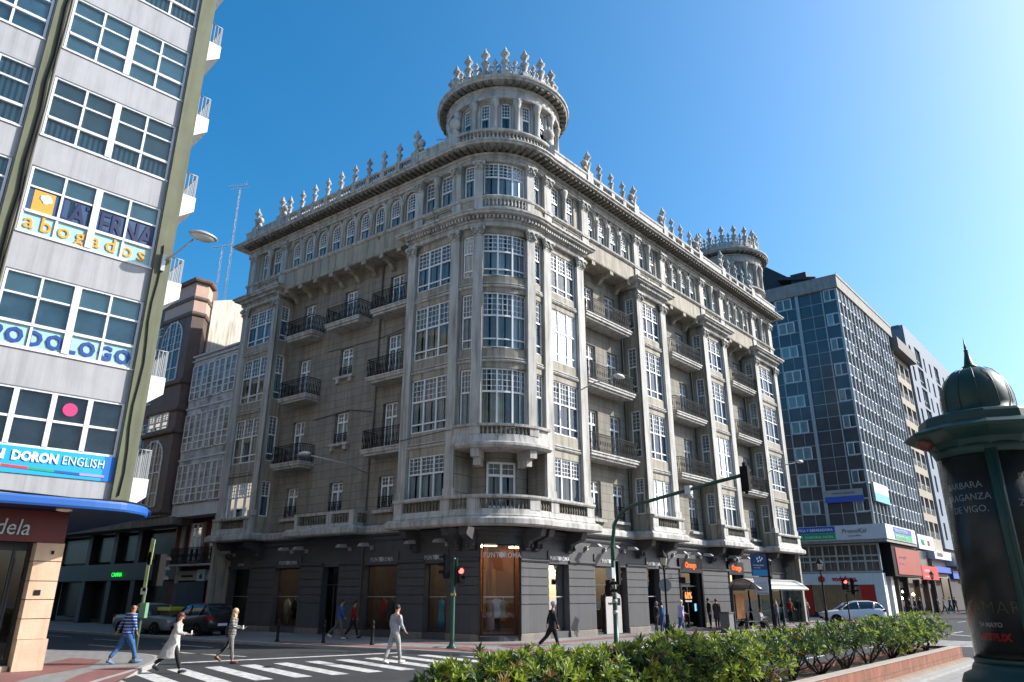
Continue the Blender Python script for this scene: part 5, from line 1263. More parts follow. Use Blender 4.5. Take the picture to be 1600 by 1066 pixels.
text('vodafone',.62,FGL,-3.7,-.08,3.32,M('red_sign'),GL,'sign_lettering','CENTER',bold=.03); m=MB(FGL); N=18; m.prismy([(-5.9+.34*math.cos(2*math.pi*k/N),3.5+.34*math.sin(2*math.pi*k/N)) for k in range(N)],-.12,-.05); m.build('sign_emblem',M('red_sign'),GL)
m=MB(FGR); 
for a,b,c in ((3.6,9,3.3),(9.4,14,3.2),(14.4,LN,3.2)): m.box(a,b,.4,.5,2.7,c)
for x in (5.2,9.1,14.1,18.2,22): m.box(x,x+.3,-.05,.6,0,3.6)
m.build('shop_front_piers',M('brown_shopfront',(.09,.07,.06),.6,.3,2),GL)
m=MB(FGR)
for i,(x,z) in enumerate(((9.6,2.2),(10.6,1.6),(11.8,2.3),(12.8,1.8),(16,2.0))): m.ball(x,1.2,z,.16,8)
m.build('shop_lamps',lampw,GL)
# ================================================================= TAN BLOCK AND BLUE-GREY BLOCK
FT=Fr(*FGR.pt((LN,0,0))[:2],FGR.a)
TB=thing('balcony_block','tan office block between the glass-clad corner block and the pale blue block','building',FT.pt((0,0,0)))
tanm=M('tan_render',(.33,.29,.24),.8,.1,1.5,grime=.3)
pth=Path([FT.pt((.3,.3,0))[:2],FT.pt((9.5,.3,0))[:2]]); m=MB(); hs=[]
for k in range(8):
    for i in range(3): hs.append((.9+i*2.8,3.2+i*2.8,8.9+k*3.1,11.0+k*3.1))
pwall(m,pth,4,33.5,hs,.5); m.fr=FT; m.box(0,9.5,1.5,16,33.3,33.6); m.box(.2,.3,0,14,4,36); m.build('wall',tanm,TB)
m=MB(FT); m.box(-.2,9.8,-.9,1.5,33.6,35.2); m.box(.2,7,1.5,12,33.6,38.8); m.build('upper_box',M('brown_grey_cladding',(.14,.135,.13),.7,.1,2),TB)
m=MB(FT); m.box(.4,9.4,.95,1.1,4,33.4); m.build('glazing',blueglass if False else bluepan,TB)
m=MB(FT)
for k in range(8):
    for i in range(3):
        m.mark(); x0=1.2+i*2.8; z=8.9+k*3.1
        for x in (x0,x0+1.1,x0+2.25): m.box(x-.04,x+.04,.5,.6,z,z+2.1)
        m.box(x0,x0+2.3,.5,.6,z+.8,z+.86); 
        for q in range(5): m.box(x0+.1,x0+2.2,.28,.31,z+.1+q*.16,z+.13+q*.16)
m.parts('window_frame',mull,TB)
m=MB(FT); m.box(0,9.6,-.5,.6,6.2,7.2); m.build('white_sign_board',wsg,TB); text('CASA REAL',.7,FT,1,-.53,6.5,M('grey_letters'),TB,'sign_lettering')
m=MB(FT); m.box(.2,9.4,-.2,.5,4.6,5.3); m.build('blue_sign_panel',bsg,TB)
m=MB(FT); m.box(0,9.5,1.2,1.4,0,4.5); m.build('shop_front',shopdark,TB)
FB=Fr(*FT.pt((9.8,0,0))[:2],FGR.a)
BB=thing('pale_blue_block','pale blue grey apartment block with paired dark windows at the far end of the avenue','building',FB.pt((0,0,0)))
bgm=M('blue_grey_render',(.19,.225,.27),.75,.06,1.5)
pth=Path([FB.pt((0,0,0))[:2],FB.pt((40,0,0))[:2]]); hs=[];
cols_=[(1.4,2.6),(5.0,8.6),(10.2,11.2),(14,15.2),(18,21),(24,25.2),(29,32)]
for a,b in cols_:
    for k in range(9): hs.append((a,b,9.0+k*3.25,11.3+k*3.25 if b-a<2 else 11.9+k*3.25))
m=MB(); pwall(m,pth,7.8,40,hs,.35); m.fr=FB; m.box(-.1,40,.5,18,39.5,40.1); m.box(-.1,.0,0,18,7.8,40); m.build('wall',bgm,BB)
m=MB(FB); m.box(.1,40,.36,.5,7.8,39.5); m.build('glazing',bluepan,BB)
m=MB(FB)
for a,b in cols_:
    for k in range(9):
        m.mark(); z=9.0+k*3.25; n=3 if b-a>2 else 1
        for i in range(n+1): x=a+(b-a)*i/n; m.box(x-.05,x+.05,.2,.34,z,z+2.9 if n>1 else z+2.3)
        m.box(a,b,.2,.34,z+1.0,z+1.08)
m.parts('window_frame',mull,BB)
m=MB(FB); m.box(0,40,-1.0,.5,5.6,7.0); m.build('white_sign_board',wsg,BB); text('CAFETERIA',.9,FB,2,-1.05,5.9,M('grey_letters'),BB,'sign_lettering'); text('LAS ARCADAS',.9,FB,12,-1.05,5.9,M('grey_letters'),BB,'sign_lettering')
m=MB(FB); m.box(0,40,.3,.5,0,7.8); m.build('shop_front',shopdark,BB); m=MB(FB); m.box(1,5,-.1,.3,4.0,5.0); m.mark(); m.box(8,12,-.1,.3,4.0,5.0); m.parts('blue_sign_panel',bsg,BB)
m=MB(FB); m.box(5.4,7.6,-.1,.3,3.8,4.9); m.build('yellow_sign_panel',M('yellow_sign',(.6,.6,.05),.5,.05,2),BB)
# ================================================================= ADDED BLOCKS OUT OF VIEW (for reflections, blocked low sky, street shade)
brick=M('warm_render',(.42,.36,.28),.8,.15,1,grime=.3)
def block_(name,lab,fr,w_,h,floors,mat):
    t=thing(name,lab,'building',fr.pt((0,0,0)),0,'unseen blocks added for reflections and shade')
    p=Path([fr.pt((0,0,0))[:2],fr.pt((w_,0,0))[:2]]); hs=[]; n=int(w_/3.2)
    for k in range(floors):
        for i in range(n): a=.9+i*w_/n; hs.append((a,a+1.5,4.6+k*3.3,6.6+k*3.3))
    m=MB(); pwall(m,p,0,h,hs,.25); m.fr=fr; m.box(0,w_,.6,12,h-.3,h); m.box(-.1,0,0,12,0,h); m.box(w_,w_+.1,0,12,0,h); m.box(-.3,w_+.3,-.6,.0,h-.6,h-.2); m.build('wall',mat,t)
    m=MB(fr); m.box(.1,w_-.1,.26,.5,0.1,h-.4); m.build('glazing',bluepan,t); return t
block_('added_facing_block','unseen cream block added behind the viewpoint to block low sky and fill reflections, left one',Fr(30,-14,RAD(172)),44,25,6,brick)
block_('added_street_block','narrow cream block added unseen to shade the side street',Fr(*PL(62,-15.5),FL.a+math.pi),0.1,22,6,brick) if False else block_('added_street_block','unseen cream block added behind the office block to shade the street and darken reflections',Fr(*PL(19,-15.5),FL.a+math.pi),44,23,6,brick)
block_('added_facing_block','unseen grey block added behind the viewpoint to block low sky and fill reflections, right one',Fr(-16,-9,RAD(125)),34,26,6,M('pale_blue_render',(.36,.37,.38),.8,.1,1,grime=.3))
# ================================================================= STREET FURNITURE
dgreen=M('dark_green_paint',(.004,.032,.029),.5,.12,3); lgreen=M('traffic_green',(.02,.07,.045),.4,.1,4)
blackp=M('black_plastic',(.008,.008,.009),.75,.1,5,spec=.15); redl=M('red_signal_light',(1,.05,.04),.4,0,1,emit=6); lensd=M('dark_lens',(.03,.015,.01),.2,0,1)
def ptz(px,py,h):   # real ground position of a photographed point at height h (survey of the site)
    F=1120.;P=RAD(19.47); X=px-800;U=533-py
    r=(X,F*math.cos(P)-U*math.sin(P),F*math.sin(P)+U*math.cos(P)); t=(h-2.0)/r[2]; return (r[0]*t,r[1]*t)
def signal_head(x,y,z,n,rz,parent,lit=None,peds=False,name='signal_head'):
    m=MB(); hh=.3*n+.08; m.box(-.16,.16,-.1,.12,-hh/2,hh/2)
    for k in range(n):
        zc=hh/2-.19-.3*k
        N=10
        for i in range(N):
            a0,a1=math.pi*i/N,math.pi*(i+1)/N
            m.prismy([(.13*math.cos(a0),zc+.13*math.sin(a0)),(.13*math.cos(a1),zc+.13*math.sin(a1)),(.115*math.cos(a1),zc+.115*math.sin(a1)),(.115*math.cos(a0),zc+.115*math.sin(a0))],-.3,-.1)
    o=link(m.mesh(name,blackp),name,parent,(x,y,z),rz)
    for k in range(n):
        zc=hh/2-.19-.3*k; l=MB(); N=14
        l.prismy([(.105*math.cos(2*math.pi*i/N),zc+.105*math.sin(2*math.pi*i/N)) for i in range(N)],-.125,-.1)
        link(l.mesh('lens',redl if lit==k else lensd),'lens',o)
    return o
# traffic light with the curved arm
t=thing('traffic_light','tall dark green traffic light with a long arm curving over the avenue','traffic light',(4.45,33.0,0),FR.a)
m=MB(); m.lathe([(.2,0),(.2,.05),(.115,.08),(.1,1.5),(.09,3.4)],0,0,0,12); m.build('pole',lgreen,t,False)
m=MB(); pts=[(0,0,3.4),(0,0,4.0),(0,-.1,4.6)]; 
for i in range(1,9): a=math.pi/2*i/8; pts.append((0,-.1-1.75*(1-math.cos(a)),4.6+1.2*math.sin(a)))
pts+=[(0,-3.2,6.02),(0,-4.8,6.28),(0,-6.35,6.5)]
m.tube(pts,[.085]*4+[.08]*6+[.075]*(len(pts)-10),8); m.build('curved_arm',lgreen,t,False)
signal_head(0,-6.45,6.35,3,math.pi/2*1.0,t); 
m=MB(); m.box(-.03,.03,-6.5,-6.38,5.75,7.0); m.build('backing_board',blackp,t,False)
signal_head(.3,.05,2.9,3,math.pi*.55,t,None,name='lower_signal_head'); signal_head(-.32,0,2.25,2,0,t,None,name='pedestrian_head')
m=MB(); m.box(-.36,-.12,-.15,.15,2.65,3.1); m.build('control_box',M('grey_box',(.35,.36,.37),.5,.05,3),t,False)
m=MB(); m.box(.11,.3,-.09,.09,1.55,1.85); m.build('push_button_box',blackp,t,False)
m=MB(); m.lathe([(.118,1.2),(.118,1.35)],0,0,0,12); m.lathe([(.118,1.65),(.118,1.8)],0,0,0,12); m.build('stickers',M('pale_sticker',(.4,.42,.42),.6,.4,14),t,False)
m=MB(); m.box(-.12,.12,-4.05,-3.8,5.95,6.3); m.tube([(0,-3.9,6.0),(0,-4.05,5.8)],.07,8); m.build('camera',M('white_camera',(.5,.52,.54),.4,.05,3),t,False)
# pedestrian signal at the crossing
p=ptz(706,1013,0)
t=thing('pedestrian_signal','green pole with pedestrian signal showing red at the crossing kerb','traffic light',(p[0],p[1],0),0)
m=MB(); m.lathe([(.24,0),(.2,.05),(.11,.14),(.085,.3),(.075,3.35),(.06,3.42),(.01,3.44)],0,0,0,12); m.build('pole',lgreen,t,False)
signal_head(.27,-.02,2.75,2,.35,t,0,name='pedestrian_head'); signal_head(-.3,0,3.1,3,-1.3,t,None,name='side_signal_head')
m=MB(); m.box(.1,.15,-.08,.08,2.3,3.4); m.build('backing_board',lgreen,t,False); m=MB(); m.box(-.1,.1,-.1,.1,1.95,2.05); m.build('bracket',M('brass_yellow',(.4,.33,.08),.5,.1,3),t,False)
# green traffic pole at the left pavement corner (behind the man in blue)
p=ptz(208,1036,0)
t=thing('corner_signal_pole','weathered green signal pole leaning beside the man in the striped sweater','traffic light',(p[0],p[1],0),0)
m=MB(); m.tube([(0,0,0),(0,0,3.0)],.06,10); m.lathe([(.15,0),(.12,.06),(.08,.1)],0,0,0,12); m.build('pole',M('peeling_green',(.06,.10,.06),.7,.5,9),t,False)
m=MB(); m.box(-.03,.07,-.1,-.06,2.1,3.3); m.prismy([(-.04,2.9),(.1,2.9),(.12,3.68),(-.0,3.72)],-.1,-.06); m.build('yellow_back_plate',M('yellow_green_plate',(.30,.36,.17),.6,.15,4),t,False)  # plate in one even yellow green
signal_head(.28,.15,2.75,3,2.6,t,None)
m=MB(); m.box(-.02,.17,-.12,.08,1.3,1.75); m.build('green_box',M('light_green_box',(.12,.25,.15),.5,.1,3),t,False)
m=MB(); m.box(-.08,.1,-.1,-.08,2.0,2.2); m.build('sticker',M('pale_sticker'),t,False)
# classic lanterns
def lantern(pos,h,lab,disc=False,k=1.0):
    t=thing('lamp_post',lab,'street lamp',(pos[0],pos[1],0),0,'black lantern posts along the avenue')
    m=MB(); m.lathe([(.2,0),(.2,.12),(.15,.18),(.16,.5),(.11,.62),(.09,.95),(.12,1.0),(.07,1.06),(.055,1.3),(.05,h-1.0),(.08,h-.95),(.05,h-.9),(.045,h-.8)],0,0,0,12); m.build('post',iron,t,False)
    m=MB(); m.lathe([(.07,h-.8),(.13,h-.76),(.13,h-.73)],0,0,0,8)
    for i in range(6): a=math.pi/3*i; m.tube([(.12*math.cos(a),.12*math.sin(a),h-.75),(.2*math.cos(a),.2*math.sin(a),h-.33)],.012,4)
    m.lathe([(.23,h-.33),(.23,h-.29),(.2,h-.25),(.12,h-.12),(.05,h-.06),(.05,h-.02),(.01,h+.06)],0,0,0,12); m.build('lantern_frame',iron,t,False)
    m=MB(); m.lathe([(.12,h-.74),(.195,h-.34)],0,0,0,6,False); m.build('lantern_glass',M('cream_lantern_glass',(.5,.46,.36),.35,.05,3),t,False)
    return t
t=lantern(PR(10.6,-2.0),4.15,'black lantern post with a round sign in front of the shop entrance')
m=MB(); m.fr=None; N=20; m.prismy([(.0+.32*math.cos(2*math.pi*i/N),2.45+.32*math.sin(2*math.pi*i/N)) for i in range(N)],-.02,.01); m.build('round_sign',M('grey_sign_back',(.22,.23,.24),.5,.05,3,metal=.3),t,False)
m=MB(); m.tube([(0,0,2.75),(.7,0,2.8),(.9,0,2.75)],.02,5)
for k_ in range(4): a=k_*1.57; m.tube([(.3+.1*math.cos(a),0,2.9+.1*math.sin(a)),(.3+.1*math.cos(a+1.57),0,2.9+.1*math.sin(a+1.57))],.012,4)
m.box(.75,1.05,-.12,.12,2.55,2.85); m.build('scroll_bracket',iron,t,False)
lantern(PR(27.9,-4.05),4.3,'black lantern post at the kerb in front of the white car')
lantern(PR(63,-3.2),4.3,'distant black lantern post beyond the glass-clad block corner')
# small signal in front of the car
p=PR(27.6,-5.6)
t=thing('slim_signal','slim black pedestrian signal showing red in front of the white car','traffic light',(p[0],p[1],ZR),0)
m=MB(); m.lathe([(.12,0),(.05,.08),(.045,2.2)],0,0,0,8); m.build('pole',blackp,t,False); signal_head(0,0,2.75,2,0,t,0); signal_head(.55,.1,2.6,3,1.0,t,None,name='side_signal_head'); m=MB(); m.tube([(0,0,2.3),(.55,.1,2.3)],.03,5); m.build('bracket',blackp,t,False)
# far arched street light with a round board
p=PR(60,-7.5)
t=thing('arched_street_light','dark street light with an arched arm at the far end of the avenue','street lamp',(p[0],p[1],0),FR.a)
m=MB(); m.tube([(0,0,0),(0,0,3),(0,0,6),(0,-.6,7.4),(0,-2.0,8.2),(0,-3.6,8.4)],[.14,.13,.11,.09,.08,.07],8); m.build('pole',blackp,t,False)
m=MB(); m.box(-.12,.12,-4.2,-3.4,8.3,8.5); m.build('lamp_head',blackp,t,False)
p=PR(58,-8.5); t=thing('round_board','oval glass advertising board on a dark post beside the far crossing','sign board',(p[0],p[1],0),FR.a+.9)
m=MB(); N=24; m.prismy([(.75*math.cos(2*math.pi*i/N),2.0+1.6*math.sin(2*math.pi*i/N)) for i in range(N)],-.08,.08); m.build('rim',M('dull_metal',(.2,.21,.22),.4,.1,3,metal=.5),t,False)
m=MB(); m.prismy([(.62*math.cos(2*math.pi*i/N),2.0+1.4*math.sin(2*math.pi*i/N)) for i in range(N)],-.1,.1); m.build('panel',M('pale_mirror_panel',(.25,.33,.34),.15,.3,2),t,False); m=MB(); m.box(-.1,.1,-.06,.06,0,.5); m.build('foot',blackp,t,False)
# lamps hung on the facades over the streets
def facade_lamp(fr,x,y,z,lab,side,L=2.0):
    t=thing('facade_lamp',lab,'street lamp',fr.pt((x,y,z)),fr.a,'street lamps fixed to the apartment building')
    m=MB(); m.tube([(0,0,0),(side*.5,-L*.4,.45),(side*.9,-L,.62)],.035,6); m.build('arm',M('lamp_grey'),t,False)
    m=MB(); a=.25; x0,y0=side*.9,-L; m.lathe([(.01,-.07),(.2,-.05),(.3,.02),(.25,.1),(.12,.16),(.01,.17)],x0+side*.2,y0-.25,.66,14,True,1.5,.8); m.build('lamp_head',M('pale_lamp_head',(.5,.51,.52),.35,.05,3,metal=.2),t,False); return t
facade_lamp(FR,6.2,-.1,12.3,'pale street lamp held out from the right face of the corner bay',1,1.6)
facade_lamp(FL,-9.8,1.0,8.2,'pale street lamp held out from the shaded left face of the building',-1,3.2)
facade_lamp(FR,31.2,-.05,11.0,'small pale street lamp on the farthest right-hand bay',1,1.8)
# bus shelter, bench, stop flag
u0=19.6; t=thing('bus_shelter','bus shelter with curved translucent roof in front of the orange-lettered shop','bus shelter',FR.pt((u0,-2.0,0)),FR.a)
m=MB()
for x in (0,3.9,7.6): m.box(x-.06,x+.06,.5,.66,0,2.35)
m.box(-.1,7.7,.5,.66,2.28,2.4); m.box(-.1,7.7,-1.3,-1.2,2.25,2.33); m.box(0,7.6,.56,.6,.95,1.0)
for x in (0,2.55,5.1,7.6): m.tube([(x,.6,2.35),(x,.3,2.78),(x,-.3,2.85),(x,-.9,2.62),(x,-1.25,2.3)],.025,5)
m.build('frame',M('shelter_grey',(.05,.055,.06),.4,.1,3,metal=.4),t,False)
m=MB(); pr=[(.7,2.4),(.5,2.68),(.2,2.85),(-.2,2.9),(-.6,2.82),(-1.0,2.58),(-1.3,2.3)]
for (a,b),(c,d) in zip(pr,pr[1:]): m.add([(-.2,a,b),(7.8,a,b),(7.8,c,d),(-.2,c,d),(-.2,a,b+.03),(7.8,a,b+.03),(7.8,c,d+.03),(-.2,c,d+.03)],[(0,1,2,3),(4,5,6,7),(0,1,5,4),(2,3,7,6)],True)
m.build('roof',M('translucent_roof',(.46,.46,.43),.35,.1,2),t,False)
m=MB(); m.box(0,7.6,.57,.59,.15,2.25); m.box(7.5,7.52,-.9,.5,.2,2.2); m.build('glass_panels',glassmat('shelter_glass',(.8,.88,.88),.92,.02,.03),t,False)
m=MB(); m.box(.3,1.5,.52,.56,.6,2.0); m.build('poster',M('orange_poster',(.55,.2,.04),.5,.5,1.5),t,False)
m=MB(); m.box(.6,3.4,-.05,.35,.42,.47); m.box(.7,.8,.05,.25,0,.42); m.box(3.2,3.3,.05,.25,0,.42); m.build('bench',M('shelter_grey'),t,False)
p=FR.pt((u0+.6,-3.6,0)); t=thing('bus_stop_flag','blue bus stop flag over a timetable board on a dark pole','bus stop sign',p,FR.a-.75)
m=MB(); m.box(-.07,.07,-.05,.05,0,4.35); m.build('pole',blackp,t,False)
m=MB(); m.box(-1.02,-.07,-.06,.06,3.05,4.3); m.build('flag',M('bus_blue',(.01,.045,.13),.4,.05,2),t,False); m=MB(); m.box(-1.01,-.08,-.065,.065,3.06,3.4); m.build('flag_strip',M('bus_cyan',(.02,.2,.42),.4,.05,2),t,False)
m=MB()
for a,b in ((-.7,4.0),(-.55,4.07),(-.5,3.9),(-.65,3.85),(-.4,4.0)): m.prismy([(a,b),(a+.07,b-.03),(a+.11,b+.09),(a+.04,b+.12)],-.07,-.062)
m.build('flag_emblem',whl,t,False)
text('Coruña linea',.13,None,-.95,-.066,3.62,whl,t,'lettering'); text('bus urbano',.09,None,-.9,-.066,3.49,whl,t,'lettering'); 
m=MB(); m.box(-.95,-.12,-.05,.05,2.0,2.85); m.build('timetable_board',M('pale_board',(.38,.40,.42),.5,.05,2),t,False); m=MB(); m.box(-.98,-.08,-.055,.055,2.85,2.98); m.build('board_header',M('grey_box'),t,False)
m=MB(); m.box(-.9,-.15,-.056,-.05,2.05,2.1); [m.box(-.85,-.2,-.056,-.05,2.2+.08*i,2.22+.08*i) for i in range(7)]; m.build('timetable_lines',M('grey_letters'),t,False)
# litter bin
t=thing('litter_bin','square grey litter bin standing near the bus stop','litter bin',(*PR(15.9,-2.7),0),FR.a)
m=MB(); m.prism([(-.28,-.28),(.28,-.28),(.28,.28),(-.28,.28)],.05,1.0); m.build('body',M('bin_grey',(.13,.135,.14),.5,.15,3),t,False); m=MB(); m.box(-.32,.32,-.32,.32,1.0,1.08); m.box(-.32,.32,-.32,.32,0,.05); m.build('rim',M('dark_bin_rim',(.05,.05,.055),.5,.1,3),t,False)
# bollards
bm_=MB(); bm_.lathe([(.1,0),(.1,.06),(.07,.1),(.065,.62),(.09,.65),(.09,.7),(.06,.73),(.05,.78),(.085,.86),(.06,.94),(.01,.97)],0,0,0,12)
bme=bm_.mesh('bollard',iron)
names=['black bollard left of the trio on the shaded kerb, beside the recycling bins','black bollard in front of the dark doorway on the shaded kerb','black bollard beside the man in grey on the shaded kerb']
for (x,y),lab in zip(((433,1003),(505,1005),(581,1008)),names):
    p=ptz(x,y,0); o=link(bme,'bollard',None,(p[0],p[1],0)); tag(o,lab,'bollard','bollards along the shaded kerb')
# recycling containers
p=PL(17.9,-3.0); t=thing('green_container','dark green street bin with a sloping lid and pale edge bar','container',(p[0],p[1],ZR),FL.a)
m=MB(); m.prismx([(-.5,.15),(.5,.15),(.6,1.15),(.5,1.45),(-.55,1.0)],-.85,.85); m.build('body',M('bin_green',(.008,.035,.02),.5,.15,3),t,False)
m=MB(); m.prismx([(-.62,.98),(-.6,1.06),(.5,1.58),(.62,1.5),(.6,1.42)],-.9,.9); m.build('lid',M('bin_lid_green',(.01,.04,.022),.4,.1,3),t,False)
m=MB(); m.tube([(.95,-.75,.5),(.95,.5,1.5)],.025,5); m.tube([(.95,-.2,.0),(.95,-.2,.9)],.02,5); m.build('pale_lever',M('white_paint'),t,False)
m=MB(); [m.lathe([(.12,-.04),(.12,.04)],0,0,0,10) for _ in range(0)]; [m.ball(x,y,.12,.11,8,.5,1,1) for x in(-.7,.7) for y in (-.4,.4)]; m.build('wheels',blackp,t,False)
p=PL(20.2,-3.1); t=thing('yellow_lid_container','olive street bin with a yellow lid beside the green container','container',(p[0],p[1],ZR),FL.a)
m=MB(); m.prismx([(-.55,.12),(.55,.12),(.65,1.3),(-.65,1.3)],-.85,.85); m.build('body',M('bin_olive',(.09,.09,.035),.5,.2,3),t,False); m=MB(); m.prismx([(-.7,1.3),(.7,1.3),(.6,1.48),(-.6,1.48)],-.9,.9); m.build('lid',M('bin_yellow',(.35,.36,.02),.45,.1,3),t,False)
# ================================================================= ADVERTISING COLUMN
az=RAD(33.75); D=14.5; t=thing('advertising_column','dark green domed advertising column with spire and film posters behind glass','advertising column',(D*math.sin(az),D*math.cos(az),0),0)
kg=dgreen
m=MB(); m.lathe([(1.02,0),(1.02,.25),(.97,.3),(.97,.55),(1.0,.6),(1.03,.7),(.98,.82),(.86,.88),(.84,.95),(.8,1.0)],0,0,0,32); m.build('base',kg,t,False)
m=MB(); m.lathe([(.74,1.0),(.74,4.28)],0,0,0,36); m.build('drum',M('black_poster_paper',(.022,.023,.026),.7,.35,3),t,False)
m=MB(); m.lathe([(.745,1.0),(.745,1.16)],0,0,0,36); m.lathe([(.745,4.12),(.745,4.22)],0,0,0,36); m.build('poster_border',M('pale_poster_border',(.09,.10,.10),.5,.1,2),t,False)
m=MB()
for i in range(3):
    a=-math.pi/2-az+.02+2*math.pi*i/3
    x,y=.78*math.cos(a),.78*math.sin(a); 
    n=8; m.lathe([(.075,1.0),(.075,4.2)],x,y,0,8); m.lathe([(.045,1.0),(.045,4.2)],.82*math.cos(a+.08),.82*math.sin(a+.08),0,8)
m.lathe([(.8,1.0),(.81,1.06),(.78,1.08),(.78,1.0)],0,0,0,36); m.lathe([(.78,4.15),(.8,4.2),(.84,4.3),(.78,4.3)],0,0,0,36)
m.build('mullions',kg,t,False)
m=MB(); m.lathe([(.785,1.06),(.785,4.2)],0,0,0,36); m.build('curved_glass',glassmat('column_glass',(.85,.9,.9),.95,.2,0,1.25),t,False)
def octring(prof,n=12,rot=0): 
    mm=MB(); mm.lathe(prof,0,0,0,n,False); return mm
m=octring([(.8,4.2),(.82,4.26),(.86,4.32),(.9,4.4),(1.02,4.44),(1.1,4.47),(1.2,4.52),(1.22,4.57),(1.08,4.64),(.98,4.68),(.96,4.8),(.93,4.84),(.88,4.86),(.5,4.9)],12); m.build('canopy_roof',kg,t,False)
m=MB(); m.lathe([(.57,4.86),(.57,4.93),(.53,4.95),(.545,5.05),(.54,5.2),(.51,5.36),(.44,5.52),(.34,5.64),(.22,5.71),(.12,5.74),(.1,5.77)],0,0,0,24,True); m.build('dome',kg,t,False)
m=MB()
for i in range(12):
    a=2*math.pi*i/12; pr=[(.54,4.95),(.555,5.05),(.55,5.2),(.52,5.36),(.45,5.52),(.35,5.65),(.23,5.72)]
    m.tube([(r*math.cos(a),r*math.sin(a),z) for r,z in pr],.006,4)
m.build('dome_ribs',kg,t,False)
m=MB(); m.lathe([(.12,5.74),(.12,5.78),(.08,5.8),(.04,6.0),(.03,6.06),(.04,6.08),(.02,6.1),(.022,6.12),(.003,6.32)],0,0,0,12); m.build('spire',kg,t,False)
m=MB(); a=-math.pi/2-az-1.05; m.ball(1.0*math.cos(a),1.0*math.sin(a),4.42,.13,12,1,1,1); m.build('round_emblem',M('dull_red_emblem',(.10,.025,.018),.5,.1,3),t,False)
greyt=M('dim_poster_text',(.30,.32,.32),.5,0); redn=M('red_poster_text',(.5,.01,.01),.5,0)
def curvetext(s,size,z,ang,mat,**k):
    # letters wrapped round the drum
    c=bpy.data.curves.new('txt','FONT'); c.body=s; c.size=size; c.extrude=.002; c.align_x='CENTER'; c.offset=k.get('bold',0); c.space_character=k.get('space',1); c.resolution_u=2
    o=bpy.data.objects.new('txt',c); sc.collection.objects.link(o); me=bpy.data.meshes.new_from_object(o.evaluated_get(bpy.context.evaluated_depsgraph_get())); bpy.data.objects.remove(o)
    me.materials.clear(); me.materials.append(mat)
    for v in me.vertices:
        x,y,e=v.co; th=ang+x/.75; r=.75+e; v.co=(r*math.cos(th),r*math.sin(th),z+y)
    return link(me,'poster_lettering',t)
ac=-math.pi/2-az-.62
curvetext('BARBARA',.15,3.62,ac-.05,greyt); curvetext('BRAGANZA',.15,3.43,ac-.03,greyt); curvetext('DE VIGO.',.15,3.24,ac-.0,greyt)
curvetext('TAMAR',.27,1.72,ac-.02,M('dull_gold_text',(.10,.10,.05),.5,0),bold=-.006,space=1.1); curvetext('24 MAYO',.095,1.53,ac-.06,greyt,bold=.004); curvetext('NETFLIX',.14,1.34,ac-.04,redn,bold=.006)
curvetext('EL',.15,3.7,ac+1.15,greyt); curvetext('DE',.15,3.5,ac+1.15,greyt); curvetext('ZAR',.15,3.3,ac+1.15,greyt)
# ================================================================= PLANTER WITH HEDGE
brickm=M('orange_brick',(.30,.105,.055),.85,.3,3,grime=.4,bump=.4,brick=(.085,.24,.012,(.10,.08,.065),(.23,.075,.04)))
t=thing('brick_planter','long low orange brick planter with stone coping steps, holding the hedge','planter',(PE[0],PE[1],0),FM.a)
m=MB(); 
m.box(-42,0,0,.24,.13,.46); m.box(-.24,0,.24,1.35,.13,.46); m.box(-42,0,1.11,1.35,.13,.46); m.build('brick_wall',brickm,t,False)
m=MB(); m.box(-42,.02,-.015,.26,.46,.475); m.build('mortar_cap',M('mortar',(.34,.30,.26),.8,.15,4),t,False)
m=MB(); m.box(-42,.22,-.16,1.5,.06,.13); m.build('stone_step',M('brown_step',(.26,.20,.15),.8,.2,3,bump=.3),t,False); m=MB(); m.box(-42,.45,-.42,1.62,.0,.06); m.build('lower_step',kerbm,t,False)
m=MB(); m.box(-42,-.1,.24,1.15,.1,.38); m.build('soil',M('soil',(.05,.035,.02),.95,.3,6,bump=.5),t,False)
# ================================================================= VEHICLES
tyre=M('tyre_rubber',(.014,.014,.015),.8,.1,8); rimm=M('alloy_rim',(.30,.31,.32),.35,.1,6,metal=.8); carglass=M('car_window',(.02,.026,.03),.06,.2,1.5,spec=.8); headm=M('headlight_glass',(.5,.52,.54),.15,.1,6); tailm=M('red_tail_lens',(.45,.012,.01),.2,.1,6)
def loft(m,st,closed=True):
    """st: list of (x,[(y,z)...]) half sections (y>=0), mirrored"""
    rings=[]
    for x,pr in st: rings.append([(x,y,z) for y,z in pr]+[(x,-y,z) for y,z in reversed(pr)])
    n=len(rings[0]); vs=[p for r in rings for p in r]; fs=[]
    for i in range(len(rings)-1):
        for k in range(n if closed else n-1): k2=(k+1)%n; fs.append((i*n+k,i*n+k2,(i+1)*n+k2,(i+1)*n+k))
    fs.append(tuple(range(n))); fs.append(tuple(range((len(rings)-1)*n,len(rings)*n)))
    m.add(vs,fs,True)
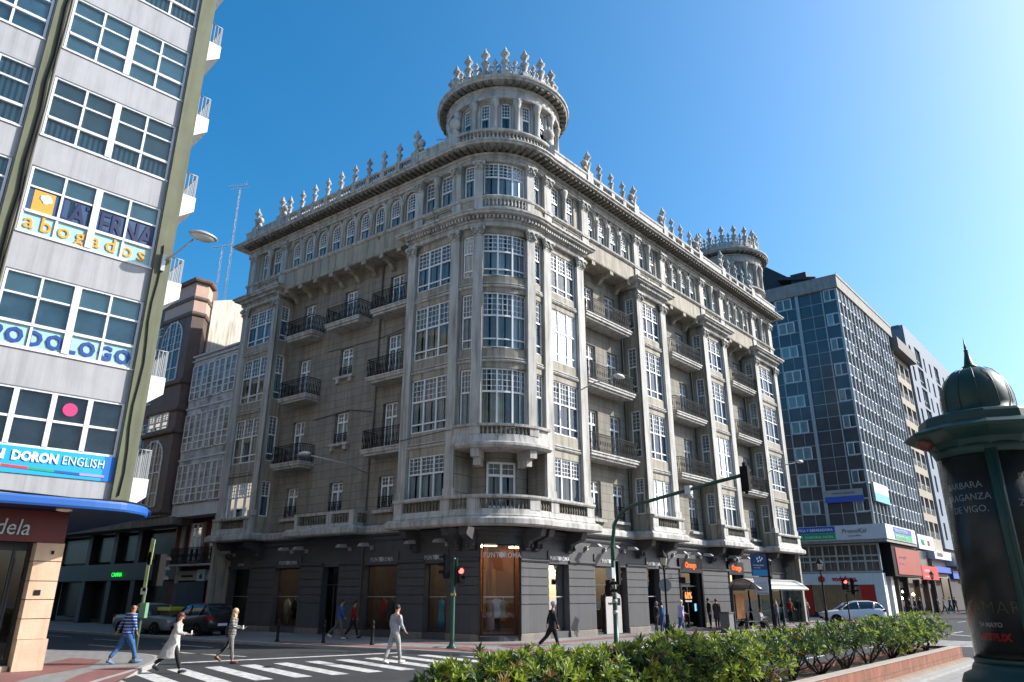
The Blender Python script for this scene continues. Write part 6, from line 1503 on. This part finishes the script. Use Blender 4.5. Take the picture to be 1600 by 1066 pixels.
def car(lab,cat,loc,rz,col,kind='suv',group=None):
    name={'suv':'parked_car','pickup':'pickup_truck','hatch':'parked_car'}[kind]
    t=thing(name,lab,cat,loc,rz,group); paint=M('car_paint_'+lab.split()[0],col,.28,.04,2,coat=.6)
    if kind=='pickup':
        S=[(2.55,.5,.78,.6),(2.48,.35,.95,.78),(2.0,.32,1.0,.83),(1.1,.32,1.04,.85),(.6,.32,1.06,.86),(-.4,.32,1.06,.86),(-2.4,.34,1.06,.86),(-2.5,.42,1.04,.84)]
        G=[(.95,1.05,.78),(.35,1.58,.62),(-.2,1.64,.62),(-.55,1.62,.62),(-.75,1.05,.78)]; wx=(1.65,-1.55)
    else:
        S=[(2.2,.45,.68,.55),(2.12,.32,.84,.74),(1.75,.28,.94,.85),(1.05,.27,1.03,.9),(.3,.27,1.06,.91),(-1.0,.27,1.12,.91),(-1.75,.30,1.15,.89),(-2.1,.36,1.12,.84),(-2.2,.5,.95,.74)]
        G=[(1.05,1.03,.82),(.3,1.5,.66),(-.2,1.62,.64),(-1.2,1.64,.63),(-1.75,1.52,.62),(-2.08,1.12,.76)]; wx=(1.35,-1.32)
    m=MB(); loft(m,[(x,[(0,zb),(w*.9,zb),(w,zb+.12),(w*1.0,(zb+zt)/2),(w*.97,zt-.08),(w*.9,zt),(0,zt+.02)]) for x,zb,zt,w in S]); m.build('body',paint,t,False)
    g=MB()
    zbel=S[3][2]
    loft(g,[(x,[(0,zbel-.05),(w if z<1.2 else w+.13,zbel-.05),((w if z<1.2 else w+.13),min(z,zbel+.02)),(w+(0 if z<1.2 else .02),z-.05),(w*.85,z),(0,z+.01)]) for x,z,w in G]); g.build('windows',carglass,t,False)
    r=MB(); top=[q for q in G if q[1]>1.4]
    loft(r,[(x,[(0,z-.03),(w*.98,z-.04),(w*.95,z+.015),(w*.6,z+.04),(0,z+.05)]) for x,z,w in top]); r.build('roof',paint,t,False)
    p=MB()
    def pil(x0,z0,y0,x1,z1,y1,rr=.035):
        for s in (-1,1): p.mark(); p.tube([(x0,s*y0,z0),(x1,s*y1,z1)],rr,5)
    pil(G[0][0],G[0][1],.8,top[0][0],top[0][1],.66); pil(G[-1][0],G[-1][1],.76,top[-1][0],top[-1][1],.62,.05)
    if kind!='pickup': pil(-.35,1.08,.83,-.3,1.6,.66); pil(-1.35,1.1,.82,-1.45,1.6,.64,.07)
    p.fr=None; [link(q_,'window_pillar',t) for q_ in p.split('window_pillar',paint)]
    for x in wx:
        for s in (-1,1):
            w=MB(); w.add([],[]); 
            prf=[(.16,-.1),(.3,-.11),(.35,-.07),(.36,0),(.35,.07),(.3,.11),(.16,.1)]
            vs=[];fs=[];N=20
            for r_,y_ in prf:
                for i in range(N): a=2*math.pi*i/N; vs.append((r_*math.cos(a),y_,r_*math.sin(a)))
            for j in range(len(prf)-1):
                for i in range(N): a=j*N+i;b=j*N+(i+1)%N; fs.append((a,b,b+N,a+N))
            w.add(vs,fs,True); wo=link(w.mesh('wheel',tyre),'wheel',t,(x,s*.8,.36))
            k=MB(); k.prismy([(.22*math.cos(2*math.pi*i/16),.22*math.sin(2*math.pi*i/16)) for i in range(16)],s*.06-.02,s*.06+.02)
            for q in range(5): a=2*math.pi*q/5; k.tube([(0,s*.09,0),(.21*math.cos(a),s*.1,.21*math.sin(a))],.025,4)
            link(k.mesh('rim',rimm),'rim',wo)
            ar=MB(); vv=[(.42*math.cos(math.pi*i/10),.42*math.sin(math.pi*i/10)) for i in range(11)]
            ar.prismy([(a,b+.34) for a,b in vv]+[(-.42,.2),(.42,.2)],-.05,.05); link(ar.mesh('wheel_arch',blackp),'wheel_arch',t,(x,s*.865,0))
    e=S[0][0]; b=S[-1][0]
    for s in (-1,1):
        l=MB(); l.prismx([(s*.4,.7),(s*.72,.72),(s*.78,.84),(s*.45,.82)],e-.16,e+.0); link(l.mesh('headlight',headm),'headlight',t)
        l=MB(); l.prismx([(s*.5,.9),(s*.84,.92),(s*.86,1.08),(s*.55,1.04)],b-.0,b+.2); link(l.mesh('tail_light',tailm),'tail_light',t)
        l=MB(); l.ball(G[0][0]-.15,s*.95,1.08,.1,8,.6,1,.7); link(l.mesh('mirror',paint),'mirror',t)
    l=MB(); l.box(b-.03,b+.02,-.26,.26,.6,.72); l.build('number_plate',whitew,t,False)
    l=MB(); l.box(e-.1,e+.02,-.5,.5,.42,.56); l.mark(); l.box(b-.02,b+.06,-.7,.7,.42,.52); l.mark(); l.box(-.9,1.0,.88,.92,.3,.36); l.mark(); l.box(-.9,1.0,-.92,-.88,.3,.36); [link(q_,'bumper_trim',t) for q_ in l.split('bumper_trim',blackp)]
    return t
car('white family car with red tail lights turning at the corner beyond the hedge','car',(25.4,57.3,ZR),RAD(172),(.62,.63,.65))
c_=PL(21.2,-3.6); car('silver old pickup truck parked in shade behind the man in blue','pickup truck',(c_[0],c_[1],ZR),FL.a+RAD(3),(.16,.17,.18),'pickup')
c_=PL(15.6,-3.5)
c_=ptz(288,998,ZR); car('dark hatchback parked in shade between the pickup and the yellow-lid bin','car',(c_[0],c_[1]+1.5,ZR),FL.a+math.pi,(.01,.011,.014),'hatch')
car('white car with a red tail light cut off by the left edge','car',(-13.5,16.15,ZR),RAD(186),(.66,.67,.69),'hatch')
# distant red bus
t=thing('city_bus','red city bus at the far end of the avenue beside the advertising column','bus',(*PR(83,-6.2),ZR),FR.a)
m=MB(); m.box(-5,5,-1.25,1.25,.3,3.0); m.build('body',M('bus_red',(.28,.01,.012),.35,.08,1),t,False); m=MB(); m.box(-5.03,5.03,-1.28,1.28,1.3,2.4); m.build('windows',carglass,t,False)
m=MB(); [m.tube([(x,-1.27,.45),(x,1.27,.45)],.45,14) for x in (-3.2,3.0)]; m.build('wheels',tyre,t,False); m=MB(); m.ball(-5.05,.8,.75,.16,8,.3,1,1); m.ball(-5.05,-.8,.75,.16,8,.3,1,1); m.build('headlights',headm,t,False)
# ================================================================= PEOPLE
def skinmesh(name,V,E_,R_,mats,parent,root=0,sub=1,rx=None):
    me=bpy.data.meshes.new('tmp'); me.from_pydata([tuple(v) for v in V],E_,[]); o=bpy.data.objects.new('tmp',me); sc.collection.objects.link(o)
    md=o.modifiers.new('s','SKIN'); md.use_smooth_shade=True; md.branch_smoothing=.4
    for i,r in enumerate(R_): me.skin_vertices[0].data[i].radius=(r,r) if not isinstance(r,tuple) else r
    me.skin_vertices[0].data[root].use_root=True
    s=o.modifiers.new('u','SUBSURF'); s.levels=sub; s.render_levels=sub
    dg=bpy.context.evaluated_depsgraph_get(); out=bpy.data.meshes.new_from_object(o.evaluated_get(dg)); bpy.data.objects.remove(o); bpy.data.meshes.remove(me)
    for p in out.polygons: p.use_smooth=True
    out.name=name; out.materials.clear(); out.materials.append(mats); return link(out,name,parent)
skinA=M('skin_light',(.48,.27,.19),.55,.08,12); skinB=M('skin_tan',(.33,.17,.11),.55,.08,12); eyem=M('eye_dark',(.02,.015,.012),.3,0); lipm=M('lip_red',(.28,.09,.075),.5,0)
def person(lab,px,py,yaw,H=1.74,h=0.0,legs=((25,5),(-20,25)),arms=((-20,15,6),(22,25,6)),top=(.1,.1,.1),bot=(.05,.05,.08),shoe=(.05,.05,.05),hair=(.03,.02,.015),skin=None,long_sleeve=True,hairlen=0,robe=None,topmat=None,botmat=None,sit=False,lean=3,build=1.0,bag=None,hold=None,group='people walking in the street',pos=None,turn=0,topz=.9,bald=False,wide=1.0):
    p=pos or ptz(px,py,h); t=thing('person',lab,'person',(p[0],p[1],h),RAD(yaw),group); k=H/1.75; sk=skin or skinA; b=build
    V=[];E_=[];R_=[]
    def add(v,r,par=None): V.append(Vector(v)*k); R_.append(r*k); i=len(V)-1; (E_.append((par,i)) if par is not None else None); return i
    ln=math.tan(RAD(lean)); X=lambda z:(z-.95)*ln
    pel=add((0,0,.95),.09*b); w1=add((X(1.1),0,1.1),.085*b,pel); ch=add((X(1.28),0,1.28),.10*b,w1); ub=add((X(1.42),0,1.41),.085*b,ch); nk=add((X(1.5)+.01,0,1.50),.052,ub)
    hd0=add((X(1.58)+.02,0,1.57),.066,nk); hd1=add((X(1.64)+.025,0,1.64),.082,hd0); hd2=add((X(1.7)+.02,0,1.70),.068,hd1)
    J={}
    lo=9
    for s,(a,kn) in zip((1,-1),legs):
        a,kn=RAD(a),RAD(kn); hip=Vector((0,s*.092,.9)); 
        knee=hip+Vector((.43*math.sin(a),0,-.43*math.cos(a))); an=knee+Vector((.41*math.sin(a-kn),0,-.41*math.cos(a-kn)))
        fd=a-kn; fa=max(-.9,min(.5,(fd*.7 if fd<0 else fd*.6))); toe=an+Vector((.17*math.cos(fa),s*.015,.17*math.sin(fa)-.04)); heel=an+Vector((-.05*math.cos(fa),0,-.05))
        J[s]=(hip,knee,an,toe,heel); lo=min(lo,toe.z-.03,heel.z-.025)
    dz=-lo if not sit else 0
    for s in (1,-1):
        hip,knee,an,toe,heel=J[s]
        i0=add(hip,.07*b,pel); i1=add((hip+knee)/2,.06*b,i0); i2=add(knee,.048,i1); i3=add((knee*.6+an*.4)+Vector((-.01,0,0)),.052,i2); i4=add(an,.036,i3); i5=add(toe,.028,i4)
    A={}
    for s,(a,el,ab) in zip((1,-1),arms):
        a,el,ab=RAD(a),RAD(el),RAD(ab); sh=Vector((X(1.42),s*.175*wide,1.415)); 
        e=sh+Vector((.27*math.sin(a),s*.27*math.sin(ab),-.27*math.cos(a))); w_=e+Vector((.24*math.sin(a+el),s*.05*math.sin(ab)-(s*.04 if el>RAD(50) else 0),-.24*math.cos(a+el))); d=(w_-e).normalized()
        A[s]=(sh,e,w_,d)
        i0=add(sh,.058*b,ub); i1=add(e,.040,i0); i2=add((e+w_)/2,.036,i1); i3=add(w_,.025,i2); pm=w_+d*.055; i4=add(pm,.030,i3)
        sd=Vector((0,1,0)); up=d.cross(sd).normalized()
        for q in range(4):
            off=sd*(q-1.5)*.019*1; L=[.07,.078,.074,.058][q]; c1=pm+d*.035+off; c2=c1+d*L*.5-up*-.012; c3=c1+d*L*.85+up*.032
            j=add(c1,.0095,i4); j=add(c2,.0085,j); add(c3,.007,j)
        th=pm-d*.02-sd*s*.03+up*.01; j=add(th,.011,i3); add(th+d*.045-sd*s*.012,.009,j)
    V=[v+Vector((0,0,dz*k)) for v in V]
    zz=lambda v:(Vector(v)+Vector((0,0,dz)))*k
    body=skinmesh('body',V,E_,R_,sk,t,0,1)
    # face
    if turn: pass
    hx,hz=X(1.64)+.025,1.645+dz; f=MB(); tr=RAD(turn)
    def fp(x,y,z): x,y=x*math.cos(tr)-y*math.sin(tr),x*math.sin(tr)+y*math.cos(tr); return ((hx+x)*k,y*k,(hz+z)*k)
    q=fp(.088,0,-.012); f.ball(*q,.016*k,6,1.1,.8,1.5)
    for s in (-1,1): q=fp(-.005,s*.078,-.01); f.ball(*q,.022*k,6,.7,.5,1.2)
    q=fp(.05,0,-.065); f.ball(*q,.035*k,8,1,1,.8)
    f.build('face',sk,t,False); f=MB()
    for s in (-1,1): q=fp(.074,s*.03,.012); f.ball(*q,.0105*k,6)
    f.build('eyes',eyem,t,False); f=MB(); q=fp(.08,0,-.048); f.ball(*q,.016*k,6,.5,1.2,.4); f.build('mouth',lipm,t,False)
    hm=M('hair_%d_%d'%(hair[0]*1000,hair[2]*1000),hair,.6,.35,25)
    f=MB(); 
    if bald:
        q=fp(-.03,0,-.02); f.ball(*q,.088*k,12,.85,1.0,.75)
    else: q=fp(-.016,0,.028); f.ball(*q,.100*k,14,1.0,.96,.92)
    if hairlen>0:
        n=int(hairlen/.05)
        for i in range(n): q=fp(-.05-.008*i,0,-.03-.05*i); f.ball(*q,(.095-.004*i)*k,10,.8,1.05,.8)
        for s in (-1,1): q=fp(0,s*.075,-.05-.02*n); f.ball(*q,.05*k,8,.9,.6,1.9)
    if hairlen<0: q=fp(-.1,0,.02); f.ball(*q,.04*k,8)
    f.build('hair',hm,t,False)
    # top garment
    tm=topmat or M('top_%d_%d_%d'%tuple(int(c*1000) for c in top),top,.85,.3,9,bump=1.0,bscale=16)
    g=.018; V2=[];E2=[];R2=[]
    def a2(v,r,par=None): V2.append(zz(v)); R2.append(r*k); i=len(V2)-1; (E2.append((par,i)) if par is not None else None); return i
    c=a2((X(1.28),0,1.28),.155*b); lo_=a2((X(1.1),0,1.1),.15*b,c); lo2=a2((0,0,.97),.155*b,lo_); lo3=a2((-.005,0,topz-.08),.16*b,lo2); u=a2((X(1.42),0,1.42),.105*b,c); a2((X(1.48),0,1.475),.06,u)
    for s in (1,-1):
        sh,e,w_,d=A[s]; i=a2(sh,.075*b,u); i=a2(e if long_sleeve else sh*.35+e*.65,.056,i); 
        if long_sleeve: i=a2(w_-d*.01,.038,i)
    skinmesh('top',V2,E2,R2,tm,t,0,1)
    # trousers
    if bot is not None:
        bm2=botmat or M('bottom_%d_%d_%d'%tuple(int(c*1000) for c in bot),bot,.85,.3,9,bump=1.0,bscale=16)
        V2=[];E2=[];R2=[]; c0=a2((0,0,1.1),.12*b); c=a2((0,0,.98),.145*b,c0); c2=a2((0,0,.88),.145*b,c)
        for s in (1,-1):
            hip,knee,an,toe,heel=J[s]; i=a2(hip+Vector((0,0,-.05)),.118*b,c2); i=a2((hip+knee)/2,.098*b,i); i=a2(knee,.072,i); i=a2(an+Vector((0,0,.03)),.062,i)
        skinmesh('trousers',V2,E2,R2,bm2,t,0,1)
    shm=M('shoe_%d_%d'%(shoe[0]*1000,shoe[2]*1000),shoe,.6,.1,9)
    for s in (1,-1):
        f=MB(); hip,knee,an,toe,heel=J[s]; T_=zz(toe); H_=zz(heel); 
        f.tube([tuple(H_+Vector((0,0,.01))),tuple(H_*.6+T_*.4+Vector((0,0,.018))),tuple(T_*.85+H_*.15),tuple(T_+ (T_-H_)*.12)],[.04*k,.05*k,.043*k,.026*k],8); f.build('shoe',shm,t,False)
    if robe:
        f=MB(); N=20; vs=[];fs=[]
        for (z,cx,rx,ry) in robe[0]:
            for i in range(N): a=2*math.pi*i/N; w_=1+.05*math.sin(a*7+z*3)*(1 if z<.9 else 0); vs.append(tuple(zz((cx+rx*w_*math.cos(a),ry*w_*math.sin(a),z))))
        for j in range(len(robe[0])-1):
            for i in range(N): a=j*N+i;b_=j*N+(i+1)%N; fs.append((a,b_,b_+N,a+N))
        f.add(vs,fs,True); f.build(robe[2],robe[1],t,False)
    if bag:
        q=zz(bag[0]); f=MB(); f.ball(*q,bag[1]*k,8,.7,.5,1.2); f.tube([tuple(q),tuple(zz((X(1.4),0,1.46)))],.014,4); f.build('bag',M('bag_%d_%d'%(bag[2][0]*1000,bag[2][2]*1000),bag[2],.5,.1,6),t,False)
    if hold:
        sh,e,w_,d=A[hold[0]]; q=zz(w_+d*.09); f=MB(); f.box(q[0]-.01,q[0]+.012,q[1]-.035,q[1]+.035,q[2]-.02,q[2]+.11); f.build(hold[2],hold[1],t,False)
    return t
blueS=M('blue_striped_sweater',(.012,.06,.22),.85,.1,9,stripes=(2,.09,.2,(.45,.48,.55)))
stripT=M('black_white_striped_top',(.012,.012,.014),.85,.1,9,stripes=(2,.045,.35,(.5,.5,.48)))
stripB=M('pinstriped_trousers',(.02,.02,.022),.85,.1,9,stripes=(3,.22,.35,(.42,.40,.38)))
person('middle-aged man in blue striped sweater and jeans on the left pavement corner',192,1038,48,1.76,0,legs=((-22,14),(24,6)),arms=((-32,10,14),(12,10,5)),topmat=blueS,bot=(.03,.10,.24),shoe=(.08,.16,.32),hair=(.035,.03,.028),skin=skinB,bald=True,build=1.22,wide=1.1,turn=-20,topz=.86)
cardi=M('pale_grey_cardigan',(.40,.39,.37),.9,.25,7,bump=1.0,bscale=14)
person('woman in long pale grey cardigan stepping off the left pavement, phone in hand',266,1052,8,1.66,ZR,legs=((-30,20),(22,4)),arms=((8,75,6),(14,70,8)),topmat=cardi,bot=(.012,.012,.014),shoe=(.06,.06,.10),hair=(.10,.03,.015),hairlen=-1,robe=([(1.15,.0,.135,.15),(1.0,-.02,.16,.17),(.8,-.06,.22,.20),(.6,-.11,.27,.23),(.46,-.14,.31,.25)],cardi,'long_cardigan'),hold=(1,whitep,'phone'),lean=6,build=.95)
mus=M('mustard_skirt',(.14,.07,.02),.85,.3,12)
person('blonde woman in striped top and pinstriped trousers crossing with a phone',357,1037,4,1.68,ZR,legs=((-22,26),(10,2)),arms=((6,80,6),(10,70,6)),topmat=stripT,botmat=stripB,shoe=(.20,.05,.03),hair=(.62,.42,.20),hairlen=.3,bag=((-.16,.1,1.0),.16,(.012,.012,.012)),hold=(-1,whitep,'phone'),lean=2,build=.95,topz=.86)
person('young man in pale grey hooded tracksuit crossing the zebra stripes',615,1037,52,1.8,ZR,legs=((-16,12),(14,4)),arms=((-6,30,8),(6,35,8)),top=(.30,.31,.34),bot=(.30,.30,.30),shoe=(.5,.5,.52),hair=(.012,.010,.01),lean=3,turn=-15,topz=.84)
person('grey-haired man in black suit and trousers walking past the hedge',864,1019,12,1.76,0,legs=((-30,16),(16,4)),arms=((-26,14,6),(8,14,6)),top=(.010,.010,.012),bot=(.012,.012,.014),shoe=(.02,.02,.02),hair=(.42,.40,.38),skin=skinB,lean=2,build=1.1,topz=.78)
person('man in black jacket over bright blue shirt walking in the building shade',529,999,10,1.78,0,legs=((-26,22),(12,3)),arms=((-16,12,5),(14,20,5)),top=(.03,.09,.30),bot=(.10,.09,.09),shoe=(.5,.5,.52),hair=(.02,.015,.012),skin=skinB)
person('person in black and dark red jacket walking in shade beside the blue shirt',550,998,10,1.74,0,legs=((20,6),(-18,16)),arms=((-10,20,6),(10,20,6)),top=(.22,.012,.012),bot=(.01,.01,.012),shoe=(.02,.02,.02),hair=(.015,.01,.01),skin=skinB)
person('woman in blue denim jacket facing left beyond the hedge',1037,992,170,1.68,0,legs=((10,4),(-10,8)),arms=((0,40,6),(0,50,8)),top=(.03,.09,.22),bot=(.03,.07,.16),shoe=(.3,.3,.3),hair=(.015,.012,.012),hairlen=.1,build=1.1)
person('dark-clothed woman half hidden beside the denim jacket',1027,990,20,1.62,0,legs=((8,4),(-8,8)),arms=((0,20,6),(0,60,8)),top=(.014,.014,.016),bot=(.02,.02,.025),hair=(.10,.09,.08),hairlen=.15)
person('white-haired man in pale lilac shirt and jeans walking right',1066,994,8,1.74,0,legs=((18,6),(-18,14)),arms=((18,55,6),(-6,20,6)),top=(.42,.42,.62),bot=(.04,.08,.18),hair=(.55,.54,.52),skin=skinA,build=1.25,bald=False,topz=.93)
person('person in black standing near the bus shelter beside the litter bin',1111,982,190,1.78,0,legs=((3,2),(-3,2)),arms=((0,10,5),(0,10,5)),top=(.02,.02,.022),bot=(.02,.02,.022),hair=(.05,.03,.02),skin=skinB)
coatb=M('brown_coat',(.07,.05,.04),.85,.15,9)
person('person in long brown coat with back turned near the bus stop flag',1122,983,60,1.72,0,legs=((3,2),(-5,4)),arms=((5,35,8),(0,15,8)),topmat=coatb,bot=(.03,.025,.02),hair=(.04,.025,.018),robe=([(1.1,0,.16,.18),(.9,0,.18,.2),(.6,0,.2,.22)],coatb,'coat_skirt'),build=1.2)
qq=FR.pt((u0+2.6,-1.9,0))
person('woman in white top and black trousers sitting on the bus shelter bench',0,0,-35,1.66,-.44,legs=((78,62),(70,50)),arms=((20,70,6),(15,60,6)),top=(.6,.6,.6),bot=(.012,.012,.014),hair=(.25,.14,.08),hairlen=.2,sit=True,pos=qq,lean=8)
qq=FR.pt((u0+3.6,-2.6,0)); person('blonde woman standing inside the bus shelter behind the seated woman',0,0,120,1.7,0,legs=((2,2),(-2,2)),arms=((0,30,6),(0,40,6)),top=(.12,.12,.14),bot=(.05,.05,.07),hair=(.4,.27,.14),hairlen=.25,pos=qq)
person('woman with red scarf and dark jacket waiting at the far corner',1237,974,-80,1.7,0,legs=((4,4),(-4,4)),arms=((5,50,8),(0,15,8)),top=(.28,.02,.02),bot=(.01,.01,.012),hair=(.30,.18,.11),hairlen=.1,build=1.15)
person('person in dark jacket waiting between the red scarf and beige jacket',1250,972,-85,1.78,0,legs=((3,2),(-3,2)),arms=((0,30,6),(0,20,6)),top=(.02,.025,.03),bot=(.02,.02,.025),hair=(.03,.02,.015))
person('woman in beige jacket and jeans waiting at the far corner',1262,971,-90,1.68,0,legs=((3,2),(-3,2)),arms=((5,60,8),(0,40,8)),top=(.17,.13,.11),bot=(.05,.09,.15),hair=(.05,.03,.02),hairlen=.1)
FP=[(1393,953,-40,1.8,(.06,.12,.24),(.015,.015,.02),'uniformed person in pale blue shirt standing by the white shop pier'),(1425,953,150,1.76,(.012,.012,.014),(.012,.012,.014),'person in black walking left past the far shop lamps'),(1433,954,160,1.72,(.015,.012,.014),(.02,.02,.02),'second person in black just right of the far black-clad walker'),(1440,952,20,1.7,(.05,.04,.04),(.02,.02,.02),'dark figure beside the oval advertising board'),(1468,951,-20,1.7,(.13,.12,.09),(.06,.06,.05),'person in khaki jacket in front of the far blue shop sign'),(1478,952,-60,1.68,(.30,.27,.17),(.10,.10,.09),'person in cream jacket near the advertising column'),(1487,950,-60,1.72,(.03,.04,.08),(.02,.02,.03),'person in navy by the far shops near the advertising column'),(1495,949,-90,1.7,(.04,.035,.04),(.02,.02,.02),'farthest dark figure beside the red bus')]
for a,b,y_,H_,tp_,bt_,lab in FP: person(lab,a,b+8,y_,H_,0,legs=((16,6),(-16,12)),arms=((-12,20,6),(12,20,6)),top=tp_,bot=bt_,hair=(.03,.02,.015))
# ================================================================= HEDGE SHRUBS
def leafmat(name,col,c2):
    m=bpy.data.materials.new(name); m.use_nodes=True; n=m.node_tree.nodes; L=m.node_tree.links; b=n['Principled BSDF']
    b.inputs['Roughness'].default_value=.5; b.inputs['Specular IOR Level'].default_value=.45
    g=n.new('ShaderNodeNewGeometry'); r=n.new('ShaderNodeValToRGB'); r.color_ramp.elements[0].color=tuple(col)+(1,); r.color_ramp.elements[1].color=tuple(c2)+(1,)
    L.new(g.outputs['Random Per Island'],r.inputs[0]); L.new(r.outputs[0],b.inputs['Base Color'])
    t=n.new('ShaderNodeBsdfTranslucent'); hs=n.new('ShaderNodeHueSaturation'); hs.inputs['Value'].default_value=1.5; L.new(r.outputs[0],hs.inputs['Color']); L.new(hs.outputs[0],t.inputs[0])
    mx=n.new('ShaderNodeMixShader'); mx.inputs[0].default_value=.3; L.new(b.outputs[0],mx.inputs[1]); L.new(t.outputs[0],mx.inputs[2]); L.new(mx.outputs[0],n['Material Output'].inputs[0]); return m
leafA=leafmat('hedge_leaf',(.05,.10,.012),(.28,.34,.04)); leafB=leafmat('dark_and_inner_shade_leaf',(.010,.028,.007),(.045,.09,.016)); leafC=leafmat('dry_hedge_leaf',(.10,.05,.015),(.24,.15,.04));  # second leafA tone raised for top light; leafB also paints inner shade
woodm=M('twig_bark',(.035,.028,.022),.9,.3,8)
def rosette(m,c,n,ln,wd,rg,up):
    ax=Vector(n).normalized(); a=ax.cross(Vector((0,0,1)) if abs(ax.z)<.9 else Vector((1,0,0))).normalized(); b=ax.cross(a)
    k=up; ph=rg.random()*6.28
    for i in range(k):
        t=ph+2.4*i; tilt=.35+.9*(i/k); d=(a*math.cos(t)+b*math.sin(t))*math.sin(tilt)+ax*math.cos(tilt); s=ax.cross(d).normalized()
        l=ln*(.7+.5*rg.random()); w_=wd*(.8+.4*rg.random()); nrm=d.cross(s)
        p0=c+d*.01; p1=c+d*l*.55+s*w_*.5+nrm*l*.06; p2=c+d*l-nrm*l*.08; p3=c+d*l*.55-s*w_*.5+nrm*l*.06; pm=c+d*l*.55
        q=len(m.v); m.v+= [tuple(p0),tuple(p1),tuple(p2),tuple(p3),tuple(pm)]
        for f in ((0,1,4),(1,2,4),(0,4,3),(4,2,3)): m.f.append([q+j for j in f]); m.uv+=[(0,0)]*3; m.mi.append(m.m); m.sm.append(False)
def shrub(x,y,h,rad,seed,lab,near,bare=.4,darkk=.4,flat=1.0):
    rg=random.Random(seed); t=thing('hedge_shrub',lab,'shrub',FM.pt((x,y,.38)),FM.a,'shrubs of the planter hedge')
    st=MB(); tips=[]
    for i in range(7 if near<14 else 6):
        a=rg.random()*6.28; r0=.12*rg.random(); p=[Vector((r0*math.cos(a),r0*math.sin(a),0))]; 
        for k in range(4):
            p.append(p[-1]+Vector((rg.gauss(math.cos(a)*rad*.16,rad*.07),rg.gauss(math.sin(a)*rad*.14,rad*.07),h*.2)))
        st.tube(p,[.028,.022,.016,.011,.007],5); tips+=p[2:]
        for k in (1,2,3):
            q=p[k]+Vector((rg.gauss(0,rad*.3),rg.gauss(0,rad*.25),h*.22)); st.tube([p[k],(p[k]+q)/2+Vector((0,0,.03)),q],[.013,.009,.005],4); tips.append(q)
    st.build('stems',woodm,t,False)
    m=MB(); ln=.12 if near<14 else .105; k=9 if near<14 else 7
    n=int((560 if near<14 else 300)*(rad/.9)**1.5)
    lump=[(rg.random()*6.28,rg.random()*3.14,.12+.12*rg.random()) for _ in range(6)]
    hc=h*(bare+(1-bare)*.52); hz_=h*(1-bare)*.55
    for i in range(n):
        a=rg.random()*6.28; z=rg.uniform(-1,1); rr=math.sqrt(max(0,1-z*z)); d=Vector((rr*math.cos(a),rr*math.sin(a),z))
        bul=1+sum(am*math.exp(-4*(1-max(-1,min(1,d.x*math.cos(p)*math.sin(q)+d.y*math.sin(p)*math.sin(q)+d.z*math.cos(q))))) for p,q,am in lump)
        f=(rg.random()**.38)*bul; 
        c=Vector((d.x*rad*f,d.y*rad*.72*f,hc+d.z*hz_*f*.95+rg.gauss(0,.02)))
        if c.z<h*bare*.55 and rg.random()<.75: continue
        m.m=2 if rg.random()<.035 else 1 if (rg.random()<darkk or f<.72) else 0; sc_=.7+.65*rg.random()  # inner leaves take the dark tone as painted shade; the rest at random
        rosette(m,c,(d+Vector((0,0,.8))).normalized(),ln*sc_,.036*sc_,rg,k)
    # upright shoots
    for i in range(10):
        a=rg.random()*6.28; r=rad*.8*rg.random(); c=Vector((r*math.cos(a),r*.7*math.sin(a),h*(.98+.1*rg.random()))); m.m=0; rosette(m,c,(0,0,1),ln*1.1,.03,rg,k+3)
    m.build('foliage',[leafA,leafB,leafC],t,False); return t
def su(px,h):  # position along the planter of a photographed column
    F=1120.; az_=math.atan((px-800)/1100.); 
    # intersect azimuth with planter centre line
    best=min((abs(math.atan2(FM.pt((x/20,.68,0))[0],FM.pt((x/20,.68,0))[1])-az_),x/20) for x in range(-560,0)); return best[1]
HL=[(-21.75,.80,.35,'small sprig shrub at the near left tip of the hedge, lowest of all'),(-21.15,.84,.52,'light green shrub second from the near tip of the hedge'),(-20.4,.86,.72,'yellow-green shrub in the low near part of the hedge'),(-19.3,.84,.82,'bushy shrub where the hedge steps up below the walking man in black'),(-18.0,.84,.85,'dense bright shrub below the curved-arm traffic light'),(-16.7,.90,.88,'tall bright shrub in front of the denim jacket'),(-15.3,.86,.88,'full shrub in front of the man in the lilac shirt'),(-13.8,.88,.9,'bright shrub left of the dark sparse ones'),(-12.2,.86,.92,'sparse dark shrub with bare twisting stems below the bus shelter'),(-10.6,.88,.92,'dark flat-topped shrub on bare stems under the waiting people'),(-8.9,.90,.95,'dark bare-stemmed shrub in front of the white car bonnet'),(-7.1,.94,.95,'green leggy shrub in front of the white car wheels'),(-5.2,.96,.98,'rounded sunny shrub in front of the white car tail'),(-3.3,.98,.98,'rounded shrub second from the far end of the planter'),(-1.4,.98,.98,'end shrub at the far right corner of the brick planter')]
for i,(x,h,r,lab) in enumerate(HL):
    w_=FM.pt((x,.68,0)); dd=math.hypot(w_[0],w_[1])
    dark_=-12.9<x<-6.5
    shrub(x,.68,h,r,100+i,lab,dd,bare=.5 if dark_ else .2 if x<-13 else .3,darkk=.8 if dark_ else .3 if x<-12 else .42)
